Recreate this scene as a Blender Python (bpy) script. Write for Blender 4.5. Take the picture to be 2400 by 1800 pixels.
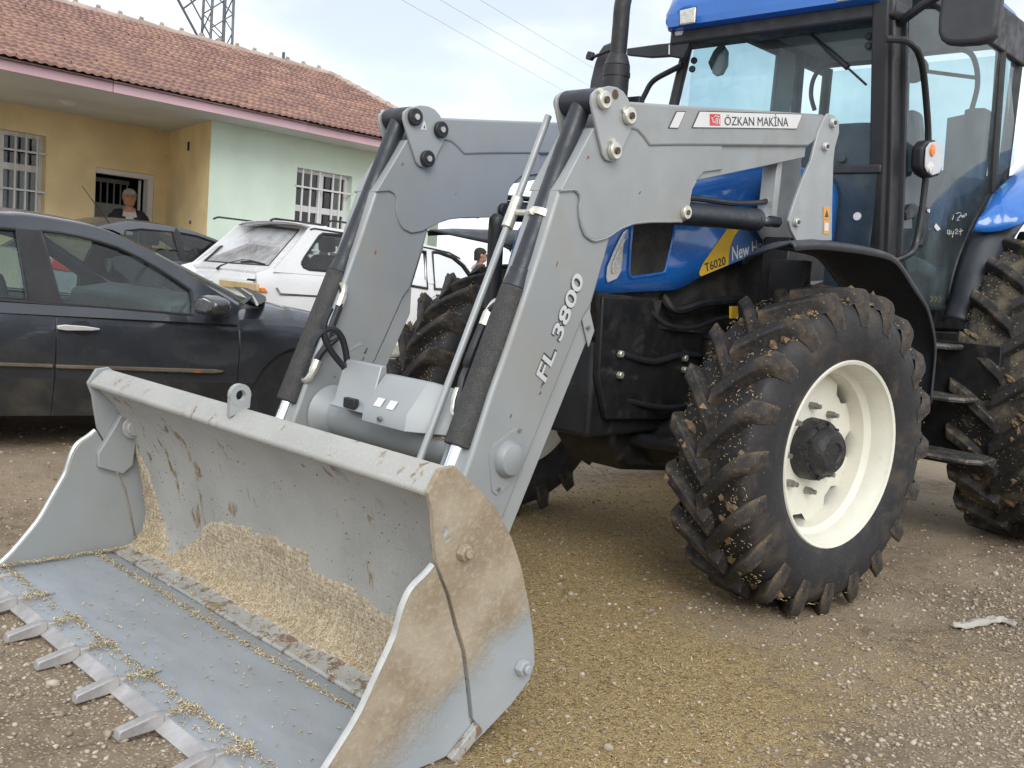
import bpy, bmesh, math, random
import numpy as np
from mathutils import Vector, Matrix

for _o in list(bpy.data.objects):
    bpy.data.objects.remove(_o)
scene = bpy.context.scene
COL = scene.collection
random.seed(7)
RNG = np.random.default_rng(11)

# ------------------------------------------------------------------ camera
FPX = 2260.0                        # focal length in pixels of the 2400 x 1800 photograph
CAM = np.array([0.0, 0.0, 1.24])    # metres above the yard
ROT = np.array([[0.6963388382, 0.0218422610, -0.7173807483],
                [-0.7131918225, 0.1330763563, -0.6882209730],
                [0.0804341139, 0.9908650761, 0.1082439573]])
cd = bpy.data.cameras.new("camera")
camera = bpy.data.objects.new("camera", cd)
COL.objects.link(camera)
cd.sensor_fit = 'HORIZONTAL'
cd.sensor_width = 36.0
cd.lens = 36.0 * FPX / 2400.0
cd.clip_start = 0.05
cd.clip_end = 3000.0
M4 = Matrix.Identity(4)
for _i in range(3):
    for _j in range(3):
        M4[_i][_j] = ROT[_i][_j]
    M4[_i][3] = CAM[_i]
camera.matrix_world = M4
scene.camera = camera
scene.render.resolution_x = 1024
scene.render.resolution_y = 768

# ------------------------------------------------------------------ world and sun
SUN_DIR = Vector((-0.52, -0.66, 0.60)).normalized()      # towards the sun
world = bpy.data.worlds.new("World")
scene.world = world
world.use_nodes = True
wn = world.node_tree
wn.nodes.clear()
w_out = wn.nodes.new('ShaderNodeOutputWorld')
w_bg = wn.nodes.new('ShaderNodeBackground')
w_sky = wn.nodes.new('ShaderNodeTexSky')
w_sky.sky_type = 'NISHITA'
w_sky.sun_disc = False
w_sky.sun_elevation = math.asin(SUN_DIR.z)
w_sky.sun_rotation = math.atan2(SUN_DIR.x, SUN_DIR.y)
w_sky.altitude = 900
w_sky.air_density = 1.0
w_sky.dust_density = 2.5
w_tc = wn.nodes.new('ShaderNodeTexCoord')
w_map = wn.nodes.new('ShaderNodeMapping')
w_map.inputs['Scale'].default_value = (1.0, 1.0, 2.4)
w_noise = wn.nodes.new('ShaderNodeTexNoise')
w_noise.inputs['Scale'].default_value = 2.3
w_noise.inputs['Detail'].default_value = 6
w_noise.inputs['Roughness'].default_value = 0.52
w_ramp = wn.nodes.new('ShaderNodeMapRange')
w_ramp.interpolation_type = 'SMOOTHSTEP'
w_ramp.inputs['From Min'].default_value = 0.34
w_ramp.inputs['From Max'].default_value = 0.60
w_ramp.inputs['To Min'].default_value = 0.48
w_ramp.inputs['To Max'].default_value = 1.0
w_mul = wn.nodes.new('ShaderNodeVectorMath')
w_mul.operation = 'SCALE'
w_mul.inputs['Scale'].default_value = 0.10
w_mix = wn.nodes.new('ShaderNodeMix')
w_mix.data_type = 'RGBA'
w_mix.inputs[7].default_value = (1.02, 1.05, 1.09, 1)      # cloud
wn.links.new(w_tc.outputs['Generated'], w_map.inputs['Vector'])
wn.links.new(w_map.outputs['Vector'], w_noise.inputs['Vector'])
wn.links.new(w_noise.outputs['Fac'], w_ramp.inputs['Value'])
wn.links.new(w_ramp.outputs['Result'], w_mix.inputs[0])
wn.links.new(w_sky.outputs['Color'], w_mul.inputs[0])
wn.links.new(w_mul.outputs['Vector'], w_mix.inputs[6])
wn.links.new(w_mix.outputs[2], w_bg.inputs['Color'])
w_bg.inputs['Strength'].default_value = 1.0
wn.links.new(w_bg.outputs['Background'], w_out.inputs['Surface'])

sl = bpy.data.lights.new("sun", 'SUN')
sl.energy = 1.45
sl.angle = math.radians(35)
sl.color = (1.0, 0.97, 0.92)
sun = bpy.data.objects.new("sun", sl)
COL.objects.link(sun)
sun.location = (-6, -5, 9)
sun.rotation_euler = SUN_DIR.to_track_quat('Z', 'Y').to_euler()

scene.view_settings.view_transform = 'Standard'
scene.view_settings.look = 'None'
scene.view_settings.gamma = 1.0
scene.view_settings.exposure = 0.36

# ------------------------------------------------------------------ pixel -> place helpers
def ray(px, py):
    v = ROT @ np.array([px - 1200.0, 900.0 - py, -FPX])
    return v / np.linalg.norm(v)

def on_plane(p, point, normal):
    d = ray(*p)
    n = np.asarray(normal, float)
    t = (np.dot(np.asarray(point, float) - CAM, n)) / np.dot(d, n)
    return CAM + d * t

def on_y(p, y): return on_plane(p, (0, y, 0), (0, 1, 0))
def on_x(p, x): return on_plane(p, (x, 0, 0), (1, 0, 0))
def on_z(p, z): return on_plane(p, (0, 0, z), (0, 0, 1))
def xz(ps, y): return [(q[0], q[2]) for q in (on_y(p, y) for p in ps)]
# enlarged views of the photograph used while measuring: name -> (x offset, y offset, scale)
_K = 800 / 2212.0
VIEWS = {1: (0, 0, _K), 2: (800, 0, _K), 3: (1600, 0, _K), 4: (0, 600, _K), 5: (800, 600, _K), 6: (1600, 600, _K),
         7: (0, 1200, _K), 8: (800, 1200, _K), 'g': (960, 400, _K / 2), 'h': (1360, 400, _K / 2),
         'q': (1360, 0, _K / 2), 't': (700, 780, _K / 2), 'r': (2000, 450, _K / 2), 's': (0, 480, _K / 2),
         'w': (440, 480, _K / 2), 'y': (2000, 0, _K / 2), 'a': (1240, 780, _K / 2)}
def V(view, *pts):
    ox, oy, k = VIEWS[view]
    return [(ox + x * k, oy + y * k) for x, y in pts]
def V1(view, x, y): return V(view, (x, y))[0]

# ------------------------------------------------------------------ materials
MATS = {}
def new_mat(name):
    m = bpy.data.materials.new(name)
    m.use_nodes = True
    nt = m.node_tree
    nt.nodes.clear()
    out = nt.nodes.new('ShaderNodeOutputMaterial')
    b = nt.nodes.new('ShaderNodeBsdfPrincipled')
    nt.links.new(b.outputs[0], out.inputs[0])
    MATS[name] = m
    return m, nt, b, out

def noise(nt, vec, scale, detail=4, rough=0.55, dist=0.0):
    n = nt.nodes.new('ShaderNodeTexNoise')
    n.inputs['Scale'].default_value = scale
    n.inputs['Detail'].default_value = detail
    n.inputs['Roughness'].default_value = rough
    n.inputs['Distortion'].default_value = dist
    if vec is not None:
        nt.links.new(vec, n.inputs['Vector'])
    return n.outputs['Fac']

def maprange(nt, val, a, b, c=0.0, d=1.0, smooth=True):
    n = nt.nodes.new('ShaderNodeMapRange')
    n.interpolation_type = 'SMOOTHSTEP' if smooth else 'LINEAR'
    nt.links.new(val, n.inputs['Value'])
    for k, v in zip(('From Min', 'From Max', 'To Min', 'To Max'), (a, b, c, d)):
        n.inputs[k].default_value = v
    return n.outputs['Result']

def mixcol(nt, fac, a, b):
    n = nt.nodes.new('ShaderNodeMix')
    n.data_type = 'RGBA'
    if isinstance(fac, (int, float)): n.inputs[0].default_value = fac
    else: nt.links.new(fac, n.inputs[0])
    for i, c in ((6, a), (7, b)):
        if isinstance(c, tuple): n.inputs[i].default_value = (c[0], c[1], c[2], 1)
        else: nt.links.new(c, n.inputs[i])
    return n.outputs[2]

def math_(nt, op, a, b=None):
    n = nt.nodes.new('ShaderNodeMath')
    n.operation = op
    for i, c in ((0, a), (1, b)):
        if c is None: continue
        if isinstance(c, (int, float)): n.inputs[i].default_value = c
        else: nt.links.new(c, n.inputs[i])
    return n.outputs[0]

def coords(nt, kind='Object', scale=None):
    t = nt.nodes.new('ShaderNodeTexCoord')
    o = t.outputs[kind]
    if scale:
        mp = nt.nodes.new('ShaderNodeMapping')
        mp.inputs['Scale'].default_value = scale
        nt.links.new(o, mp.inputs['Vector'])
        o = mp.outputs['Vector']
    return o

def pmat(name, col, rough=0.5, metal=0.0, var=0.12, vscale=6.0, bump=0.0, bscale=60.0, dirt=None, coat=0.0,
         spec=0.5, dirt2=None, stretch=None):
    """painted / plastic / rubber surface: colour drift, roughness drift, fine relief, patches of dirt"""
    m, nt, b, out = new_mat(name)
    v = coords(nt, 'Object', stretch)
    n1 = noise(nt, v, vscale, 5)
    dark = tuple(c * (1 - var) for c in col)
    lite = tuple(min(1, c * (1 + var)) for c in col)
    c = mixcol(nt, maprange(nt, n1, 0.3, 0.7), dark, lite)
    r = maprange(nt, noise(nt, v, vscale * 3, 4), 0.3, 0.7, max(0, rough - 0.1), min(1, rough + 0.12))
    for d in (dirt, dirt2):
        if d:
            dc, lo, hi, sc, amt = d
            f = maprange(nt, noise(nt, v, sc, 8, 0.65, 0.3), lo, hi, 0, amt)
            c = mixcol(nt, f, c, dc)
            mx = nt.nodes.new('ShaderNodeMix')
            nt.links.new(f, mx.inputs[0]); nt.links.new(r, mx.inputs[2]); mx.inputs[3].default_value = 0.92
            r = mx.outputs[0]
    nt.links.new(c, b.inputs['Base Color'])
    nt.links.new(r, b.inputs['Roughness'])
    b.inputs['Metallic'].default_value = metal
    b.inputs['Specular IOR Level'].default_value = spec
    if coat:
        b.inputs['Coat Weight'].default_value = coat
        b.inputs['Coat Roughness'].default_value = 0.06
    if bump:
        bp = nt.nodes.new('ShaderNodeBump')
        bp.inputs['Strength'].default_value = bump
        bp.inputs['Distance'].default_value = 0.01
        nt.links.new(noise(nt, v, bscale, 5, 0.6), bp.inputs['Height'])
        nt.links.new(bp.outputs[0], b.inputs['Normal'])
    return m

def glass_mat(name, tint, refl=1.0, rough=0.02, dust_haze=0.0, dust_haze_col=(0.5, 0.52, 0.5)):
    m, nt, b, out = new_mat(name)
    nt.nodes.remove(b)
    tr = nt.nodes.new('ShaderNodeBsdfTransparent')
    tr.inputs[0].default_value = (*tint, 1)
    gl = nt.nodes.new('ShaderNodeBsdfGlossy')
    gl.inputs['Roughness'].default_value = rough
    fr = nt.nodes.new('ShaderNodeFresnel')
    fr.inputs[0].default_value = 1.5
    mx = nt.nodes.new('ShaderNodeMixShader')
    nt.links.new(math_(nt, 'MULTIPLY', fr.outputs[0], refl), mx.inputs[0])
    nt.links.new(tr.outputs[0], mx.inputs[1]); nt.links.new(gl.outputs[0], mx.inputs[2])
    last = mx.outputs[0]
    if dust_haze:
        df = nt.nodes.new('ShaderNodeBsdfDiffuse')
        df.inputs[0].default_value = (*dust_haze_col, 1)
        m2 = nt.nodes.new('ShaderNodeMixShader')
        f = maprange(nt, noise(nt, coords(nt, 'Object'), 4.0, 6, 0.65), 0.3, 0.75, dust_haze * 0.5, dust_haze * 1.4)
        nt.links.new(f, m2.inputs[0]); nt.links.new(last, m2.inputs[1]); nt.links.new(df.outputs[0], m2.inputs[2])
        last = m2.outputs[0]
    nt.links.new(last, out.inputs[0])
    return m

def shiny_glass(name, tint, base):
    m = glass_mat(name, tint, 1.0, 0.02, 0.38, (0.74, 0.76, 0.80))  # pale diffuse layer painted in for the bright sky reflection
    nt = m.node_tree
    for n in nt.nodes:
        if n.type == 'MATH': 
            l = n.outputs[0].links[0].to_socket
            nt.links.new(math_(nt, 'ADD', n.outputs[0], base), l)
            break
    return m

def emit_mat(name, col, s):
    m, nt, b, out = new_mat(name)
    b.inputs['Base Color'].default_value = (*col, 1)
    b.inputs['Emission Color'].default_value = (*col, 1)
    b.inputs['Emission Strength'].default_value = s
    return m

STRAW = (0.42, 0.33, 0.19)
MUD = (0.20, 0.145, 0.085)
DUST = (0.36, 0.30, 0.21)
GREY = (0.312, 0.335, 0.345)
pmat('loader_paint', GREY, 0.42, 0.15, 0.05, 3.0, 0.03, 90, dirt=((0.33, 0.30, 0.24), 0.46, 0.78, 3.5, 0.45), dirt2=((0.20, 0.18, 0.15), 0.69, 0.76, 22.0, 0.35))
pmat('loader_paint_plain', (0.36, 0.38, 0.388), 0.4, 0.15, 0.04, 3.0, 0.02, 90, dirt=(DUST, 0.62, 0.85, 6.0, 0.25))
pmat('bucket_floor', (0.365, 0.40, 0.435), 0.42, 0.25, 0.06, 3.0, 0.04, 50, dirt=(STRAW, 0.60, 0.66, 70.0, 0.8), dirt2=((0.16, 0.17, 0.19), 0.70, 0.74, 9.0, 0.7), stretch=(3, 1, 1))
pmat('scuff', (0.12, 0.115, 0.11), 0.7, 0, 0.3, 80.0)
pmat('worn_steel', (0.43, 0.42, 0.42), 0.5, 0.4, 0.2, 12.0, 0.2, 60, dirt=(MUD, 0.60, 0.75, 14.0, 0.4))
pmat('bright_edge', (0.56, 0.57, 0.56), 0.35, 0.5, 0.08, 20.0)
pmat('chrome', (0.82, 0.84, 0.87), 0.12, 1.0, 0.03, 8.0)
pmat('zinc', (0.66, 0.65, 0.58), 0.38, 0.7, 0.12, 25.0, dirt=(MUD, 0.62, 0.75, 30.0, 0.6))
pmat('pin_grease', (0.10, 0.07, 0.045), 0.6, 0.2, 0.4, 60.0)
pmat('cylinder_paint', (0.022, 0.027, 0.036), 0.42, 0.0, 0.15, 8.0, 0.05, 120, dirt=((0.24, 0.21, 0.16), 0.66, 0.74, 120.0, 0.3))
pmat('cylinder_dusty', (0.024, 0.026, 0.030), 0.6, 0.0, 0.2, 8.0, 0.25, 300, dirt=((0.22, 0.195, 0.15), 0.45, 0.70, 330.0, 0.50))
pmat('black_paint', (0.012, 0.013, 0.015), 0.5, 0.0, 0.2, 6.0, 0.08, 60, dirt=((0.10, 0.085, 0.06), 0.55, 0.75, 9.0, 0.45))
pmat('black_plastic', (0.020, 0.022, 0.027), 0.45, 0.0, 0.12, 6.0, 0.06, 300, dirt=((0.14, 0.12, 0.09), 0.66, 0.8, 30.0, 0.4))
pmat('fender_plastic', (0.035, 0.040, 0.050), 0.42, 0.0, 0.12, 5.0, 0.05, 300, dirt=((0.16, 0.14, 0.11), 0.62, 0.72, 40.0, 0.4))
pmat('rubber', (0.018, 0.018, 0.021), 0.62, 0.0, 0.25, 5.0, 0.25, 45, dirt=((0.13, 0.10, 0.066), 0.48, 0.74, 6.0, 0.55), dirt2=((0.46, 0.40, 0.29), 0.655, 0.71, 110.0, 0.8))
pmat('lug_rubber', (0.026, 0.024, 0.024), 0.72, 0.0, 0.35, 8.0, 0.6, 45, dirt=((0.14, 0.10, 0.062), 0.46, 0.68, 8.0, 0.75), dirt2=((0.5, 0.42, 0.28), 0.63, 0.69, 90.0, 0.8))
pmat('rear_rubber', (0.024, 0.023, 0.022), 0.7, 0.0, 0.3, 6.0, 0.5, 40, dirt=((0.17, 0.14, 0.095), 0.45, 0.66, 6.0, 0.75), dirt2=((0.36, 0.32, 0.23), 0.61, 0.69, 40.0, 0.75))
pmat('rim_cream', (0.73, 0.72, 0.63), 0.35, 0.0, 0.05, 5.0, 0.03, 60, dirt=((0.40, 0.34, 0.22), 0.60, 0.78, 12.0, 0.4))
pmat('hub_black', (0.020, 0.020, 0.022), 0.5, 0.0, 0.3, 12.0, 0.4, 90, dirt=((0.30, 0.27, 0.22), 0.60, 0.70, 60.0, 0.45))
pmat('bolt_steel', (0.28, 0.27, 0.25), 0.45, 0.7, 0.2, 30.0)
pmat('tractor_blue', (0.018, 0.155, 0.55), 0.20, 0.0, 0.06, 3.0, coat=0.7, dirt=((0.16, 0.18, 0.22), 0.60, 0.85, 3.0, 0.18))
pmat('decal_yellow', (0.72, 0.45, 0.035), 0.35, 0, 0.03, 5.0)
pmat('decal_blue', (0.075, 0.16, 0.36), 0.35, 0, 0.05, 5.0)
pmat('decal_white', (0.72, 0.72, 0.73), 0.4, 0, 0.02, 5.0)
pmat('decal_black', (0.03, 0.032, 0.036), 0.4, 0, 0.02, 5.0)
pmat('decal_red', (0.62, 0.05, 0.035), 0.4, 0, 0.03, 5.0)
pmat('decal_orange', (0.80, 0.36, 0.02), 0.4, 0, 0.03, 5.0)
pmat('decal_silver', (0.58, 0.60, 0.62), 0.35, 0.1, 0.03, 5.0)
pmat('marker_white', (0.62, 0.66, 0.66), 0.6, 0, 0.03, 5.0)
pmat('mesh_black', (0.018, 0.018, 0.019), 0.6, 0, 0.3, 30.0, 0.5, 400, dirt=((0.13, 0.11, 0.085), 0.40, 0.75, 6.0, 0.6))
pmat('cab_frame', (0.026, 0.027, 0.031), 0.5, 0, 0.1, 6.0, 0.04, 200)
pmat('cab_liner', (0.34, 0.36, 0.36), 0.8, 0, 0.06, 6.0)
pmat('cab_dark', (0.05, 0.055, 0.065), 0.6, 0, 0.1, 6.0)
pmat('seat_blue', (0.035, 0.06, 0.10), 0.85, 0, 0.1, 20.0)
pmat('lamp_lens', (0.70, 0.70, 0.66), 0.12, 0.2, 0.15, 40.0, 0.4, 90)
pmat('amber', (0.80, 0.22, 0.03), 0.15, 0, 0.1, 30.0, 0.3, 90)
pmat('red_lens', (0.42, 0.03, 0.03), 0.15, 0, 0.15, 30.0, 0.3, 90)
pmat('mirror_shell', (0.045, 0.047, 0.055), 0.55, 0, 0.1, 8.0, 0.1, 400)
pmat('chaff', (0.57, 0.49, 0.365), 0.95, 0, 0.30, 70.0, 1.0, 150, dirt=((0.30, 0.22, 0.13), 0.54, 0.72, 12.0, 0.6), dirt2=((0.26, 0.19, 0.11), 0.58, 0.66, 85.0, 0.55))
pmat('straw_a', (0.60, 0.47, 0.25), 0.8, 0, 0.2, 15.0)
pmat('straw_b', (0.44, 0.32, 0.165), 0.85, 0, 0.2, 15.0)
pmat('straw_c', (0.68, 0.60, 0.41), 0.8, 0, 0.2, 15.0)
pmat('mud_clod', (0.17, 0.115, 0.065), 0.95, 0, 0.35, 30.0, 0.8, 80, dirt=(STRAW, 0.55, 0.68, 90.0, 0.6))
glass_mat('cab_glass', (0.68, 0.84, 0.87), 0.9, 0.02, 0.10, (0.50, 0.63, 0.66))  # teal diffuse layer paints haze over the cab panes
glass_mat('car_glass', (0.66, 0.79, 0.78), 1.0, 0.01, 0.03)
shiny_glass('shiny_glass', (0.70, 0.74, 0.76), 0.60)
glass_mat('clear_glass', (0.80, 0.84, 0.84), 1.2, 0.01, 0.03)

# ------------------------------------------------------------------ mesh building
class MB:
    def __init__(s):
        s.v = []; s.f = []; s.mi = []
    def add(s, verts, faces, mi=0):
        n = len(s.v)
        s.v.extend([tuple(float(c) for c in p) for p in verts])
        s.f.extend([tuple(i + n for i in f) for f in faces])
        s.mi.extend([mi] * len(faces))
        return s
    def box(s, lo, hi, mi=0):
        (a, b, c), (d, e, f) = lo, hi
        return s.add([(a, b, c), (d, b, c), (d, e, c), (a, e, c), (a, b, f), (d, b, f), (d, e, f), (a, e, f)],
                     [(0, 3, 2, 1), (4, 5, 6, 7), (0, 1, 5, 4), (1, 2, 6, 5), (2, 3, 7, 6), (3, 0, 4, 7)], mi)
    def obox(s, c, ax, ay, az, mi=0):
        c, ax, ay, az = (np.asarray(q, float) for q in (c, ax, ay, az))
        vs = [c + i * ax + j * ay + k * az for k in (-1, 1) for j in (-1, 1) for i in (-1, 1)]
        return s.add(vs, [(0, 2, 3, 1), (4, 5, 7, 6), (0, 1, 5, 4), (1, 3, 7, 5), (3, 2, 6, 7), (2, 0, 4, 6)], mi)
    def prism(s, poly, y0, y1, mi=0):
        n = len(poly)
        vs = [(x, y0, z) for x, z in poly] + [(x, y1, z) for x, z in poly]
        fs = [tuple(range(n)), tuple(range(2 * n - 1, n - 1, -1))]
        fs += [(i, i + n, (i + 1) % n + n, (i + 1) % n) for i in range(n)]
        return s.add(vs, fs, mi)
    def extrude(s, pts, vec, mi=0):
        n = len(pts); vec = np.asarray(vec, float)
        vs = [np.asarray(p, float) for p in pts] + [np.asarray(p, float) + vec for p in pts]
        fs = [tuple(range(n)), tuple(range(2 * n - 1, n - 1, -1))]
        fs += [(i, i + n, (i + 1) % n + n, (i + 1) % n) for i in range(n)]
        return s.add(vs, fs, mi)
    def tube(s, pts, r, n=10, caps=True, mi=0):
        P = [np.asarray(p, float) for p in pts]
        rs = r if isinstance(r, (list, tuple)) else [r] * len(P)
        rings = []; up = None
        for i, p in enumerate(P):
            t = P[min(i + 1, len(P) - 1)] - P[max(i - 1, 0)]
            t = t / (np.linalg.norm(t) + 1e-12)
            if up is None:
                up = np.array([0, 0, 1.0]) if abs(t[2]) < 0.9 else np.array([1.0, 0, 0])
            a = np.cross(t, up); a /= np.linalg.norm(a) + 1e-12
            b = np.cross(a, t); up = b
            rings.append([p + rs[i] * (math.cos(2 * math.pi * k / n) * a + math.sin(2 * math.pi * k / n) * b) for k in range(n)])
        vs = [q for ring in rings for q in ring]
        fs = [(i * n + k, i * n + (k + 1) % n, (i + 1) * n + (k + 1) % n, (i + 1) * n + k) for i in range(len(P) - 1) for k in range(n)]
        if caps:
            fs += [tuple(range(n - 1, -1, -1)), tuple(range((len(P) - 1) * n, len(P) * n))]
        return s.add(vs, fs, mi)
    def cyl(s, p0, p1, r0, r1=None, n=20, mi=0):
        return s.tube([p0, p1], [r0, r0 if r1 is None else r1], n, True, mi)
    def lathe(s, prof, c, axis, n=48, mi=0, closed=False):
        """prof: (distance along axis, radius)"""
        axis = np.asarray(axis, float); axis /= np.linalg.norm(axis)
        up = np.array([0, 0, 1.0]) if abs(axis[2]) < 0.9 else np.array([1.0, 0, 0])
        a = np.cross(axis, up); a /= np.linalg.norm(a); b = np.cross(a, axis)
        c = np.asarray(c, float)
        vs = [c + axis * h + r * (math.cos(2 * math.pi * k / n) * a + math.sin(2 * math.pi * k / n) * b) for h, r in prof for k in range(n)]
        m = len(prof)
        rng = range(m if closed else m - 1)
        fs = [(i * n + k, i * n + (k + 1) % n, ((i + 1) % m) * n + (k + 1) % n, ((i + 1) % m) * n + k) for i in rng for k in range(n)]
        if not closed:
            if prof[0][1] > 1e-6: fs.append(tuple(range(n - 1, -1, -1)))
            if prof[-1][1] > 1e-6: fs.append(tuple(range((m - 1) * n, m * n)))
        return s.add(vs, fs, mi)
    def grid(s, P, mi=0, wrap=False):
        """P[i][j] points"""
        h = len(P); w = len(P[0])
        vs = [q for row in P for q in row]
        fs = []
        for i in range(h - 1):
            for j in range(w if wrap else w - 1):
                fs.append((i * w + j, i * w + (j + 1) % w, (i + 1) * w + (j + 1) % w, (i + 1) * w + j))
        return s.add(vs, fs, mi)
    def build(s, name, mat, parent=None, bevel=0.0, smooth=35, seg=2, local=False, fix=True):
        me = bpy.data.meshes.new(name)
        me.from_pydata(s.v, [], s.f)
        mats = mat if isinstance(mat, (list, tuple)) else [mat]
        for m in mats:
            me.materials.append(MATS[m])
        if len(mats) > 1:
            me.polygons.foreach_set('material_index', s.mi)
        if fix:
            bm = bmesh.new(); bm.from_mesh(me)
            bmesh.ops.recalc_face_normals(bm, faces=bm.faces)
            bm.to_mesh(me); bm.free()
        if smooth:
            me.polygons.foreach_set('use_smooth', [True] * len(me.polygons))
            me.set_sharp_from_angle(angle=math.radians(smooth))
        me.update()
        return place(bpy.data.objects.new(name, me), parent, bevel, seg, local)

def place(o, parent=None, bevel=0.0, seg=2, local=False):
    COL.objects.link(o)
    if parent is not None:
        o.parent = parent
        if not local:
            o.matrix_parent_inverse = world_of(parent).inverted()
    if bevel:
        b = o.modifiers.new('bevel', 'BEVEL')
        b.width = bevel; b.segments = seg; b.limit_method = 'ANGLE'; b.angle_limit = math.radians(40)
        b.use_clamp_overlap = True
    return o

def world_of(o):
    m = o.matrix_basis.copy()
    if o.parent is not None:
        m = world_of(o.parent) @ o.matrix_parent_inverse @ m
    return m

def tag(o, label, cat=None, group=None, kind=None):
    if label: o['label'] = label
    if cat: o['category'] = cat
    if group: o['group'] = group
    if kind: o['kind'] = kind
    return o

def empty(name, loc, rz=0.0, ry=0.0, parent=None, local=False):
    e = bpy.data.objects.new(name, None)
    e.location = loc
    e.rotation_euler = (0, ry, rz)
    e.empty_display_size = 0.2
    COL.objects.link(e)
    if parent is not None:
        e.parent = parent
        if not local:
            e.matrix_parent_inverse = world_of(parent).inverted()
    return e

def dup(o, parent, loc=None, rot=None, name=None):
    c = o.copy()
    COL.objects.link(c)
    c.parent = parent
    if name: c.name = name
    if loc is not None: c.location = loc
    if rot is not None: c.rotation_euler = rot
    return c

def bake(o):
    """replace an object's mesh by its evaluated mesh and drop the modifiers"""
    dg = bpy.context.evaluated_depsgraph_get()
    me = bpy.data.meshes.new_from_object(o.evaluated_get(dg), depsgraph=dg)
    o.modifiers.clear()
    o.data = me
    return o

def text_mesh(name, txt, quad, normal, mat, parent, bold=0.0, lift=0.003):
    """lettering laid flat on a surface: quad = BL, BR, TR, TL in the place"""
    cu = bpy.data.curves.new(name, 'FONT')
    cu.body = txt
    cu.size = 1.0
    cu.offset = bold
    cu.resolution_u = 4
    to = bpy.data.objects.new(name, cu)
    COL.objects.link(to)
    dg = bpy.context.evaluated_depsgraph_get()
    me = bpy.data.meshes.new_from_object(to.evaluated_get(dg), depsgraph=dg)
    bpy.data.objects.remove(to)
    co = np.empty(len(me.vertices) * 3); me.vertices.foreach_get('co', co); co = co.reshape(-1, 3)
    lo = co.min(0); hi = co.max(0)
    u = ((co[:, 0] - lo[0]) / (hi[0] - lo[0]))[:, None]; v = ((co[:, 1] - lo[1]) / (hi[1] - lo[1]))[:, None]
    q = [np.asarray(p, float) for p in quad]
    P = (1 - u) * (1 - v) * q[0] + u * (1 - v) * q[1] + u * v * q[2] + (1 - u) * v * q[3]
    P = P + np.asarray(normal, float) * lift
    me.vertices.foreach_set('co', P.ravel())
    me.materials.clear(); me.materials.append(MATS[mat])
    me.update()
    o = bpy.data.objects.new(name, me)
    return place(o, parent)

def flat(name, pts, normal, lift, mat, parent, local=False):
    n = np.asarray(normal, float) * lift
    return MB().add([np.asarray(p, float) + n for p in pts], [tuple(range(len(pts)))]).build(name, mat, parent, smooth=0, local=local, fix=False)

def outline_flat(name, pts, normal, mat_line, mat_fill, parent, w=0.004):
    """sticker with a dark outline: two sheets"""
    c = np.mean([np.asarray(p, float) for p in pts], 0)
    a = flat(name, pts, normal, 0.0022, mat_line, parent)
    ins = []
    n = len(pts); P = [np.asarray(p, float) for p in pts]
    for i in range(n):
        e1 = P[i] - P[i - 1]; e2 = P[(i + 1) % n] - P[i]
        e1 /= np.linalg.norm(e1); e2 /= np.linalg.norm(e2)
        dsin = abs(np.dot(np.cross(e1, e2), normal)) + 0.05
        ins.append(P[i] + (e2 - e1) * w / dsin)
    b = flat(name + '_face', ins, normal, 0.0034, mat_fill, parent)
    return a, b

def arcpts(c, r, a0, a1, n):
    return [(c[0] + r * math.cos(a0 + (a1 - a0) * i / n), c[1] + r * math.sin(a0 + (a1 - a0) * i / n)) for i in range(n + 1)]

def smooth_curve(pts, n=6):
    """Catmull-Rom through points of any dimension"""
    P = [np.asarray(p, float) for p in pts]
    out = []
    for i in range(len(P) - 1):
        p0 = P[max(i - 1, 0)]; p1 = P[i]; p2 = P[i + 1]; p3 = P[min(i + 2, len(P) - 1)]
        for k in range(n):
            t = k / n
            out.append(0.5 * ((2 * p1) + (-p0 + p2) * t + (2 * p0 - 5 * p1 + 4 * p2 - p3) * t * t + (-p0 + 3 * p1 - 3 * p2 + p3) * t ** 3))
    out.append(P[-1])
    return out

# smooth random field for terrain and scatter
_ph = RNG.uniform(0, 6.283, (40, 2)); _dr = RNG.normal(size=(40, 2)); _dr /= np.linalg.norm(_dr, axis=1)[:, None]
def field(x, y, freq=1.0, octaves=4, seed=0):
    s = 0.0; a = 1.0; t = 0.0
    for o in range(octaves):
        q = 0.0
        for k in range(5):
            i = (o * 5 + k + seed * 7) % 40
            q = q + np.sin((x * _dr[i, 0] + y * _dr[i, 1]) * freq * (1 + 0.21 * k) + _ph[i, 0])
        s = s + a * q / 5; t += a; a *= 0.55; freq *= 1.93
    return s / t
def sstep(a, b, x):
    t = np.clip((x - a) / (b - a), 0, 1)
    return t * t * (3 - 2 * t)
def ground_base(x, y):
    near = sstep(4.1, 5.1, y) * (0.06 + 0.05 * np.clip(3.5 - x, -0.5, 3.2))
    far = sstep(6.6, 8.0, y)
    return near * (1 - far) + 0.14 * far
CY = 2.6936          # the tractor's centre plane, y

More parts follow.
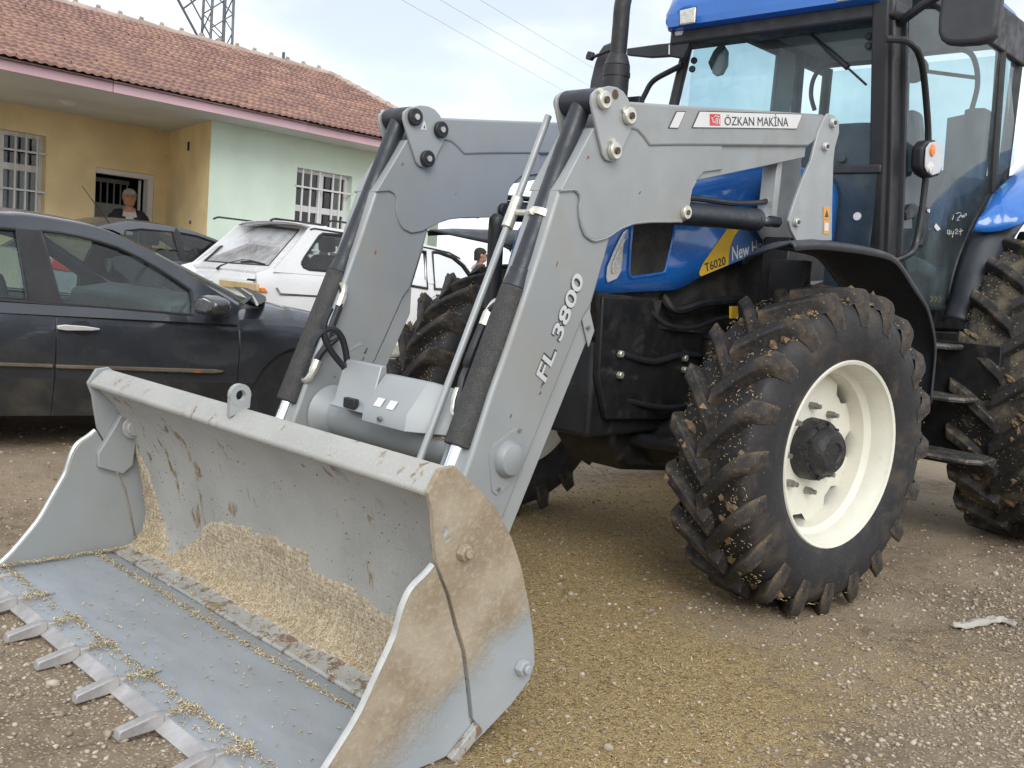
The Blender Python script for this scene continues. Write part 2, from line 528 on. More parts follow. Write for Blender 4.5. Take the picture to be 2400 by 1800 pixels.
# ================================================================== GROUND
def straw_amt(x, y):
    d1 = ((x - 2.45) * 0.62 + (y - 1.95) * 0.78) / 1.25
    d2 = ((x - 2.45) * -0.78 + (y - 1.95) * 0.62) / 0.62
    a = np.exp(-(d1 ** 2 + d2 ** 2) * 1.1)
    b = 0.75 * np.exp(-(((x - 4.4) / 1.6) ** 2 + ((y - 3.0) / 0.9) ** 2))
    c = 0.30 * np.exp(-(((x - 3.4) / 0.9) ** 2 + ((y - 1.2) / 0.8) ** 2))
    return np.clip((a + b + c) * (1.0 + 0.75 * field(x, y, 3.1, 4, 1)), 0, 1)
def gravel_amt(x, y):
    g = sstep(0.25, -0.55, (y - 1.25) - 0.10 * (x - 2.0)) * 0.9
    g = g + 0.55 * sstep(2.0, 1.2, x) * sstep(4.6, 3.4, y)
    return np.clip(g * (0.9 + 0.8 * field(x, y, 2.3, 4, 3)) + 0.12, 0, 1)
def ground_z(x, y):
    z = ground_base(x, y)
    near = np.exp(-np.hypot(x - 2.2, y - 2.2) / 9)
    z = z + near * (0.012 * field(x, y, 2.2, 3, 0) + 0.0075 * field(x, y, 12.0, 5, 2))
    # wheel ruts scraped in front of the bucket and beside the tyre
    for (px, py, ang, w, dpt) in ((0.72, 2.72, 2.55, 0.035, 0.020), (0.86, 2.40, 2.6, 0.03, 0.016), (0.80, 3.15, 2.5, 0.03, 0.018),
                                  (4.45, 1.62, 1.2, 0.035, 0.018), (4.62, 1.5, 1.2, 0.035, 0.018), (4.8, 1.38, 1.2, 0.035, 0.016),
                                  (4.3, 1.74, 1.2, 0.035, 0.016)):
        u = (x - px) * math.cos(ang) + (y - py) * math.sin(ang)
        v = -(x - px) * math.sin(ang) + (y - py) * math.cos(ang)
        L = 0.42 if px < 2 else 0.16
        e = np.exp(-(u / L) ** 4)
        z = z - dpt * e * np.exp(-(v / w) ** 2) + 0.5 * dpt * e * np.exp(-((v - 2 * w) / w) ** 2)
    # chevron prints left by the wheels
    for (x0, x1, yc_, hw_) in ((4.35, 9.0, 1.50, 0.19), (-3.0, 0.95, 2.05, 0.18), (-3.0, 0.9, 3.35, 0.18)):
        band = sstep(x0, x0 + 0.15, x) * sstep(x1, x1 - 0.15, x) * sstep(hw_, hw_ - 0.05, np.abs(y - yc_ - 0.03 * np.sin(x * 1.3)))
        ph = (x + 0.75 * np.abs(y - yc_)) / 0.19 + np.where(y > yc_, 0.5, 0.0)
        bar = sstep(0.15, 0.75, np.sin(2 * math.pi * ph))
        z = z - band * (0.006 + 0.012 * bar) * (0.75 + 0.5 * field(x, y, 6.0, 3, 9))
    return z

def axis_coords(lo, hi, step, far, grow=1.22):
    a = list(np.arange(lo, hi + 1e-6, step))
    s = step
    while a[-1] < far:
        s *= grow; a.append(a[-1] + s)
    s = step; b = []
    x = lo
    while x > -far:
        s *= grow; x -= s; b.append(x)
    return np.array(b[::-1] + a)

def build_ground():
    m, nt, b, out = new_mat('yard_soil')
    v = coords(nt, 'Object')
    def attr(n):
        a = nt.nodes.new('ShaderNodeAttribute'); a.attribute_name = n
        return a.outputs['Fac']
    n_big = noise(nt, v, 1.1, 6, 0.62, 0.4)
    n_mid = noise(nt, v, 14.0, 6, 0.65)
    n_fine = noise(nt, v, 75.0, 5, 0.7)
    soil = mixcol(nt, maprange(nt, n_big, 0.36, 0.62), (0.190, 0.140, 0.094), (0.360, 0.285, 0.200))
    soil = mixcol(nt, maprange(nt, n_mid, 0.35, 0.7, 0, 0.55), soil, (0.44, 0.36, 0.26))
    soil = mixcol(nt, maprange(nt, n_fine, 0.3, 0.48, 0.5, 0), soil, (0.125, 0.088, 0.058))
    vo = nt.nodes.new('ShaderNodeTexVoronoi'); vo.inputs['Scale'].default_value = 72.0
    nt.links.new(v, vo.inputs['Vector'])
    peb = maprange(nt, vo.outputs['Distance'], 0.25, 0.40, 1, 0)
    gap = maprange(nt, vo.outputs['Distance'], 0.34, 0.55, 0, 1)
    pc = mixcol(nt, maprange(nt, noise(nt, v, 60.0, 2), 0.35, 0.65), (0.34, 0.27, 0.195), (0.56, 0.485, 0.375))
    soil = mixcol(nt, math_(nt, 'MULTIPLY', peb, maprange(nt, math_(nt, 'ADD', attr('gravel'), math_(nt, 'MULTIPLY', n_mid, 0.35)), 0.25, 0.75, 0.15, 1.0)), soil, pc)
    soil = mixcol(nt, math_(nt, 'MULTIPLY', gap, maprange(nt, attr('gravel'), 0.2, 0.7, 0.05, 0.45)), soil, (0.17, 0.135, 0.098))
    # chaff ground into the dirt: fine criss-cross of fibres
    fib = nt.nodes.new('ShaderNodeTexNoise'); fib.inputs['Scale'].default_value = 70; fib.inputs['Detail'].default_value = 4; fib.inputs['Distortion'].default_value = 2.5
    nt.links.new(v, fib.inputs['Vector'])
    straw = mixcol(nt, maprange(nt, fib.outputs['Fac'], 0.36, 0.62), (0.20, 0.138, 0.066), (0.52, 0.39, 0.195))
    sf = maprange(nt, math_(nt, 'ADD', attr('straw'), math_(nt, 'MULTIPLY', math_(nt, 'SUBTRACT', n_mid, 0.5), 0.9)), 0.22, 0.62, 0, 0.9)
    col = mixcol(nt, sf, soil, straw)
    nt.links.new(col, b.inputs['Base Color'])
    b.inputs['Roughness'].default_value = 0.95
    b.inputs['Specular IOR Level'].default_value = 0.2
    bp = nt.nodes.new('ShaderNodeBump'); bp.inputs['Strength'].default_value = 0.8; bp.inputs['Distance'].default_value = 0.012
    h = math_(nt, 'ADD', math_(nt, 'MULTIPLY', peb, 0.5), math_(nt, 'ADD', n_fine, math_(nt, 'MULTIPLY', fib.outputs['Fac'], 0.8)))
    nt.links.new(h, bp.inputs['Height']); nt.links.new(bp.outputs[0], b.inputs['Normal'])

    xs = axis_coords(0.2, 6.2, 0.035, 900); ys = axis_coords(0.2, 5.6, 0.035, 900)
    X, Y = np.meshgrid(xs, ys)
    Z = ground_z(X, Y)
    h_, w_ = X.shape
    verts = np.stack([X.ravel(), Y.ravel(), Z.ravel()], 1)
    i = np.arange(h_ * w_).reshape(h_, w_)
    faces = np.stack([i[:-1, :-1].ravel(), i[:-1, 1:].ravel(), i[1:, 1:].ravel(), i[1:, :-1].ravel()], 1)
    me = bpy.data.meshes.new('ground')
    me.from_pydata(verts.tolist(), [], faces.tolist())
    for nm, fn in (('straw', straw_amt), ('gravel', gravel_amt)):
        at = me.attributes.new(nm, 'FLOAT', 'POINT')
        at.data.foreach_set('value', np.clip(fn(X, Y), 0, 1).ravel().astype(np.float32))
    me.materials.append(m)
    me.polygons.foreach_set('use_smooth', [True] * len(me.polygons))
    o = bpy.data.objects.new('ground', me)
    COL.objects.link(o)
    tag(o, 'brown dirt yard with gravel and trodden straw', None, None, 'structure')
build_ground()

# ================================================================== HOUSE
pmat('wall_yellow', (0.86, 0.69, 0.40), 0.9, 0, 0.10, 1.5, 0.25, 120, dirt2=((0.45, 0.35, 0.22), 0.62, 0.72, 3.5, 0.35), dirt=((0.52, 0.37, 0.17), 0.55, 0.9, 2.0, 0.3))
pmat('wall_green', (0.64, 0.75, 0.64), 0.9, 0, 0.06, 1.5, 0.25, 120, dirt2=((0.42, 0.47, 0.38), 0.64, 0.74, 3.0, 0.30), dirt=((0.46, 0.56, 0.40), 0.55, 0.9, 1.2, 0.25))
pmat('soffit_white', (0.62, 0.62, 0.60), 0.9, 0, 0.08, 1.2, 0.2, 60, dirt=((0.30, 0.30, 0.29), 0.6, 0.9, 3.0, 0.3))
pmat('fascia_pink', (0.66, 0.45, 0.50), 0.75, 0, 0.08, 2.0, 0.1, 60, dirt=((0.42, 0.30, 0.32), 0.58, 0.8, 6.0, 0.4), stretch=(0.4, 1, 1))
pmat('tile_a', (0.30, 0.178, 0.145), 0.85, 0, 0.22, 3.0, 0.3, 60, dirt=((0.30, 0.20, 0.15), 0.5, 0.8, 5.0, 0.5))
pmat('tile_b', (0.265, 0.160, 0.138), 0.85, 0, 0.22, 3.0, 0.3, 60, dirt=((0.28, 0.19, 0.15), 0.5, 0.8, 5.0, 0.5))
pmat('tile_c', (0.34, 0.205, 0.160), 0.85, 0, 0.22, 3.0, 0.3, 60, dirt=((0.36, 0.27, 0.19), 0.5, 0.8, 5.0, 0.5))
pmat('ridge_mortar', (0.42, 0.34, 0.29), 0.9, 0, 0.2, 4.0, 0.3, 60)
pmat('window_white', (0.72, 0.72, 0.72), 0.45, 0, 0.05, 4.0)
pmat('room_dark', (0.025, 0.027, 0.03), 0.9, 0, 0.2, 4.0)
pmat('curtain', (0.40, 0.41, 0.38), 0.9, 0, 0.15, 8.0, stretch=(12, 12, 0.6))
pmat('galvanised', (0.13, 0.145, 0.165), 0.5, 0.5, 0.12, 3.0)
pmat('door_grey', (0.33, 0.34, 0.33), 0.6, 0, 0.1, 6.0)
glass_mat('window_glass', (0.62, 0.66, 0.68), 1.6, 0.01, 0.02)

def build_house():
    a = math.radians(3.46)
    U = np.array([math.cos(a), math.sin(a), 0]); Vv = np.array([-math.sin(a), math.cos(a), 0])
    P0 = on_y((497, 282), 11.9)
    O = np.array([P0[0], P0[1], 0.0]); ZS = P0[2]
    H = empty('house', tuple(O), a)
    tag(H, 'single-storey house with red tiled roof, yellow porch and pale green wall', 'house')
    inv = np.array([U, Vv, [0, 0, 1.0]])
    def hv(p, v):
        q = on_plane(p, O + Vv * v, Vv) - O
        return np.array([q @ U, v, q[2]])
    VR = 1.906; SK = 0.25
    K = dict(local=True)
    GB = 0.10
    # walls
    gw = [hv(p, 0) for p in ((696, 392), (822, 412))]
    wu0, wu1 = 1.385, 2.385; wz1 = 2.56; wz0 = 1.30
    m = MB()
    UE = 4.25
    for (u0, u1, z0, z1) in ((0.075, wu0, GB, ZS), (wu1, UE, GB, ZS), (wu0, wu1, GB, wz0), (wu0, wu1, wz1, ZS)):
        m.box((u0, 0, z0), (u1, 0.24, z1))
    m.box((0.0, 0.0, GB), (0.075, 0.012, ZS))
    m.build('green_wall', 'wall_green', H, **K)
    MB().extrude([(UE, 0.0, GB), (UE + 0.9, 7.6, GB), (UE + 0.9, 7.6, ZS), (UE, 0.0, ZS)], (-0.22, 0, 0)).build('end_wall', 'wall_green', H, **K)
    # return wall (porch side) and yellow back wall
    MB().extrude([(-0.002, 0.003, GB), (SK * 1.906, VR, GB), (SK * 1.906, VR, ZS), (-0.002, 0.003, ZS)], (0.2, 0.0, 0)).build('porch_side_wall', 'wall_yellow', H, **K)
    d0 = hv((224, 391), VR); d1 = hv((363, 409), VR)
    du0, du1, dz1 = d0[0], d1[0], d0[2]
    y1 = hv((110, 318), VR)
    yu1, yz1, yz0 = y1[0], 2.625, 1.56
    yu0 = yu1 - 1.35
    m = MB()
    for (u0, u1, z0, z1) in ((-6.5, yu0, GB, ZS), (yu0, yu1, GB, yz0), (yu0, yu1, yz1, ZS), (yu1, du0, GB, ZS), (du0, du1, dz1, ZS), (du1, 0.9, GB, ZS)):
        m.box((u0, VR, z0), (u1, VR + 0.22, z1))
    m.build('porch_wall', 'wall_yellow', H, **K)
    MB().box((-6.5, 0.2, 0.0), (0.0, VR + 0.2, 0.20)).build('porch_floor', 'door_grey', H, **K)
    # porch ceiling / soffit
    MB().extrude([(-6.6, -0.60, ZS), (UE + 0.12, -0.60, ZS), (UE + 0.2, 0.03, ZS), (0.9, 0.05, ZS), (0.9, VR + 0.1, ZS), (-6.6, VR + 0.1, ZS)], (0, 0, 0.05)).build('soffit', 'soffit_white', H, **K)
    lp = None
    q = on_z((160, 238), ZS) - O
    lu, lv = q @ U, q @ Vv
    MB().lathe([(0, 0.11), (0.012, 0.11), (0.016, 0.085), (0.030, 0.080), (0.045, 0.05), (0.048, 0.0)], (lu, lv, ZS), (0, 0, -1), 28).build('ceiling_lamp', 'window_white', H, **K)
    # fascia boards
    zf0, zf1 = ZS - 0.005, ZS + 0.125
    for (u0, u1, dv) in ((-6.6, -1.66, 0.012), (-1.655, 1.03, 0.0), (1.036, UE + 0.18, 0.01)):
        MB().box((u0, -0.645 + dv, zf0), (u1, -0.603 + dv, zf1)).build('fascia_board', 'fascia_pink', H, bevel=0.004, **K)
    # vent hole and box on the porch side wall
    for (px, py, w, h) in ((443, 343, 0.03, 0.06), (447, 521, 0.025, 0.025)):
        n = np.array([VR, -SK * 1.906, 0.0]); n /= np.linalg.norm(n)
        nw = U * n[0] + Vv * n[1]
        q = on_plane((px, py), O, nw) - O
        lu, lv, lz = q @ U, q @ Vv, q[2]
        MB().obox((lu - 0.006, lv, lz), (0.012, 0, 0), (0.3 * w, w, 0), (0, 0, h)).build('wall_vent', 'room_dark' if h > .05 else 'galvanised', H, bevel=0.004, **K)

    # windows
    def window(u0, u1, z0, z1, vface, cols, bars_u, bars_z, trans_z, mull_u, curtain_z):
        wv = vface + 0.10
        W = MB()
        t = 0.055
        for (a0, a1, b0, b1) in ((u0, u1, z1 - t, z1), (u0, u1, z0, z0 + t), (u0, u0 + t, z0 + t, z1 - t), (u1 - t, u1, z0 + t, z1 - t)):
            W.box((a0, wv, b0), (a1, wv + 0.06, b1))
        for mu in mull_u: W.box((mu - 0.045, wv - 0.002, z0 + t), (mu + 0.045, wv + 0.058, z1 - t))
        for tz in trans_z: W.box((u0 + t, wv - 0.004, tz - 0.045), (u1 - t, wv + 0.056, tz + 0.045))
        w = W.build('window', 'window_white', H, bevel=0.004, **K)
        for (p0, p1, q0, q1) in [(x0, x1, y0, y1) for x0, x1 in zip([u0 + t] + [m_ + .045 for m_ in mull_u], [m_ - .045 for m_ in mull_u] + [u1 - t]) for y0, y1 in zip([z0 + t] + [b + .045 for b in trans_z], [b - .045 for b in trans_z] + [z1 - t])]:
            MB().add([(p0, wv + 0.03, q0), (p1, wv + 0.03, q0), (p1, wv + 0.03, q1), (p0, wv + 0.03, q1)], [(0, 1, 2, 3)]).build('pane', 'window_glass', w, smooth=0, **K)
        # grille of bars in front
        for bu in bars_u:
            MB().box((bu - 0.011, vface + 0.015, z0 + 0.01), (bu + 0.011, vface + 0.037, z1 - 0.01)).build('grille_bar', 'window_white', w, **K)
        for bz in bars_z:
            MB().box((u0 - 0.03, vface + 0.0, bz - 0.012), (u1 + 0.03, vface + 0.014, bz + 0.012)).build('grille_bar', 'window_white', w, **K)
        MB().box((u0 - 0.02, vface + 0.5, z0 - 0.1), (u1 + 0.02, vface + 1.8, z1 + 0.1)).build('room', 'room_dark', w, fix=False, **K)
        if curtain_z:
            MB().add([(u0, wv + 0.12, z0), (u1, wv + 0.12, z0), (u1, wv + 0.12, curtain_z), (u0, wv + 0.12, curtain_z)], [(0, 1, 2, 3)]).build('curtain', 'curtain', w, smooth=0, **K)
        MB().box((u0 - 0.03, vface - 0.03, z0 - 0.05), (u1 + 0.03, vface + 0.16, z0 - 0.004)).build('sill', 'window_white', w, **K)
        return w
    def us(v, *px): return [hv((p, 430), v)[0] for p in px]
    def zs(v, x, *py): return [hv((x, p), v)[2] for p in py]
    gu = us(0, 711.5, 731, 751, 783, 800)
    wmu = us(0, 762)
    window(wu0, wu1, wz0, wz1, 0.0, 3, gu, [2.30, 1.72, 1.42], [2.0], [wmu[0]], None)
    yb = us(VR, 36, 61, 87)
    zz = [hv((60, y), VR)[2] for y in (355, 393, 446)]
    window(yu0, yu1, yz0, yz1, VR, 4, yb + [yu1 - 0.9, yu1 - 1.1], [zz[0], zz[2]], [zz[1]], [us(VR, 6)[0]], zz[1])
    # doorway
    D = MB()
    D.box((du0, VR + 0.02, dz1 - 0.075), (du1, VR + 0.16, dz1 - 0.002)).box((du1 - 0.085, VR + 0.021, 0.20), (du1 - 0.002, VR + 0.16, dz1 - 0.075)).box((du0 + 0.002, VR + 0.021, 0.20), (du0 + 0.02, VR + 0.16, dz1 - 0.075))
    d = D.build('door_frame', 'window_white', H, bevel=0.004, **K)
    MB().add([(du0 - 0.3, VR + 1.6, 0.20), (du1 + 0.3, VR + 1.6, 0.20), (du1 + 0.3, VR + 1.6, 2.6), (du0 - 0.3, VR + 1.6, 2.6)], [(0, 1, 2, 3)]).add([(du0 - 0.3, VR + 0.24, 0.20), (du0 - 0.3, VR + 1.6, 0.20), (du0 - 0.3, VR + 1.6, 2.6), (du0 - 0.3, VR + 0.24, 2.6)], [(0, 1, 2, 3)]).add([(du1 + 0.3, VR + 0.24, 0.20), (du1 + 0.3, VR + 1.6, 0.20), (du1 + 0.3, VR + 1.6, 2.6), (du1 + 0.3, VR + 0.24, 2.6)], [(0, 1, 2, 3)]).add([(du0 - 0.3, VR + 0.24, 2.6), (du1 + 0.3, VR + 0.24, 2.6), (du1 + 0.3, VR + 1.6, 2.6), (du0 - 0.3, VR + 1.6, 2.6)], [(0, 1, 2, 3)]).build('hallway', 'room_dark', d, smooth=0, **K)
    # open grey door leaf with barred window inside the hall
    lu0, lu1 = du0 + 0.24, du1 - 0.10
    MB().box((lu0, VR + 0.55, 0.20), (lu1, VR + 0.59, 1.86)).build('door_leaf', 'door_grey', d, **K)
    MB().box((lu0, VR + 0.55, 2.16), (lu1, VR + 0.59, 2.22)).build('door_rail', 'door_grey', d, **K)
    for i in range(6):
        u = lu0 + 0.02 + i * (lu1 - lu0 - 0.04) / 5
        MB().box((u - 0.008, VR + 0.56, 1.86), (u + 0.008, VR + 0.58, 2.16)).build('door_bar', 'door_grey', d, **K)
    MB().box((du1 - 0.125, VR + 0.20, 0.20), (du1 - 0.10, VR + 0.24, dz1 - 0.09)).build('door_edge', 'window_white', d, **K)

    # ------------------------------------------------ tiled roof
    v0, z0 = -0.70, ZS + 0.125
    v1, z1 = 4.0, ZS + 1.885
    L = math.hypot(v1 - v0, z1 - z0)
    cs, sn = (v1 - v0) / L, (z1 - z0) / L
    def uend(v): return 4.98 - 0.125 * (v1 - v)
    R_ = MB().add([(-6.6, v0 + 0.03, z0 - 0.03), (uend(v0), v0 + 0.03, z0 - 0.03), (uend(v1), v1, z1 - 0.03), (-6.6, v1, z1 - 0.03), (-6.6, 8.7, z0 - 0.03), (uend(8.7), 8.7, z0 - 0.03)], [(0, 1, 2, 3), (3, 2, 5, 4)]).build('roof', 'tile_b', H, smooth=0, **K)
    tag(R_, 'low red-brown roof of ribbed clay tiles')
    TW, TL, NR = 0.205, 0.335, 21
    step = L / NR
    n = 12
    prof = [0.022 * (0.5 + 0.5 * math.cos(2 * math.pi * 2 * i / n + 0.6)) for i in range(n + 1)]
    rows = []
    for (s, h) in ((-0.030, 0.038), (0.01, 0.036), (step + 0.015, 0.004)):
        rows.append([(i / n * TW, s * cs - (h + prof[i]) * sn, s * sn + (h + prof[i]) * cs) for i in range(n + 1)])
    und = [(i / n * TW, -0.036 * cs - (0.006 + prof[i] * 0.7) * sn, -0.036 * sn + (0.006 + prof[i] * 0.7) * cs) for i in range(n + 1)]
    tiles = []
    for m_ in ('tile_a', 'tile_b', 'tile_c'):
        mb = MB().grid([und] + rows)
        o = mb.build('tile', m_, R_, smooth=70, **K)
        tiles.append(o)
    protos = list(tiles)
    rnd = random.Random(5)
    cand = []
    for r in range(NR):
        v = v0 + r * step * cs; z = z0 + r * step * sn
        u = -4.4 + (0.06 * math.sin(r * 1.7))
        while u < uend(v) - 0.1:
            w = O + U * u + Vv * v
            dist = math.hypot(w[0], w[1])
            # does the photograph show it?
            c = ROT.T @ (np.array([w[0], w[1], z]) - CAM)
            px, py = 1200 + FPX * c[0] / -c[2], 900 - FPX * c[1] / -c[2]
            vis = (px > -60) and (py > -40)
            cand.append((0 if vis else 1, dist + 0.25 * r, u, v, z, rnd.randrange(3)))
            u += TW
    cand.sort()
    rest = [MB() for _ in range(3)]
    used = [False] * 3
    for i, (vis, dd, u, v, z, k) in enumerate(cand):
        du, dz = rnd.uniform(-0.005, 0.005), rnd.uniform(0, 0.006)
        if i < 297:
            if not used[k]:
                o = protos[k]; used[k] = True
            else:
                o = dup(protos[k], R_)
            o.location = (u + du, v, z + dz)
            o.rotation_euler = (rnd.uniform(-0.008, 0.008), rnd.uniform(-0.006, 0.006), rnd.uniform(-0.012, 0.012))
        else:
            me = protos[k].data
            P = [(p.co.x + u + du, p.co.y + v, p.co.z + z + dz) for p in me.vertices]
            rest[k].add(P, [tuple(f.vertices) for f in me.polygons])
    tl = MB()
    for k in range(3):
        tl.add(rest[k].v, rest[k].f, k)
    t = tl.build('roof_tiles', ['tile_a', 'tile_b', 'tile_c'], R_, smooth=70, fix=False, **K)
    t['kind'] = 'stuff'
    # ridge tiles bedded in mortar and verge tiles down the end
    ulen = 0.36
    u = -4.0
    while u < uend(v1):
        w_ = min(ulen, uend(v1) - u)
        MB().lathe([(0, 0.095), (0.02, 0.105), (w_ + 0.03, 0.082)], (u, v1, z1 - 0.005), (1, 0, 0), 16).build('ridge_tile', 'ridge_mortar', R_, **K)
        MB().lathe([(0, 0.03), (0.05, 0.03)], (u + 0.01, v1 - 0.03, z1 + 0.105), (1, 0, 0), 8).build('ridge_knob', 'ridge_mortar', R_, **K)
        u += ulen
    k = 0
    for i in range(14):
        s0 = i / 14; s1 = (i + 1) / 14
        pa = np.array([uend(v0 + (v1 - v0) * s0), v0 + (v1 - v0) * s0, z0 + (z1 - z0) * s0 + 0.02]); pb = np.array([uend(v0 + (v1 - v0) * s1), v0 + (v1 - v0) * s1, z0 + (z1 - z0) * s1 + 0.02])
        MB().tube([pa, pb + (pb - pa) * 0.1], [0.085, 0.07], 12).build('verge_tile', 'ridge_mortar', R_, **K)
    MB().box((3.86, v1 - 0.02, z1 + 0.08), (3.90, v1 + 0.02, z1 + 0.20)).build('vent_pipe', 'galvanised', R_, **K)
    return H

def build_pylon():
    def pt(x, y, dist): 
        d = ray(*V1c(x, y)); return CAM + d * dist
    def V1c(x, y): return (400 + x * 200 / 2212, y * 200 / 2212)
    base = CAM + ray(*V1c(1100, 1200)) * 34
    T = empty('pylon', (base[0], base[1], 0.15))
    tag(T, 'grey steel lattice pylon behind the tiled roof', 'pylon')
    bx, by = base[0], base[1]
    # square tower 0.9 m across, turned so that four legs show apart
    dv = ray(*V1c(1180, 700)); az = math.atan2(dv[1], dv[0])
    rt = np.array([math.sin(az), -math.cos(az), 0]); fw = np.array([math.cos(az), math.sin(az), 0])
    k = 34 / FPX * 200 / 2212 
    cx = 1180
    offs = {'a': (840, 0.32), 'b': (1040, -0.35), 'c': (1320, 0.40), 'd': (1515, -0.22)}
    legs = {}
    for n_, (x, dep) in offs.items():
        o = (x - cx) * k
        foot = base * np.array([1, 1, 0]) + rt * ((cx - 1100) * k + o * 1.25) + fw * dep * 1.2 + np.array([0, 0, 0.15])
        top = base * np.array([1, 1, 0]) + rt * ((cx - 1100) * k + o * 0.85) + fw * dep + np.array([0, 0, 14.0])
        legs[n_] = (foot, top)
        MB().tube([foot, top], 0.042 if n_ != 'c' else 0.055, 6).build('leg', 'galvanised', T)
    at = lambda n_, z: legs[n_][0] + (legs[n_][1] - legs[n_][0]) * ((z - 0.15) / 13.85)
    order = ['a', 'b', 'd', 'c']
    z = 0.6
    while z < 13.2:
        for i in range(4):
            p, q = order[i], order[(i + 1) % 4]
            MB().tube([at(p, z), at(q, z + 0.55)], 0.020, 5).build('brace', 'galvanised', T)
            MB().tube([at(q, z + 0.55), at(p, z + 1.1)], 0.020, 5).build('brace', 'galvanised', T)
        z += 1.1
    # sloping struts going up to the left arm
    zt = CAM[2] + ray(*V1c(760, 1050))[2] * 34
    f0 = at('a', zt)
    up = f0 + rt * (-(760 - 110) * k) + np.array([0, 0, (1050 - 0) * k * 1.0])
    MB().tube([f0, f0 + (up - f0) * 2.0], 0.045, 6).build('strut', 'galvanised', T)
    f1 = at('b', zt + 0.08)
    MB().tube([f1, f1 + (up - f0) * 2.1], 0.028, 6).build('strut', 'galvanised', T)
    ar = f0 + (up - f0) * 0.68
    MB().tube([ar, at('c', ar[2] + 1.2)], 0.03, 6).build('strut', 'galvanised', T)
    MB().tube([f0 + (up - f0) * 1.35, at('b', ar[2] + 0.75)], 0.06, 6).build('cross_arm', 'galvanised', T)
    MB().tube([at('a', zt), at('b', zt - 0.1), at('c', zt - 0.3), at('d', zt + 0.0)], 0.05, 6).build('ring_beam', 'galvanised', T)

def build_wires():
    ends = [((941, 0), (1330, 218)), ((1031, 0), (1379, 201)), ((1125, 0), (1386, 157))]
    labs = ['lowest thin power line crossing the sky towards the exhaust', 'middle thin power line crossing the sky', 'uppermost thin power line crossing the sky']
    for (p, q), lab in zip(ends, labs):
        a = CAM + ray(*p) * 45; b = CAM + ray(*q) * 75
        d = b - a
        pts = []
        for t in np.linspace(-1.2, 2.2, 40):
            pts.append(a + d * t + np.array([0, 0, 0.22 * (t - 0.5) ** 2 * 0.25]))
        o = MB().tube(pts, 0.011, 5).build('power_line', 'wire_grey', None)
        tag(o, lab, 'power line', 'power lines in the sky')
pmat('wire_grey', (0.50, 0.52, 0.55), 0.6, 0, 0.05, 1.0)

# ================================================================== PARKED CARS
pmat('sedan_paint', (0.060, 0.066, 0.078), 0.26, 0.5, 0.10, 2.0, coat=0.8, dirt=((0.14, 0.125, 0.10), 0.50, 0.85, 2.2, 0.30), dirt2=((0.20, 0.18, 0.15), 0.66, 0.74, 30.0, 0.25))
pmat('sedan_lower', (0.020, 0.021, 0.022), 0.55, 0.0, 0.15, 3.0, dirt=((0.10, 0.085, 0.06), 0.45, 0.8, 4.0, 0.5))
pmat('silver_paint', (0.38, 0.39, 0.42), 0.28, 0.45, 0.06, 2.0, coat=0.6, dirt=((0.26, 0.24, 0.21), 0.5, 0.85, 3.0, 0.3))
pmat('white_paint', (0.74, 0.75, 0.76), 0.25, 0.0, 0.04, 2.0, coat=0.6, dirt=((0.50, 0.46, 0.38), 0.58, 0.9, 3.0, 0.25))
pmat('car_rubber', (0.02, 0.02, 0.02), 0.75, 0, 0.2, 8.0, 0.2, 60, dirt=((0.16, 0.13, 0.10), 0.45, 0.7, 8.0, 0.6))
pmat('wheel_cover', (0.30, 0.29, 0.27), 0.45, 0.3, 0.1, 8.0, dirt=((0.20, 0.16, 0.12), 0.45, 0.75, 10.0, 0.6))
pmat('trim_black', (0.022, 0.022, 0.024), 0.55, 0, 0.15, 8.0)
pmat('car_inside', (0.045, 0.05, 0.052), 0.85, 0, 0.1, 8.0)
pmat('dash_grey', (0.11, 0.125, 0.13), 0.7, 0, 0.1, 8.0)
pmat('bumper_tan', (0.50, 0.38, 0.20), 0.5, 0, 0.1, 6.0)

def lerp_list(pts, x):
    return float(np.interp(x, [p[0] for p in pts], [p[1] for p in pts]))

def holed_mesh(name, outer, holes, to3d):
    from mathutils.geometry import delaunay_2d_cdt
    loops = [list(outer)] + [list(h) for h in holes]
    vs = []; ed = []
    for lp in loops:
        n0 = len(vs); vs += [Vector((p[0], p[1])) for p in lp]
        ed += [(n0 + i, n0 + (i + 1) % len(lp)) for i in range(len(lp))]
    ov, oe, of, _, _, _ = delaunay_2d_cdt(vs, ed, [], 0, 1e-6)
    def inside(p, lp):
        c = False; n = len(lp)
        for i in range(n):
            (x1, y1), (x2, y2) = lp[i][:2], lp[(i + 1) % n][:2]
            if (y1 > p[1]) != (y2 > p[1]) and p[0] < (x2 - x1) * (p[1] - y1) / (y2 - y1) + x1: c = not c
        return c
    fs = []
    for f in of:
        c = (sum(ov[i].x for i in f) / len(f), sum(ov[i].y for i in f) / len(f))
        if inside(c, loops[0]) and not any(inside(c, h) for h in loops[1:]): fs.append(tuple(f))
    me = bpy.data.meshes.new(name)
    me.from_pydata([to3d(v.x, v.y) for v in ov], [], fs)
    bm = bmesh.new(); bm.from_mesh(me); bmesh.ops.recalc_face_normals(bm, faces=bm.faces); bm.to_mesh(me); bm.free()
    return me

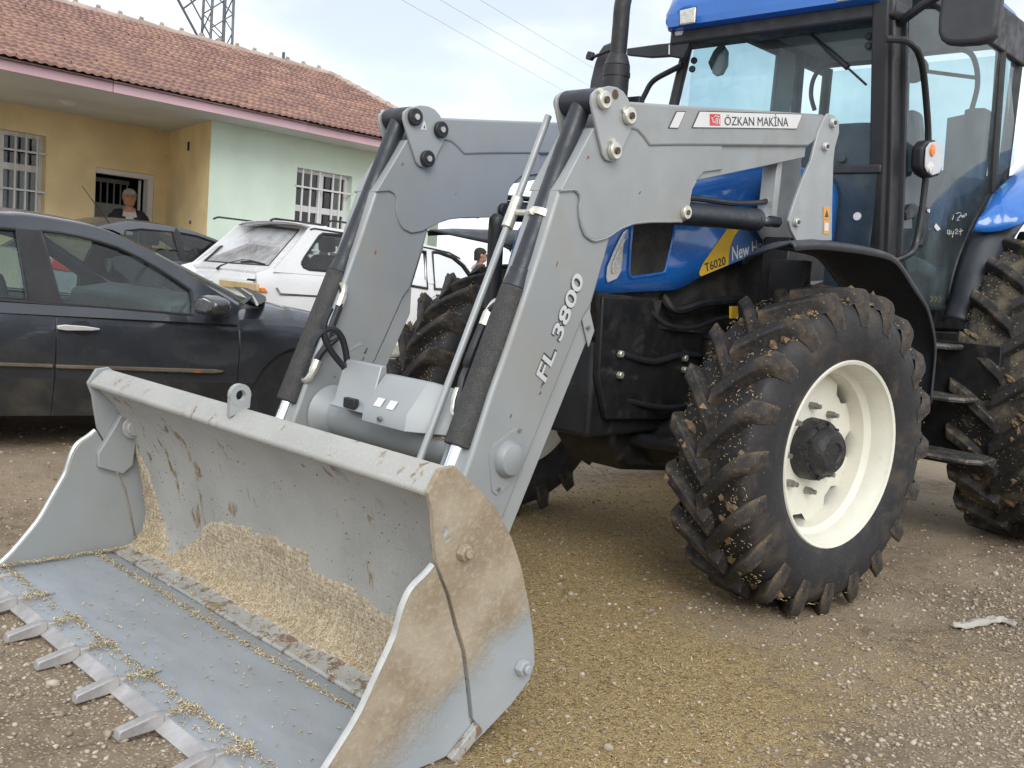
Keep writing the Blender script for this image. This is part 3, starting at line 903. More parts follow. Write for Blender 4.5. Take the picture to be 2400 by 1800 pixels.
def make_car(C):
    """C: measured profile of one car. Nose towards +x, near flank at y = C['y0']"""
    root = empty(C['name'], ((C['xr'] + C['xf']) / 2, C['y0'] + C['w'] / 2, C['gz']))
    tag(root, C['label'], 'car')
    y0, w = C['y0'], C['w']; yc = y0 + w / 2
    xr, xf = C['xr'], C['xf']
    top, belt, sill = C['top'], C['belt'], C['sill']
    seams = C['seams']
    xs = sorted(set([round(float(v), 4) for v in np.linspace(xr, xf, 64)]))
    xs = [x for x in xs if min([abs(x - s) for s in seams] + [1]) > 0.02]
    st = [(x, 0.0) for x in xs]
    for s in seams: st += [(s - 0.004, 0.0), (s, 0.010), (s + 0.004, 0.0)]
    st.sort()
    def half(x):
        t1 = max(0.0, (xr + 0.55 - x) / 0.55); t2 = max(0.0, (x - (xf - 0.75)) / 0.75)
        return w / 2 * (1 - C.get('taper', 0.13) * t1 ** 2.2 - 0.22 * t2 ** 2.2)
    rows = []
    for x, inset in st:
        hw = half(x); zb = lerp_list(belt, x); zt = lerp_list(top, x); zs = lerp_list(sill, x)
        zm = zs + (zb - zs) * 0.55
        half_sec = [(0.0, zt + C['crown']), (0.55 * hw, zt + C['crown'] * 0.7), (0.86 * hw, zt), (0.955 * hw, zb), (0.985 * hw, zb - 0.06), (hw - inset * 0.6, zb - 0.15), (hw - inset, zm), (hw * 0.992 - inset, zs + 0.20), (hw * 0.975 - inset, zs + 0.10), (hw * 0.955, zs), (hw * 0.6, zs - 0.02)]
        sec = [(yc - a, b) for a, b in half_sec] 
        full = sec[::-1] + [(yc + a, b) for a, b in half_sec[1:]]
        rows.append([(x, a, b) for a, b in full])
    nb = len(rows[0])
    door_rng = [(a, b) for a, b in zip(C['doors'][:-1], C['doors'][1:])]
    body = MB(); doors = {}
    n = len(rows)
    for i in range(n - 1):
        xm = (st[i][0] + st[i + 1][0]) / 2
        insd = None
        for k, (a, b) in enumerate(door_rng):
            if a + 0.003 < xm < b - 0.003: insd = k
        for j in range(nb - 1):
            q = [rows[i][j], rows[i][j + 1], rows[i + 1][j + 1], rows[i + 1][j]]
            row_near = 2 <= j <= 6            # flank rows of the near side
            low = C.get('lower') and (j in (1, 2) or nb - 2 - j in (1, 2))
            if insd is not None and row_near:
                doors.setdefault(insd, MB()).add(q, [(0, 1, 2, 3)], 1 if (low and C.get('lower_doors')) else 0)
            else:
                body.add(q, [(0, 1, 2, 3)], 1 if low else 0)
    body.add(rows[0], [tuple(range(nb))]); body.add(rows[-1], [tuple(range(nb - 1, -1, -1))])
    mats = [C['paint'], C.get('lower', C['paint'])]
    def weld(o):
        bm = bmesh.new(); bm.from_mesh(o.data)
        bmesh.ops.remove_doubles(bm, verts=bm.verts, dist=0.0005)
        bmesh.ops.recalc_face_normals(bm, faces=bm.faces)
        bm.to_mesh(o.data); bm.free()
        o.data.polygons.foreach_set('use_smooth', [True] * len(o.data.polygons))
        o.data.set_sharp_from_angle(angle=math.radians(32))
    B = body.build('body', mats, root); weld(B)
    # wheel arches cut out of the shell
    for hx, hz, rad in C['hubs']:
        for side in (0, 1):
            ya, yb = (y0 - 0.3, y0 + 0.26) if side == 0 else (y0 + w - 0.26, y0 + w + 0.3)
            cut = MB().cyl((hx, ya, hz), (hx, yb, hz), rad, n=40).build('cutter', mats[0], None)
            md = B.modifiers.new('arch', 'BOOLEAN'); md.operation = 'DIFFERENCE'; md.object = cut; md.solver = 'FLOAT' if 'FLOAT' in md.bl_rna.properties['solver'].enum_items.keys() else 'FAST'
            bake(B)
            bpy.data.objects.remove(cut)
    B.data.set_sharp_from_angle(angle=math.radians(32))
    for hx, hz, rad in C['hubs']:
        for side in (0, 1):
            yy = y0 + 0.02 if side == 0 else y0 + w - 0.02
            d = 1 if side == 0 else -1
            MB().lathe([(0.0, rad + 0.002), (0.24, rad + 0.002), (0.24, 0.0)], (hx, yy, hz), (0, d, 0), 32).build('arch_liner', 'trim_black', B, fix=False)
            W = MB().lathe([(0.02, 0.10), (0.03, C['tyre'] * 0.62), (0.015, C['tyre'] * 0.68), (0.02, C['tyre'] * 0.9), (0.05, C['tyre']), (0.16, C['tyre']), (0.19, C['tyre'] * 0.9), (0.19, 0.1)], (hx, yy, hz), (0, d, 0), 40, closed=False).build('wheel', 'car_rubber', root, smooth=40)
            cv = MB().lathe([(0.012, C['tyre'] * 0.66), (0.0, C['tyre'] * 0.60), (0.012, C['tyre'] * 0.40), (0.004, C['tyre'] * 0.16), (0.0, C['tyre'] * 0.14), (0.0, 0.0)], (hx, yy, hz), (0, d, 0), 32).build('wheel_cover', 'wheel_cover', W)
    door_objs = {}
    for k, mb in doors.items():
        o = mb.build('door', mats, root); weld(o)
        door_objs[k] = o
    # ------------------------------------------------ greenhouse
    lean = C['lean']
    zref = lerp_list(belt, (C['rail'][0][0] + C['rail'][-1][0]) / 2)
    hb = w / 2 * 0.955
    def gy(z, side): 
        off = (z - zref) * lean
        return yc - hb + off if side == 0 else yc + hb - off
    rail = C['rail']                        # (x, z) from the rear foot over the roof to the front foot
    base = [(rail[-1][0], lerp_list(belt, rail[-1][0]) - 0.03), (rail[0][0], lerp_list(belt, rail[0][0]) - 0.03)]
    for side in (0, 1):
        me = holed_mesh('side_frame', rail + base, C['windows'], lambda x, z: (x, gy(z, side), z))
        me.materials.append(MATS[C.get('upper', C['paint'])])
        o = bpy.data.objects.new('side_frame', me); place(o, root)
        so = o.modifiers.new('thick', 'SOLIDIFY'); so.thickness = 0.03; so.offset = 0
        for wd in C['windows']:
            P = [(x, gy(z, side) + (0.004 if side == 0 else -0.004), z) for x, z in wd]
            MB().add(P, [tuple(range(len(P)))]).build('side_window', C['glass'], root, smooth=0)
            P2 = [np.array([x, gy(z, side) - (0.012 if side == 0 else -0.012), z]) for x, z in wd]
            MB().tube(P2 + [P2[0]], C.get('seal', 0.010), 6, caps=False).build('window_seal', 'trim_black', root)
        for pl_ in C.get('black_posts', []):
            P = [(x, gy(z, side) - (0.019 if side == 0 else -0.019), z) for x, z in pl_]
            MB().add(P, [tuple(range(len(P)))]).build('door_post', 'trim_black', root, smooth=0)
    # roof skin between the two rails
    i0, i1 = C['roof_idx']
    rr = smooth_curve(rail[i0:i1 + 1], 3)
    rows = []
    for p in rr:
        x, z = p
        a, b = gy(z, 0) - 0.012, gy(z, 1) + 0.012
        row = []
        for t in np.linspace(0, 1, 11):
            e = 1 - abs(2 * t - 1) ** 2.6
            row.append((x, a + (b - a) * t, z + 0.003 + C['roof_crown'] * e))
        rows.append(row)
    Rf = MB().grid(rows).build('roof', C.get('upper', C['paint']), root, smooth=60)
    so = Rf.modifiers.new('thick', 'SOLIDIFY'); so.thickness = 0.03; so.offset = -1
    # windscreen and rear glass
    def screen(name, pa, pb, bow, mat):
        rows = []
        for s in np.linspace(0, 1, 6):
            x = pa[0] + (pb[0] - pa[0]) * s; z = pa[1] + (pb[1] - pa[1]) * s
            a, b = gy(z, 0) + 0.03, gy(z, 1) - 0.03
            rows.append([(x + bow * (1 - 0.75 * s) * (1 - abs(2 * t - 1) ** C.get('bow_pow', 2.0)), a + (b - a) * t, z + C['roof_crown'] * s * (1 - abs(2 * t - 1) ** 2.6)) for t in np.linspace(0, 1, 9)])
        return MB().grid(rows).build(name, mat, root, smooth=60)
    screen('windscreen', rail[-1], rail[i1], C.get('bow', 0.10), C['glass'])
    if C.get('rear_glass', True): screen('rear_window', rail[0], rail[i0], -0.06, C['glass'])
    # ------------------------------------------------ inside
    cab0, cab1 = rail[0][0], rail[-1][0]
    zb = zref
    xs_ = C['seat_x']
    for x in xs_:
        for yy in (y0 + w * 0.30, y0 + w * 0.70):
            sx = MB().prism([(x - 0.22, zb - 0.25), (x + 0.15, zb - 0.25), (x + 0.06, zb + 0.12), (x - 0.04, zb + 0.18), (x - 0.12, zb + 0.15)], yy - 0.23, yy + 0.23).build('seat', 'car_inside', root, bevel=0.04)
            MB().prism([(x - 0.10, zb + 0.20), (x - 0.02, zb + 0.20), (x - 0.04, zb + 0.36), (x - 0.11, zb + 0.35)], yy - 0.12, yy + 0.12).build('headrest', 'car_inside', sx, bevel=0.03)
    cab1 += C.get('dash_dx', 0.0)
    MB().prism([(cab1 - 0.75, zb - 0.30), (cab1 - 0.72, zb + 0.02), (cab1 - 0.45, zb + 0.07), (cab1 + 0.02, zb - 0.01), (cab1 + 0.02, zb - 0.30)], y0 + 0.16, y0 + w - 0.16).build('dashboard', 'dash_grey', root, bevel=0.03)
    if C.get('wheel_y') is not None:
        wx, ty, wz = C.get('wheel_pos', (cab1 - 0.86, C['wheel_y'], zb + 0.03))
        ring = [(wx + 0.07 * math.sin(t), ty + 0.185 * math.cos(t), wz + 0.17 * math.sin(t)) for t in np.linspace(0, 2 * math.pi, 30)]
        sw = MB().tube(ring, 0.016, 8, caps=False).tube([ring[0], (wx + 0.03, ty, wz - 0.02), ring[15]], 0.016, 6).tube([(wx + 0.03, ty, wz - 0.02), (wx - 0.06, ty, wz - 0.16)], 0.018, 6).cyl((wx + 0.02, ty, wz - 0.02), (wx + 0.16, ty, wz - 0.07), 0.05, n=12)
        sw.build('steering_wheel', 'dash_grey', root)
    return root, B, gy, door_objs

def build_sedan():
    Y0 = 5.2
    P = lambda *p: xz(p, Y0 + 0.04)
    KL = 0.34
    zb0 = on_y((300, 722), Y0)[2]
    def G(*p):   # on the leaning glass plane
        pt = np.array([0, Y0 + 0.04, zb0]); nrm = np.array([0, 1.0, -KL])
        return [(q[0], q[2]) for q in (on_plane(a, pt, nrm) for a in p)]
    belt_m = xz([(0, 708), (101, 716), (450, 743), (553, 752), (600, 748), (720, 757)], Y0)
    belt = [(-1.2, belt_m[0][1] + 0.03)] + belt_m + [(4.0, 0.79), (4.40, 0.66)]
    xA = belt_m[3][0]
    hood = xz([(597, 712), (720, 722)], Y0 + 0.25)
    top = [(-1.2, 0.93), (-0.30, 1.00), (-0.20, 0.80), (xA - 0.10, 0.80), (xA + 0.05, 0.915), (xA + 0.45, 0.930), (3.90, 0.86), (4.25, 0.74), (4.40, 0.62)]
    sill = [(-1.2, 0.34), (0.5, 0.36), (1.7, 0.335), (3.0, 0.28), (4.4, 0.26)]
    rail = G((0, 507), (56, 509), (108, 515), (181, 527), (235, 539), (289, 558), (400, 618), (500, 683), (552, 716))
    zr = rail[0][1]
    rear = [(-0.55, 1.0), (-0.25, 1.12), (0.1, 1.24), (0.6, zr - 0.01), (1.2, zr + 0.005)]
    rail = rear + rail
    wf = G((93, 541), (140, 546), (181, 554), (230, 566), (271, 579), (320, 602), (362, 626), (410, 656), (444, 680), (450, 710), (448, 738), (300, 725), (139, 711))
    wr = G((34, 537), (62, 702), (0, 697)) 
    wr = [(0.35, zb0 + 0.06), (0.45, zb0 + 0.22), (0.75, 1.26), (1.1, 1.275)] + [wr[0], wr[1], wr[2]] + [(0.8, zb0 + 0.055)]
    post = G((34, 535), (92, 540), (138, 712), (61, 703))
    s1 = xz([(130, 870)], Y0)[0][0]; s2 = xz([(560, 850)], Y0)[0][0]
    hub = xz([(706, 946)], Y0)[0]
    hubs = [(hub[0], hub[1] - 0.01, 0.375), (hub[0] - 2.75, hub[1] + 0.10, 0.36)]
    C = dict(name='dark_sedan', label='dusty dark blue sedan side-on behind the bucket', y0=Y0, w=1.74, xr=-1.15, xf=4.40, gz=0.05, top=top, belt=belt, sill=sill, crown=0.045,
             seams=[s1, s2, 0.78], doors=[0.78, s1, s2], hubs=hubs, tyre=0.315, lean=KL, rail=rail, windows=[wf, wr], black_posts=[post], roof_idx=(4, 10), roof_crown=0.055,
             paint='sedan_paint', lower='sedan_lower', lower_doors=True, bow=0.42, bow_pow=3.2, wheel_pos=(2.93, Y0 + 1.05, 1.00), dash_dx=0.34, glass='car_glass', seat_x=[1.75, 0.85], wheel_y=Y0 + 1.15, seal=0.009)
    C['wheel_y'] = Y0 + 1.22
    root, B, gy, doors = make_car(C)
    # handle, trim strips, mirror, wipers, aerial, belt moulding
    D = doors.get(1, B)
    hp = [on_y(p, Y0 - 0.03) for p in V(4, (375, 452), (430, 446), (560, 456), (650, 470), (648, 480), (600, 485), (430, 484), (378, 476))]
    MB().extrude(hp, (0, 0.025, 0)).build('door_handle', 'silver_handle', D, bevel=0.008)
    hb_ = [on_y(p, Y0 - 0.004) for p in V(4, (470, 440), (500, 422), (560, 422), (600, 455), (580, 500), (530, 512), (490, 495))]
    MB().extrude(hb_, (0, 0.010, 0)).build('handle_recess', 'trim_black', D)
    for pts in (((366, 705), (1400, 736), (1462, 745), (1440, 756), (1380, 762), (366, 728)), ((-600, 672), (345, 702), (345, 725), (-600, 697))):
        tp = [on_y(p, Y0 - 0.014) for p in V(4, *pts)]
        MB().extrude(tp, (0, 0.02, 0)).build('trim_strip', 'sedan_trim', D, bevel=0.004)
    rs = [on_y(p, Y0 - 0.016) for p in V(4, (1255, 734), (1305, 736), (1305, 758), (1255, 756))]
    flat('trim_patch', rs, (0, -1, 0), 0.002, 'rust_patch', D)
    mr = [on_x(p, 2.66) for p in V(4, (1250, 290), (1275, 258), (1320, 252), (1375, 275), (1392, 320), (1380, 375), (1330, 388), (1250, 372))]
    MB().extrude(mr, (0.11, 0.0, 0)).build('wing_mirror', 'sedan_paint', root, bevel=0.03, seg=3)
    ft = [on_y(p, Y0 - 0.01) for p in V(4, (1370, 310), (1440, 350), (1470, 380), (1450, 395), (1360, 390))]
    MB().extrude(ft, (0, -0.06, 0)).build('mirror_foot', 'trim_black', root, bevel=0.008)
    bl = [on_y(p, Y0 + 0.030) for p in ((-200, 690), (0, 704), (101, 712), (300, 727), (452, 740))]
    MB().tube(bl, 0.013, 6).build('belt_moulding', 'trim_black', root)
    for pts in (((570, 693), (600, 690), (625, 700), (600, 722)), ):
        pass
    co = [on_z(p, 0.985) for p in V('w', (600, 1070), (760, 1085), (900, 1140), (1010, 1200), (1020, 1240), (960, 1280), (880, 1300), (760, 1200))]
    MB().extrude(co, (0, 0, 0.006)).build('cowl_grille', 'trim_black', root)
    wa = [on_z(p, 1.0) for p in V('w', (690, 1290), (800, 1210), (870, 1170))]
    MB().tube(wa, [0.012, 0.010, 0.008], 6).build('wiper', 'trim_black', root)
    wb = [on_z(p, 1.0) for p in V('w', (700, 1090), (840, 1180), (900, 1290))]
    MB().tube(wb, 0.008, 6).build('wiper', 'zinc', root)
    a0 = on_y(V1('s', 1420, 240), Y0 + 0.85); a1 = on_y((192, 435), Y0 + 0.85)
    MB().tube([a0, a1], [0.0035, 0.0022], 5).build('aerial', 'trim_black', root)
    MB().box((4.36, Y0 + 0.1, 0.45), (4.42, Y0 + 1.64, 0.60)).build('front_bumper', 'sedan_lower', root, bevel=0.03)
    MB().box((4.20, Y0 + 0.06, 0.62), (4.34, Y0 + 0.36, 0.74)).build('headlight', 'lamp_lens', root, bevel=0.03)

def build_silver():
    Y0 = 9.9
    zb0 = 1.10; KL = 0.30
    def G(*p):
        pt = np.array([0, Y0 + 0.04, zb0]); nrm = np.array([0, 1.0, -KL])
        return [(q[0], q[2]) for q in (on_plane(a, pt, nrm) for a in p)]
    rail = G((290, 524), (330, 524), (400, 533), (460, 546), (500, 560), (530, 574))
    x0 = rail[0][0]
    rail = [(x0 - 0.75, zb0 + 0.02), (x0 - 0.42, zb0 + 0.26)] + rail + [(rail[-1][0] + 0.55, zb0 + 0.17), (rail[-1][0] + 0.95, zb0 - 0.02)]
    wr = G((292, 540), (330, 536), (404, 543), (424, 610), (330, 608), (275, 600))
    wf = G((421, 545), (460, 552), (500, 566), (525, 577), (560, 600), (575, 620), (437, 613))
    xr = 3.42; xf = xr + 4.1
    belt = [(xr, 1.07), (4.2, 1.11), (xf - 1.2, 1.06), (xf - 0.4, 0.98), (xf, 0.84)]
    top = [(xr, 1.12), (xr + 0.35, 1.14), (xr + 0.42, 1.0), (rail[-1][0] - 0.1, 0.98), (rail[-1][0], 1.09), (xf - 0.4, 0.99), (xf, 0.82)]
    hubs = [(xr + 0.85, 0.45, 0.34), (xr + 3.3, 0.45, 0.34)]
    C = dict(name='silver_hatchback', label='silver grey car behind the dark sedan, in front of the doorway', y0=Y0, w=1.66, xr=xr, xf=xf, gz=0.14, top=top, belt=belt, sill=[(xr, 0.36), (xf, 0.36)], crown=0.02,
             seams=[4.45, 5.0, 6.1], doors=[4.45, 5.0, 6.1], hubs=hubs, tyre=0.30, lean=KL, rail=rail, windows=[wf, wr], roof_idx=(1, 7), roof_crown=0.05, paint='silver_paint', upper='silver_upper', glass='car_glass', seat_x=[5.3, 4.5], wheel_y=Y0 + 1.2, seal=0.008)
    root, B, gy, doors = make_car(C)
    tl = [on_y(p, Y0 - 0.012) for p in V('s', (690, 650), (1100, 655), (1105, 700), (1100, 850), (1060, 875), (880, 865), (690, 835), (675, 780))]
    MB().extrude(tl, (0, 0.05, 0)).build('tail_light', 'red_lens', root, bevel=0.012)
    fl = [on_y(p, Y0 - 0.006) for p in V('s', (1380, 760), (1410, 745), (1540, 755), (1585, 800), (1590, 880), (1560, 910), (1420, 900), (1380, 860))]
    MB().tube(fl + [fl[0]], 0.006, 5, caps=False).build('fuel_lid', 'dash_grey', root)
    post = G((411, 533), (420, 545), (436, 613), (426, 613), (406, 545))
    P = [(x, gy(z, 0) - 0.02, z) for x, z in post]
    MB().add(P, [tuple(range(len(P)))]).build('door_post', 'trim_black', root, smooth=0)

def build_wagon():
    Y0 = 8.05; W = 1.62
    KL = 0.24; zb0 = 1.17
    def G(*p):
        pt = np.array([0, Y0 + 0.04, zb0]); nrm = np.array([0, 1.0, -KL])
        return [(q[0], q[2]) for q in (on_plane(a, pt, nrm) for a in p)]
    rail = G((640, 632), (688, 577), (724, 533), (735, 531), (830, 546), (1007, 578), (1050, 588), (1075, 602), (1115, 645), (1128, 664))
    wq = G(*V('w', (1465, 760), (1500, 690), (1690, 410), (1740, 375), (2010, 395), (2200, 425), (2200, 890), (1800, 860), (1560, 840), (1490, 810)))
    wrd = G((845, 563), (996, 590), (1000, 676), (850, 650))
    wf = G((1011, 590), (1030, 591), (1062, 603), (1085, 622), (1112, 660), (1118, 682), (1017, 677))
    xr = 4.86; xf = 8.95
    belt = [(xr, 1.10), (5.1, 1.17), (7.6, 1.15), (8.6, 1.08), (xf, 1.02)]
    top = [(xr, 0.95), (4.95, 1.05), (5.12, 1.15), (5.20, 1.02), (7.62, 1.0), (7.74, 1.16), (8.7, 1.07), (xf, 1.0)]
    hubs = [(xr + 0.92, 0.46, 0.33), (xr + 3.35, 0.46, 0.33)]
    C = dict(name='white_wagon', label='old white station wagon seen from its rear corner', y0=Y0, w=W, xr=xr, xf=xf, gz=0.14, top=top, belt=belt, sill=[(xr, 0.40), (xf, 0.38)], crown=0.015,
             seams=[5.95, 6.87, 7.75], doors=[5.95, 6.87, 7.75], hubs=hubs, tyre=0.30, lean=KL, rail=rail, windows=[wq, wrd, wf], roof_idx=(2, 6), roof_crown=0.045, paint='white_paint', glass='clear_glass', seat_x=[6.75, 6.0], wheel_y=Y0 + 1.2, seal=0.016, rear_glass=False, taper=0.03)
    root, B, gy, doors = make_car(C)
    # tailgate
    pt = np.array([5.09, 0, 1.17]); k = (5.66 - 5.09) / (1.575 - 1.17)
    nrm = np.array([1.0, 0, -k]); 
    tg = lambda *ps: [on_plane(p, pt, nrm) for p in ps]
    gl = tg(*V('w', (235, 735), (735, 285), (1000, 280), (1465, 330), (1445, 360), (1070, 800), (600, 765)))
    yr_ = [p[1] for p in gl]
    edge = [np.array([5.07, Y0 + 0.10, 1.14]), np.array([5.07, Y0 + W - 0.10, 1.14]), np.array([5.68, Y0 + W - 0.17, 1.575]), np.array([5.68, Y0 + 0.17, 1.575])]
    # painted surround of the glass
    out = [(Y0 + 0.055, 1.10), (Y0 + W - 0.055, 1.10), (Y0 + W - 0.16, 1.60), (Y0 + 0.155, 1.60)]
    me = holed_mesh('tailgate', out, [[(p[1], p[2]) for p in gl]], lambda y, z: (pt[0] + k * (z - pt[2]), y, z))
    me.materials.append(MATS['white_paint'])
    tgo = bpy.data.objects.new('tailgate', me); place(tgo, root)
    so = tgo.modifiers.new('thick', 'SOLIDIFY'); so.thickness = 0.03; so.offset = 0
    MB().add([p + np.array([-0.004, 0, 0]) for p in gl], [tuple(range(len(gl)))]).build('tailgate_glass', 'shiny_glass', tgo, smooth=0)
    g2 = [p + np.array([-0.014, 0, 0.0]) for p in gl]
    MB().tube(g2 + [g2[0]], 0.014, 6, caps=False).build('glass_seal', 'trim_black', tgo)
    # lower tailgate panel, slightly proud of the body end
    MB().add([(5.10, Y0 + 0.05, 1.12), (5.10, Y0 + W - 0.05, 1.12), (4.845, Y0 + W - 0.12, 0.985), (4.845, Y0 + 0.12, 0.985), (4.825, Y0 + 0.12, 0.72), (4.825, Y0 + W - 0.12, 0.72)], [(0, 1, 2, 3), (3, 2, 5, 4)]).build('tailgate_panel', 'white_paint', tgo, smooth=50)
    bz = [on_x(p, 4.83) for p in V('w', (440, 970), (930, 1025), (935, 1125), (440, 1060))]
    MB().extrude(bz, (-0.03, 0, 0)).build('rear_garnish', 'bumper_tan', root, bevel=0.008)
    bl = [on_y(p, Y0 - 0.006) for p in V('w', (935, 1075), (1000, 1075), (1045, 1135), (940, 1128))]
    MB().extrude(bl, (0, 0.04, 0)).build('side_marker', 'amber', root, bevel=0.006)
    hd = [on_x(p, 4.835) for p in V('w', (800, 955), (892, 965), (875, 992), (778, 980))]
    MB().extrude(hd, (-0.02, 0, 0)).build('tailgate_handle', 'trim_black', tgo, bevel=0.004)
    w0 = [on_plane(p, pt - np.array([0.03, 0, 0]), nrm) for p in V('w', (380, 830), (430, 790), (520, 755), (700, 710), (830, 720))]
    MB().tube(w0, [0.016, 0.012, 0.006, 0.004, 0.004], 6).build('rear_wiper', 'trim_black', tgo)
    w1 = [on_plane(p, pt - np.array([0.035, 0, 0]), nrm) for p in V('w', (695, 740), (850, 735), (1000, 775))]
    MB().tube(w1, 0.011, 6).build('wiper_blade', 'trim_black', tgo)
    # roof bars
    zr_ = 1.62
    for pts in (((1070, 205), (1130, 182), (1200, 188), (1600, 240), (1780, 268)), ((1790, 275), (1850, 212), (1900, 210), (2100, 240), (2500, 310))):
        bp = [on_y(p, Y0 + 0.26) for p in V('w', *pts)]
        MB().tube(smooth_curve(bp, 3), 0.011, 6).build('roof_bar', 'trim_black', root)
        bp = [(p[0], 2 * (Y0 + W / 2) - p[1], p[2]) for p in bp]
        MB().tube(smooth_curve(bp, 3), 0.011, 6).build('roof_bar', 'trim_black', root)
    # coach line and drip rail
    for dz in (0, 14):
        cl = [on_y(p, Y0 - 0.004) for p in V('w', (1145 + dz, 1075), (1195 + dz, 1165 - dz), (1640, 1190 - dz), (2300, 1240 - dz))]
        MB().tube(cl, 0.004, 4).build('coach_line', 'decal_black', root)
    dl = [np.array([x, gy(z, 0) - 0.02, z - 0.02]) for x, z in rail[2:8]]
    MB().tube(dl, 0.010, 6).build('drip_rail', 'trim_black', root)
    hl = [on_y(p, Y0 - 0.01) for p in V('g', (345, 1610), (370, 1605), (440, 1608), (440, 1625), (370, 1630), (345, 1625))]
    MB().extrude(hl, (0, 0.02, 0)).build('door_handle', 'trim_black', root)
    MB().box((4.74, Y0 + 0.04, 0.52), (4.83, Y0 + W - 0.04, 0.66)).build('rear_bumper', 'trim_black', root, bevel=0.03)

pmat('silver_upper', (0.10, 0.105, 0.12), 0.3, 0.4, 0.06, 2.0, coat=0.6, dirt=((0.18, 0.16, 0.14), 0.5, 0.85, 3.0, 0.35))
pmat('silver_handle', (0.62, 0.62, 0.62), 0.35, 0.3, 0.05, 8.0)
pmat('sedan_trim', (0.11, 0.092, 0.066), 0.6, 0, 0.2, 8.0, dirt=((0.20, 0.155, 0.10), 0.45, 0.7, 7.0, 0.6))
pmat('rust_patch', (0.24, 0.10, 0.05), 0.7, 0, 0.2, 20.0)

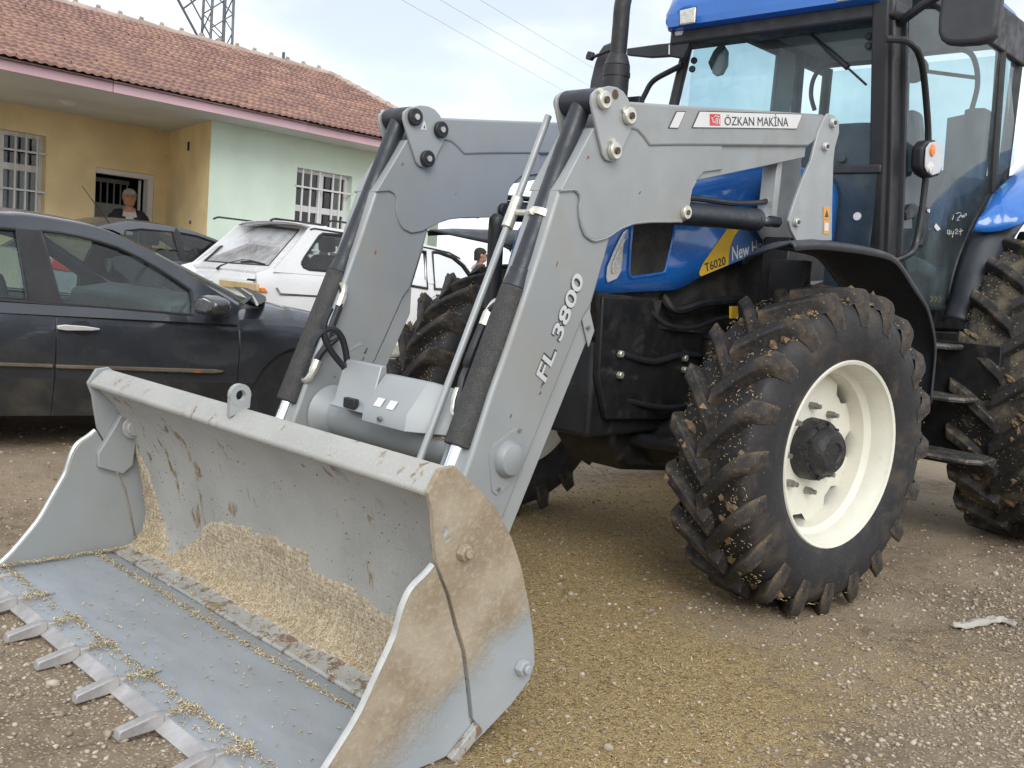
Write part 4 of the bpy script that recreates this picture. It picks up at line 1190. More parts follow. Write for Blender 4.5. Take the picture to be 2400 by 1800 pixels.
# ================================================================== TRACTOR WITH FRONT LOADER
def build_tractor():
    T = empty('tractor', (5.0, CY, 0.0))
    tag(T, 'blue tractor with grey front loader and toothed bucket', 'tractor')
    NY = (0, -1, 0)

    # ---------------------------------------------------------------- bucket
    YN, YF = CY - 1.0, CY + 1.0
    inner = [(1.535, 0.705), (1.600, 0.640), (1.650, 0.570), (1.693, 0.470), (1.722, 0.370), (1.742, 0.270), (1.755, 0.180), (1.748, 0.120), (1.730, 0.085), (1.700, 0.064), (1.660, 0.054), (1.624, 0.050)]
    rear = [(1.588, 0.770), (1.624, 0.738), (1.743, 0.648), (1.808, 0.557), (1.852, 0.474), (1.896, 0.363), (1.924, 0.272), (1.941, 0.190), (1.926, 0.147), (1.860, 0.096), (1.724, 0.022)]
    prof = [(1.588, 0.770), (1.560, 0.762), (1.512, 0.716), (1.518, 0.700)] + inner + [(1.622, 0.036), (1.690, 0.024), (1.724, 0.020)] + rear[::-1][1:-1]
    B = MB().prism(prof, YN + 0.016, YF - 0.016).build('bucket', 'bucket_skin', T, bevel=0.006)
    tag(B, 'large grey bucket caked with dry chaff')
    # lower jaw
    floor = [(1.640, 0.030), (1.616, 0.040), (1.560, 0.040), (1.556, 0.046), (1.222, 0.034), (1.218, 0.016), (1.56, 0.012), (1.640, 0.016)]
    MB().prism(floor, YN + 0.018, YF - 0.018).build('jaw_floor', 'bucket_floor', B, bevel=0.003)
    MB().prism([(1.236, 0.040), (1.158, 0.036), (1.158, 0.008), (1.236, 0.010)], YN + 0.004, YF - 0.004).build('cutting_edge', 'bucket_floor', B, bevel=0.002)
    MB().prism([(1.159, 0.0365), (1.122, 0.014), (1.126, 0.006), (1.159, 0.007)], YN + 0.003, YF - 0.003).build('edge_bevel', 'worn_steel', B, bevel=0.001)
    # side plates
    upper = [(1.588, 0.776), (1.540, 0.770), (1.508, 0.716), (1.528, 0.667), (1.536, 0.617), (1.552, 0.538), (1.604, 0.447), (1.640, 0.359), (1.674, 0.287), (1.701, 0.184), (1.722, 0.090), (1.738, 0.070), (1.690, 0.018),
             (1.728, 0.016), (1.866, 0.090), (1.932, 0.143), (1.948, 0.189), (1.931, 0.272), (1.903, 0.366), (1.859, 0.478), (1.814, 0.561), (1.747, 0.653), (1.627, 0.745)]
    jaw = [(1.548, 0.530), (1.525, 0.511), (1.484, 0.483), (1.463, 0.449), (1.450, 0.408), (1.438, 0.367), (1.397, 0.292), (1.350, 0.206), (1.298, 0.140), (1.250, 0.085), (1.205, 0.044), (1.190, 0.012),
           (1.30, 0.008), (1.45, 0.008), (1.594, 0.008), (1.661, 0.012), (1.724, 0.068), (1.710, 0.090), (1.690, 0.184), (1.663, 0.287), (1.629, 0.359), (1.594, 0.447)]
    for (y0, y1, tagtxt) in ((YN, YN + 0.016, 'muddy tan side plate of bucket, nearest the camera'), (YF - 0.016, YF, None)):
        near = y0 == YN
        s1 = MB().prism(upper, y0, y1).build('side_plate', 'bucket_side' if near else 'loader_paint', B, bevel=0.002)
        s2 = MB().prism(jaw, y0 + (0.003 if near else -0.003), y1 + (0.003 if near else -0.003)).build('jaw_plate', 'bucket_side' if near else 'loader_paint', B, bevel=0.002)
        if tagtxt: tag(s1, tagtxt)
        fe = smooth_curve([(1.548, (y0 + y1) / 2, 0.530)] + [(x, (y0 + y1) / 2, z) for x, z in jaw[1:12]], 4)
        MB().tube([(p[0] - 0.003, p[1], p[2] + 0.001) for p in fe], 0.0085, 6).build('plate_edge', 'bright_edge', B)
        # bolts / hinge pins on the outside
        yo = y0 if near else y1
        sg = -1 if near else 1
        for bx, bz, r in ((1.635, 0.553, 0.024), (1.889, 0.192, 0.026)):
            MB().cyl((bx, yo, bz), (bx, yo + sg * 0.022, bz), r, r * 0.86, 6).cyl((bx, yo + sg * 0.022, bz), (bx, yo + sg * 0.034, bz), r * 0.5, n=10).build('hinge_bolt', 'bucket_side', B, bevel=0.003)
        # heel wear bar
        MB().obox((1.69, yo + sg * 0.008, 0.035), (0.045, 0, 0.035), (0, 0.010, 0), (-0.010, 0, 0.013)).build('wear_bar', 'bucket_skin', B, bevel=0.003)
        # jaw hinge arm inside
        yi = y1 if near else y0
        arm = [(1.658, 0.600), (1.628, 0.590), (1.605, 0.545), (1.545, 0.445), (1.549, 0.392), (1.646, 0.356), (1.684, 0.389), (1.693, 0.477), (1.682, 0.560)]
        MB().prism(arm, yi - (0.03 if not near else -0.0), yi + (0.03 if near else 0.0)).build('hinge_arm', 'loader_paint', B, bevel=0.004)
        MB().cyl((1.667, yi - sg * 0.0, 0.545), (1.667, yi - sg * 0.075, 0.545), 0.030, n=16).cyl((1.667, yi - sg * 0.052, 0.545), (1.667, yi - sg * 0.060, 0.545), 0.043, n=18).build('hinge_pin', 'worn_steel', B, bevel=0.002)
    # teeth
    tooth_me = None
    for ty in (3.585, 3.318, 3.046, 2.795, 2.531, 2.264, 2.000, 1.735):
        if tooth_me is None:
            mb = MB()
            mb.prism([(0.030, 0.020), (0.000, 0.022), (-0.090, 0.002), (-0.094, -0.024), (0.0, -0.020), (0.028, -0.004)], -0.0155, 0.0155)
            tl = [(0.028, 0.018), (0.155, 0.010), (0.155, 0.002), (0.028, -0.003)]
            mb.add([(x, (-0.015 if x < 0.1 else -0.004), z) for x, z in tl] + [(x, (0.015 if x < 0.1 else 0.004), z) for x, z in tl], [(0, 1, 2, 3), (7, 6, 5, 4), (0, 4, 5, 1), (1, 5, 6, 2), (2, 6, 7, 3), (3, 7, 4, 0)])
            t0 = mb.build('tooth', 'worn_steel', B, bevel=0.004)
            t0.matrix_parent_inverse = world_of(B).inverted()
            t0.location = (1.122, ty, 0.030); tooth_me = t0
        else:
            t = dup(tooth_me, B); t.matrix_parent_inverse = tooth_me.matrix_parent_inverse.copy()
            t.location = (1.122 + random.uniform(-.006, .006), ty, 0.030)
            t.rotation_euler = (0, random.uniform(-.03, .03), random.uniform(-.03, .03))
    # lifting eye on the top rail
    ring = arcpts((1.565, 0.812), 0.036, -0.9, math.pi + 0.9, 16)
    eye = [(1.520, 0.735)] + [(1.612, 0.770)] + ring
    mb = MB()
    hole = arcpts((1.565, 0.812), 0.017, 0, 2 * math.pi, 16)[:-1]
    outer = arcpts((1.565, 0.812), 0.036, 0, 2 * math.pi, 16)[:-1]
    y0, y1 = 2.662, 2.682
    P = [[(x, y0, z) for x, z in outer], [(x, y1, z) for x, z in outer], [(x, y1, z) for x, z in hole], [(x, y0, z) for x, z in hole]]
    P.append(P[0])
    mb.grid(P, wrap=True)
    mb.prism([(1.530, 0.745), (1.598, 0.772), (1.600, 0.800), (1.586, 0.783), (1.565, 0.776), (1.544, 0.783), (1.530, 0.802)], y0 + .001, y1 - .001)
    mb.build('lifting_eye', 'loader_paint_plain', B)

    # ---------------------------------------------------------------- loader arms
    YA = 2.1211; D = 0.97505; TH = 0.17
    PX = lambda *p: xz(p, YA)
    legf = PX((1395, 304), (1321, 448), (1274, 600), (1245, 687), (1201, 817), (1162, 925), (1118, 1063))
    legf += [(1.985, 0.45), (1.900, 0.245), (1.925, 0.19)]
    groove = PX((1452, 520), (1431, 600), (1397, 719), (1379, 748), (1201, 1193)) + [(2.135, 0.215), (2.085, 0.165)]
    leg = legf + groove[::-1]
    strip = PX((1437, 600), (1405, 700), (1397, 792), (1234, 1200)) + [(2.200, 0.205)]
    gl = xz(V('a', (700, 0), (45, 1659)), YA)
    strip_poly = PX((1434, 600), (1400, 719), (1383, 748), (1205, 1193)) + [(2.140, 0.215)] + strip[::-1]
    gus = PX((1397, 300), (1321, 447), (1353, 445), (1364, 453), (1368, 467), (1366, 490), (1368, 514), (1374, 538), (1382, 553), (1400, 564), (1426, 559), (1465, 535), (1490, 525), (1516, 521), (1578, 519), (1605, 519.5), (1615, 515), (1620, 507), (1622, 478), (1626, 451), (1630, 438), (1638, 425), (1656, 404), (1700, 398), (1700, 330), (1480, 290))
    web = PX((1520, 300), (1897, 330), (1900, 345), (1897, 369), (1760, 399), (1647, 423), (1600, 430), (1500, 400))
    top = PX((1455, 250), (1473, 237), (1600, 246), (1936, 268), (1932, 300), (1908, 336), (1897, 343.6), (1600, 342), (1527, 343.6), (1512, 322), (1498, 307), (1476, 302), (1440, 302))
    link = PX(*V(2, (1622, 660), (1628, 610), (1660, 575), (1740, 557), (1790, 566), (1830, 592), (1862, 640), (1880, 710), (1890, 780), (1878, 850), (1850, 910), (1800, 1030), (1760, 1052), (1715, 1035), (1695, 1000), (1640, 760)))
    tower_up = PX(*V(3, (945, 735), (980, 750), (1012, 790), (1012, 860), (985, 960), (976, 1040), (968, 1300), (965, 1560), (735, 1560), (700, 1490), (686, 1430), (700, 1380), (740, 1260), (790, 1130), (832, 1040), (850, 960), (880, 850), (915, 770)))
    for side in (0, 1):
        if side == 0:
            f = lambda y: YA + y           # outer face of the near arm at y = 0
            lab = 'grey loader arm with FL 3800 lettering, nearest the camera'
        else:
            f = lambda y: 2 * CY - (YA + y)
            lab = 'grey loader arm on the far side'
        A = MB().prism(leg, f(0.020), f(0.150)).build('loader_arm', 'loader_paint', T, bevel=0.012, seg=3)
        tag(A, lab)
        MB().prism(strip_poly, f(0.035), f(0.135)).build('arm_strip', 'loader_paint_plain', A, bevel=0.003)
        MB().prism(gus, f(0.012), f(0.158)).build('knee_gusset', 'loader_paint', A, bevel=0.004)
        MB().prism(web, f(0.022), f(0.148)).build('boom_web', 'loader_paint', A, bevel=0.004)
        MB().prism(top, f(0.006), f(0.164)).build('boom_beam', 'loader_paint', A, bevel=0.010, seg=3)
        for yy in (0.0, TH - 0.012):
            MB().prism(link, f(yy), f(yy + 0.012)).build('link_plate', 'loader_paint_plain', A, bevel=0.003)
        # pins
        pin_y0 = -0.022
        pins = PX((1411, 235), (1470, 272), (1435.9, 353.7))
        for k, (x, z) in enumerate(pins):
            for (ya, yb) in ((-0.020, 0.0), (TH, TH + 0.020)):
                cap = 'pin_cap'
                inward = (ya >= 0)
                lightcap = (side == 0 and not inward) or (side == 1 and not inward)
                mb = MB().cyl((x, f(ya), z), (x, f(yb), z), 0.030 if lightcap else 0.034, n=22)
                c = mb.build(cap, 'zinc' if lightcap else 'black_plastic', A, bevel=0.004)
                e = -0.001 if not inward else 0.001
                yt = ya if not inward else yb
                MB().cyl((x, f(yt), z), (x, f(yt + 6 * e), z), 0.012, n=12).build('pin_centre', 'pin_grease' if lightcap else 'zinc', A)
                if lightcap:
                    ang = (2.2, 2.6, 1.9)[k]
                    MB().cyl((x + 0.032 * math.cos(ang), f(0.0), z + 0.032 * math.sin(ang)), (x + 0.032 * math.cos(ang), f(-0.010), z + 0.032 * math.sin(ang)), 0.011, n=10).build('lock_tab', 'zinc', A)
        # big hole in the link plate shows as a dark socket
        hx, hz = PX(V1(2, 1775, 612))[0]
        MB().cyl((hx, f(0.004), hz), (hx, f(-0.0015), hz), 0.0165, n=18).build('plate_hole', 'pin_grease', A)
        # lift cylinder pin
        x, z = PX((1610, 498))[0]
        for (ya, yb, inw) in ((-0.006, 0.012, False), (0.158, 0.185, True)):
            MB().cyl((x, f(ya), z), (x, f(yb), z), 0.026 if not inw else 0.032, n=20).build('pin_cap', 'zinc' if not inw else 'black_plastic', A, bevel=0.003)
        MB().cyl((x, f(-0.006), z), (x, f(-0.010), z), 0.010, n=12).build('pin_centre', 'pin_grease', A)
        # tower head the boom swings on
        Tw = MB().prism(tower_up, f(-0.002), f(0.012)).prism(tower_up, f(0.158), f(0.172)).build('loader_tower', 'loader_paint_plain', T, bevel=0.003)
        low = [(3.93, 1.52), (4.28, 1.52), (4.30, 1.10), (4.22, 0.80), (3.98, 0.80), (3.92, 1.10)]
        MB().prism(low, f(0.02), f(0.150)).build('tower_leg', 'black_paint', Tw, bevel=0.006)
        bx = PX(V1(3, 650, 1130), V1(3, 780, 1060), V1(3, 745, 1240), V1(3, 600, 1380))
        MB().box((3.80, f(0.05) if side == 0 else f(0.12), 1.60), (3.845, f(0.12) if side == 0 else f(0.05), 1.84)).build('tower_gusset', 'loader_paint_plain', Tw, bevel=0.003)
        for (vx, vy, r) in ((962, 797, 0.024), (913, 950, 0.022), (725, 1440, 0.022)):
            x, z = PX(V1(3, vx, vy))[0]
            MB().cyl((x, f(-0.002), z), (x, f(-0.020), z), r, r * 0.85, 18).build('tower_pin', 'bright_edge', Tw, bevel=0.003)
            MB().cyl((x, f(-0.020), z), (x, f(-0.024), z), r * 0.4, n=10).build('pin_centre', 'pin_grease', Tw)
        # lift cylinder
        p0 = PX((1612, 497))[0]; p1 = PX((1862, 521))[0]
        a = np.array([p0[0], p0[1]]); b = np.array([p1[0], p1[1]])
        yc = f(0.085)
        e = (b - a)
        q = lambda t, w=0.0: (a[0] + e[0] * t, yc, a[1] + e[1] * t + w)
        L = MB().cyl(q(0.03), q(0.74), 0.047, n=28).cyl(q(0.74), q(0.78), 0.050, n=28).build('lift_cylinder', 'cylinder_paint', T, bevel=0.004)
        MB().cyl(q(0.78), q(1.0), 0.026, n=20).build('piston_rod', 'chrome', L)
        MB().cyl((p0[0], f(0.02), p0[1]), (p0[0], f(0.15), p0[1]), 0.036, n=20).build('cylinder_eye', 'cylinder_paint', L)
        hz_ = [q(0.02, 0.058), q(0.25, 0.062), q(0.55, 0.060), q(0.80, 0.075), q(0.86, 0.085)]
        MB().tube(smooth_curve(hz_, 5), 0.012, 8).build('hose', 'black_plastic', L)
        MB().tube([q(0.86, 0.085), q(0.90, 0.088), q(0.92, 0.06)], 0.013, 8).build('hose_fitting', 'zinc', L)
        # tilt cylinder in front of the leg
        yc = f(0.085)
        ct = np.array(PX((1411, 235))[0])
        foot = np.array([1.685, 0.845]); 
        bp_ = on_y((1073, 1047), YA + 0.085)            # barrel end near the bucket (measured on the near cylinder)
        foot = np.array([bp_[0], bp_[2]])
        mid = ct + (foot - ct) * 0.52
        dirv = (foot - ct) / np.linalg.norm(foot - ct)
        S = lambda p, o=0.0: (p[0], yc + o, p[1])
        Cc = MB().cyl(S(ct + dirv * 0.02), S(mid), 0.036, n=28).cyl(S(mid), S(mid + dirv * 0.05), 0.040, 0.047, 28).cyl(S(mid + dirv * 0.05), S(foot), 0.048, n=30, mi=1).cyl(S(mid - dirv * 0.02), S(mid + dirv * 0.02), 0.040, n=28).build('tilt_cylinder', ['cylinder_paint', 'cylinder_dusty'], T, bevel=0.003)
        MB().cyl((ct[0], f(0.014), ct[1]), (ct[0], f(0.157), ct[1]), 0.042, n=24).build('cylinder_eye', 'cylinder_paint', Cc, bevel=0.003)
        end = foot + dirv * 0.26
        MB().cyl(S(foot), S(end), 0.025, n=22).build('piston_rod', 'chrome', Cc)
        MB().cyl((end[0], f(0.03), end[1]), (end[0], f(0.14), end[1]), 0.036, n=18).build('rod_eye', 'black_paint', Cc)
        # hoses beside the tilt cylinder, on its inner side
        nrm = np.array([-dirv[1], dirv[0]])
        if nrm[0] < 0: nrm = -nrm
        oo = 0.055 if side == 0 else -0.055
        h0 = mid + dirv * 0.10; h1 = foot - dirv * 0.10
        pts = [S(h0, oo * 0.8), S(h0 + dirv * 0.05, oo * 1.5), S(h0 + dirv * 0.22, oo * 1.7), S((h0 + h1) / 2 + nrm * 0.03, oo * 1.9), S(h1 - dirv * 0.12, oo * 1.6), S(h1, oo * 1.0)]
        MB().tube(smooth_curve(pts, 6), 0.014, 8).build('hose', 'black_plastic', Cc)
        for hp, sgn in ((h0, 1), (h1, -1)):
            MB().tube(smooth_curve([S(hp, oo * 0.5), S(hp, oo * 1.15), S(hp + dirv * 0.03 * sgn, oo * 1.45), S(hp + dirv * 0.085 * sgn, oo * 1.5)], 4), [0.014] * 9 + [0.018] * 4, 8).build('hose_fitting', 'zinc', Cc)
        # cap on the foot of the leg, groove cover and clip
        if side == 0:
            x, z = PX(V1(5, 1105, 1320))[0]
            MB().lathe([(0, 0.062), (0.010, 0.062), (0.028, 0.050), (0.034, 0.030), (0.035, 0.0)], (x, f(0.0185), z), NY, 28).build('foot_cover', 'loader_paint', A)
            pl_ = PX(*V(5, (1160, 1120), (1195, 1130), (1200, 1160), (1205, 1300), (1200, 1400), (1075, 1530), (1030, 1560), (1000, 1530), (985, 1300), (1010, 1230)))
            MB().prism(pl_, f(0.0165), f(0.0215)).build('cover_plate', 'loader_paint', A, bevel=0.001)
            for vx, vy in ((1175, 1135), (1040, 1518)):
                x, z = PX(V1(5, vx, vy))[0]
                MB().cyl((x, f(0.0165), z), (x, f(0.010), z), 0.0065, n=6).build('bolt', 'bolt_steel', A)
        x0, z0 = PX(V1(5, 1622, 430))[0]
        MB().obox((x0 + 0.01, f(0.028), z0), (0.012, 0, 0.030), (0, 0.003, 0), (-0.030, 0, 0.060)).build('hose_clip', 'loader_paint_plain', A, bevel=0.004)
        MB().cyl((x0 + 0.01, f(0.026), z0 - 0.02), (x0 + 0.01, f(0.016), z0 - 0.02), 0.008, n=6).build('bolt', 'bolt_steel', A)
        # foot clevis joining the bucket
        MB().cyl((1.98, f(0.0), 0.235), (1.98, f(0.17), 0.235), 0.035, n=18).build('foot_pin', 'bolt_steel', A)
        # weld beads along the gusset edge and the beam lip
        for k_, wl in enumerate((gus[1:16], gus[17:22])):
            wv = smooth_curve([(p[0], f(0.0155), p[1]) for p in wl], 3)
            MB().tube([(p[0] + 0.0008 * math.sin(i * 2.1), p[1], p[2] + 0.0008 * math.cos(i * 1.7)) for i, p in enumerate(wv)], 0.0052, 6).build('weld_bead', 'loader_paint', A)
        # scuffs, chips and rust specks with their own outlines
        rs_ = random.Random(31 + side)
        spots = [(-0.05, 2.40, 1.30, 'rust_patch', 0.010), (0, 2.38, 0.90, 'scuff', 0.014), (0, 2.37, 0.87, 'scuff', 0.009), (0, 2.80, 1.58, 'rust_patch', 0.006), (0, 2.50, 1.66, 'rust_patch', 0.008), (0, 2.24, 0.80, 'scuff', 0.006)]
        for j_ in range(0):
            spots.append((0, rs_.uniform(2.2, 2.6), rs_.uniform(0.6, 1.3), rs_.choice(('scuff', 'scuff', 'rust_patch', 'bright_edge')), rs_.uniform(0.0018, 0.006)))
        for (_, sx, sz, sm, sr) in spots:
            xl = np.interp(sz, [p[1] for p in legf[::-1]], [p[0] for p in legf[::-1]]); xr_ = np.interp(sz, [p[1] for p in groove[::-1]], [p[0] for p in groove[::-1]])
            yf = f(0.0193) if side == 0 else f(0.1507)
            if sz < 1.33:
                if not (xl + 0.03 < sx < xr_ - 0.02): sx = xl + 0.03 + (xr_ - xl - 0.06) * rs_.random()
            else: yf = f(0.0113) if side == 0 else f(0.1587)
            pl_ = []
            for q_ in range(9):
                an = q_ * 2 * math.pi / 9; rr_ = sr * rs_.uniform(0.35, 1.15)
                pl_.append((sx + rr_ * math.cos(an) * 0.7 + 0.5 * rr_ * math.sin(an), yf, sz + rr_ * math.sin(an) * 1.25))
            MB().add(pl_, [tuple(range(9))]).build('paint_chip', sm, A, smooth=0)
        if side == 0:
            # lettering on the near boom
            q1 = [on_y(p, f(0.006)) for p in V(3, (55, 830), (735, 838), (775, 738), (105, 718))]
            outline_flat('maker_sticker', q1, NY, 'decal_black', 'decal_white', A, 0.0035)
            q2 = [on_y(p, f(0.006)) for p in V('q', (1132, 1664), (1262, 1668), (1366, 1440), (1240, 1438))]
            outline_flat('blank_sticker', q2, NY, 'decal_black', 'decal_white', A, 0.0035)
            q3 = [on_y(p, f(0.006)) for p in V(3, (265, 811), (678, 820), (678, 741), (265, 736))]
            text_mesh('maker_lettering', 'ÖZKAN MAKİNA', q3, NY, 'decal_black', A, 0.0, 0.0050)
            lg = [on_y(p, f(0.006)) for p in V(3, (170, 813), (238, 815), (238, 741), (170, 738))]
            flat('maker_logo', lg, NY, 0.0044, 'decal_red', A)
            lq = [np.asarray(p, float) for p in lg]
            LP = lambda u, v: (1 - u) * (1 - v) * lq[0] + u * (1 - v) * lq[1] + u * v * lq[2] + (1 - u) * v * lq[3]
            strokes = [[(0.10, 0.62), (0.24, 0.70), (0.27, 0.30), (0.36, 0.22), (0.44, 0.40)], [(0.38, 0.72), (0.52, 0.86), (0.64, 0.86)], [(0.56, 0.12), (0.56, 0.58), (0.68, 0.66), (0.72, 0.58), (0.72, 0.12)],
                       [(0.72, 0.58), (0.82, 0.66), (0.88, 0.58), (0.88, 0.12)], [(0.64, 0.80), (0.92, 0.80)]]
            mb = MB()
            for st in strokes:
                for (u0, v0), (u1, v1) in zip(st[:-1], st[1:]):
                    dx, dy = u1 - u0, v1 - v0; l = math.hypot(dx, dy); ox, oy = -dy / l * 0.035, dx / l * 0.035
                    mb.add([LP(u0 + ox, v0 + oy), LP(u0 - ox, v0 - oy), LP(u1 - ox, v1 - oy), LP(u1 + ox, v1 + oy)], [(0, 1, 2, 3)])
            mb.v = [(p[0], p[1] - 0.0054, p[2]) for p in mb.v]
            mb.build('logo_strokes', 'decal_white', A, smooth=0, fix=False)
            q4 = [on_y(p, f(0.020)) for p in V(5, (1318, 822), (1572, 150), (1513, 92), (1256, 765))]
            text_mesh('model_outline', 'FL 3800', q4, NY, 'decal_black', A, 0.055, 0.0022)
            text_mesh('model_lettering', 'FL 3800', q4, NY, 'decal_silver', A, 0.022, 0.0034)
            # hazard sticker on the tower
            for (ya, yb, m_) in ((1340, 1420, 'decal_orange'), (1428, 1515, 'decal_orange')):
                q5 = [on_y(p, f(-0.002)) for p in V(3, (908, yb), (945, yb + 2), (950, ya + 2), (910, ya))]
                flat('hazard_sticker', q5, NY, 0.002, m_, Tw)
            q6 = [on_y(p, f(-0.002)) for p in V(3, (914, 1495), (942, 1497), (943, 1445), (916, 1443))]
            flat('sticker_panel', q6, NY, 0.003, 'decal_white', Tw)
            q7 = [on_y(p, f(-0.002)) for p in V(3, (917, 1408), (943, 1408), (931, 1358))]
            flat('hazard_triangle', q7, NY, 0.003, 'decal_black', Tw)
        else:
            # triangle mark on the far link plate
            q5 = [on_y(p, f(TH)) for p in V(2, (510, 840), (550, 842), (545, 800), (535, 780), (525, 800))]
            flat('plate_mark', q5, NY, 0.002, 'decal_white', A)
            q6 = [on_y(p, f(TH)) for p in V(2, (530, 832), (541, 832), (536, 806))]
            flat('plate_mark_letter', q6, NY, 0.003, 'decal_black', A)
            wear = [on_y(p, f(0.150)) for p in V('t', (625, 250), (640, 205), (790, 125), (840, 150), (800, 160), (660, 235))]
            flat('paint_scrape', wear, NY, 0.002, 'bright_edge', A)

    # ---------------------------------------------------------------- cross tube and covers
    TX, TZ = 2.235, 0.655
    X0 = MB().cyl((TX, YA + 0.15, TZ), (TX, 2 * CY - YA - 0.15, TZ), 0.078, n=32).build('cross_tube', 'loader_paint_plain', T)
    for sgn in (0, 1):
        ye = YA + 0.155 if sgn == 0 else 2 * CY - YA - 0.155
        d_ = 1 if sgn == 0 else -1
        MB().lathe([(0, 0.115), (0.03, 0.092), (0.07, 0.079)], (TX, ye, TZ), (0, d_, 0), 32).build('tube_flare', 'loader_paint_plain', X0)
    c1 = [(2.090, 0.722), (2.112, 0.745), (2.150, 0.893), (2.176, 0.893), (2.200, 0.70)]
    MB().prism(c1, 2.715, 2.935).build('hose_cover', 'loader_paint_plain', X0, bevel=0.005)
    c2 = [(2.070, 0.700), (2.078, 0.758), (2.165, 0.866), (2.190, 0.866), (2.215, 0.70)]
    c2b = MB().prism(c2, 2.470, 2.708)
    n0 = len(c2b.v)
    wedge = [(2.470, 0.0)]
    c2b.add([(2.070, 2.470, 0.700), (2.078, 2.470, 0.758), (2.165, 2.470, 0.866), (2.190, 2.470, 0.866), (2.215, 2.470, 0.70), (2.165, 2.355, 0.700), (2.205, 2.350, 0.800), (2.220, 2.345, 0.845), (2.240, 2.345, 0.845), (2.250, 2.345, 0.70)],
            [(0, 5, 6, 1), (1, 6, 7, 2), (2, 7, 8, 3), (3, 8, 9, 4), (5, 9, 8, 7, 6), (0, 4, 9, 5)])
    c2b.build('valve_cover', 'loader_paint_plain', X0, bevel=0.003)
    MB().cyl((2.072, 2.60, 0.725), (2.060, 2.60, 0.722), 0.009, n=6).build('bolt', 'bolt_steel', X0)
    MB().box((2.085, 2.775, 0.728), (2.108, 2.842, 0.765)).build('cover_slot', 'trim_black', X0, bevel=0.004)
    for (ya, yb) in ((2.615, 2.655), (2.545, 2.585)):
        MB().add([(2.0772, ya, 0.762), (2.0772, yb, 0.762), (2.098, yb, 0.790), (2.098, ya, 0.790)], [(0, 1, 2, 3)]).build('small_sticker', 'decal_white', X0, smooth=0)
    hzv = lambda *ps: [on_y((560 + x * _K / 2, 700 + y * _K / 2), 2.93) for x, y in ps]
    MB().tube(smooth_curve(hzv((1395, 900), (1400, 800), (1365, 600), (1300, 450), (1190, 390), (1090, 420), (990, 520), (950, 620)), 5), 0.0125, 8).build('hose', 'black_plastic', X0)
    MB().tube(smooth_curve(hzv((1385, 900), (1330, 850), (1190, 670), (1105, 480), (1110, 300), (1190, 120)), 5), 0.0125, 8).build('hose', 'black_plastic', X0)
    gq = hzv((1395, 885))[0]
    MB().cyl(gq + np.array([0.02, 0, 0.01]), gq + np.array([-0.012, 0, -0.006]), 0.022, n=18).build('grommet', 'black_plastic', X0, bevel=0.003)

    # ---------------------------------------------------------------- bucket level indicator rod
    yr = YA + 0.235
    a = on_y(V1(2, 1342, 752), yr); b = on_y((986, 1072), yr)
    b = b + (b - a) * 0.05
    RODP = MB().cyl(a, b, 0.0125, n=14).build('indicator_rod', 'loader_paint_plain', T)
    cc = on_y(V1(2, 1110, 1375), yr)
    dr = (b - a) / np.linalg.norm(b - a)
    MB().cyl(cc - dr * 0.055, cc + dr * 0.06, 0.021, n=14).build('rod_guide', 'zinc', RODP, bevel=0.003)
    cp = on_y(V1(2, 1300, 1400), YA + 0.085)
    MB().tube([cc, (cc + cp) / 2 + np.array([0, 0, 0.004]), cp + np.array([-0.045, 0, 0.012])], [0.011, 0.012, 0.012], 8).build('guide_arm', 'zinc', RODP)
    MB().lathe([(-0.012, 0.0375), (-0.012, 0.046), (0.012, 0.046), (0.012, 0.0375)], cp, dr, 26, closed=True).build('clamp_band', 'zinc', RODP)

    # ---------------------------------------------------------------- front axle, frame, engine
    MB().box((3.02, CY - 0.24, 0.62), (4.95, CY + 0.24, 1.02)).build('engine_frame', 'black_paint', T, bevel=0.02)
    MB().prism([(3.00, 1.20), (3.02, 0.88), (3.10, 0.70), (3.95, 0.66), (4.05, 0.80), (4.05, 1.05), (3.40, 1.08), (3.34, 1.20)], CY - 0.275, CY - 0.242).build('frame_plate', 'black_paint', T, bevel=0.006)
    MB().box((3.05, CY - 0.23, 1.02), (4.70, CY + 0.23, 1.50)).build('engine_block', 'mesh_black', T, bevel=0.02)
    FPt = MB().prism([(2.98, 1.215), (3.05, 0.985), (3.36, 1.00), (3.42, 1.20)], CY - 0.262, CY - 0.245).build('front_shield', 'mesh_black', T)
    for p in V('a', (1160, 270), (1155, 545), (1995, 325), (1990, 475)):
        q = on_y(p, CY - 0.275)
        MB().cyl((q[0], q[1], q[2]), (q[0], q[1] - 0.022, q[2]), 0.017, 0.015, 6).build('frame_bolt', 'zinc', FPt, bevel=0.003)
    AX, AZ = 3.645, 0.655
    MB().tube([(AX, CY - 0.66, AZ), (AX, CY - 0.35, AZ - 0.02), (AX, CY - 0.16, AZ - 0.06), (AX, CY + 0.16, AZ - 0.06), (AX, CY + 0.35, AZ - 0.02), (AX, CY + 0.66, AZ)], [0.085, 0.10, 0.15, 0.15, 0.10, 0.085], 18).build('front_axle', 'black_paint', T)
    MB().prism([(3.30, 0.66), (3.28, 0.56), (3.40, 0.44), (3.78, 0.40), (3.98, 0.46), (4.02, 0.62)], CY - 0.17, CY + 0.17).build('axle_housing', 'black_paint', T, bevel=0.03)
    MB().box((4.5, CY - 0.62, 0.58), (5.0, CY - 0.25, 1.12)).build('fuel_tank', 'black_plastic', T, bevel=0.04)

    # ---------------------------------------------------------------- bonnet
    HP0 = np.array([3.05, CY - 0.245, 0.0]); HP1 = np.array([4.25, CY - 0.385, 0.0])
    hd = (HP1 - HP0) / np.linalg.norm(HP1 - HP0)
    HN = np.array([hd[1], -hd[0], 0.0])                     # outward, towards the camera
    def on_h(p): return on_plane(p, HP0, HN)
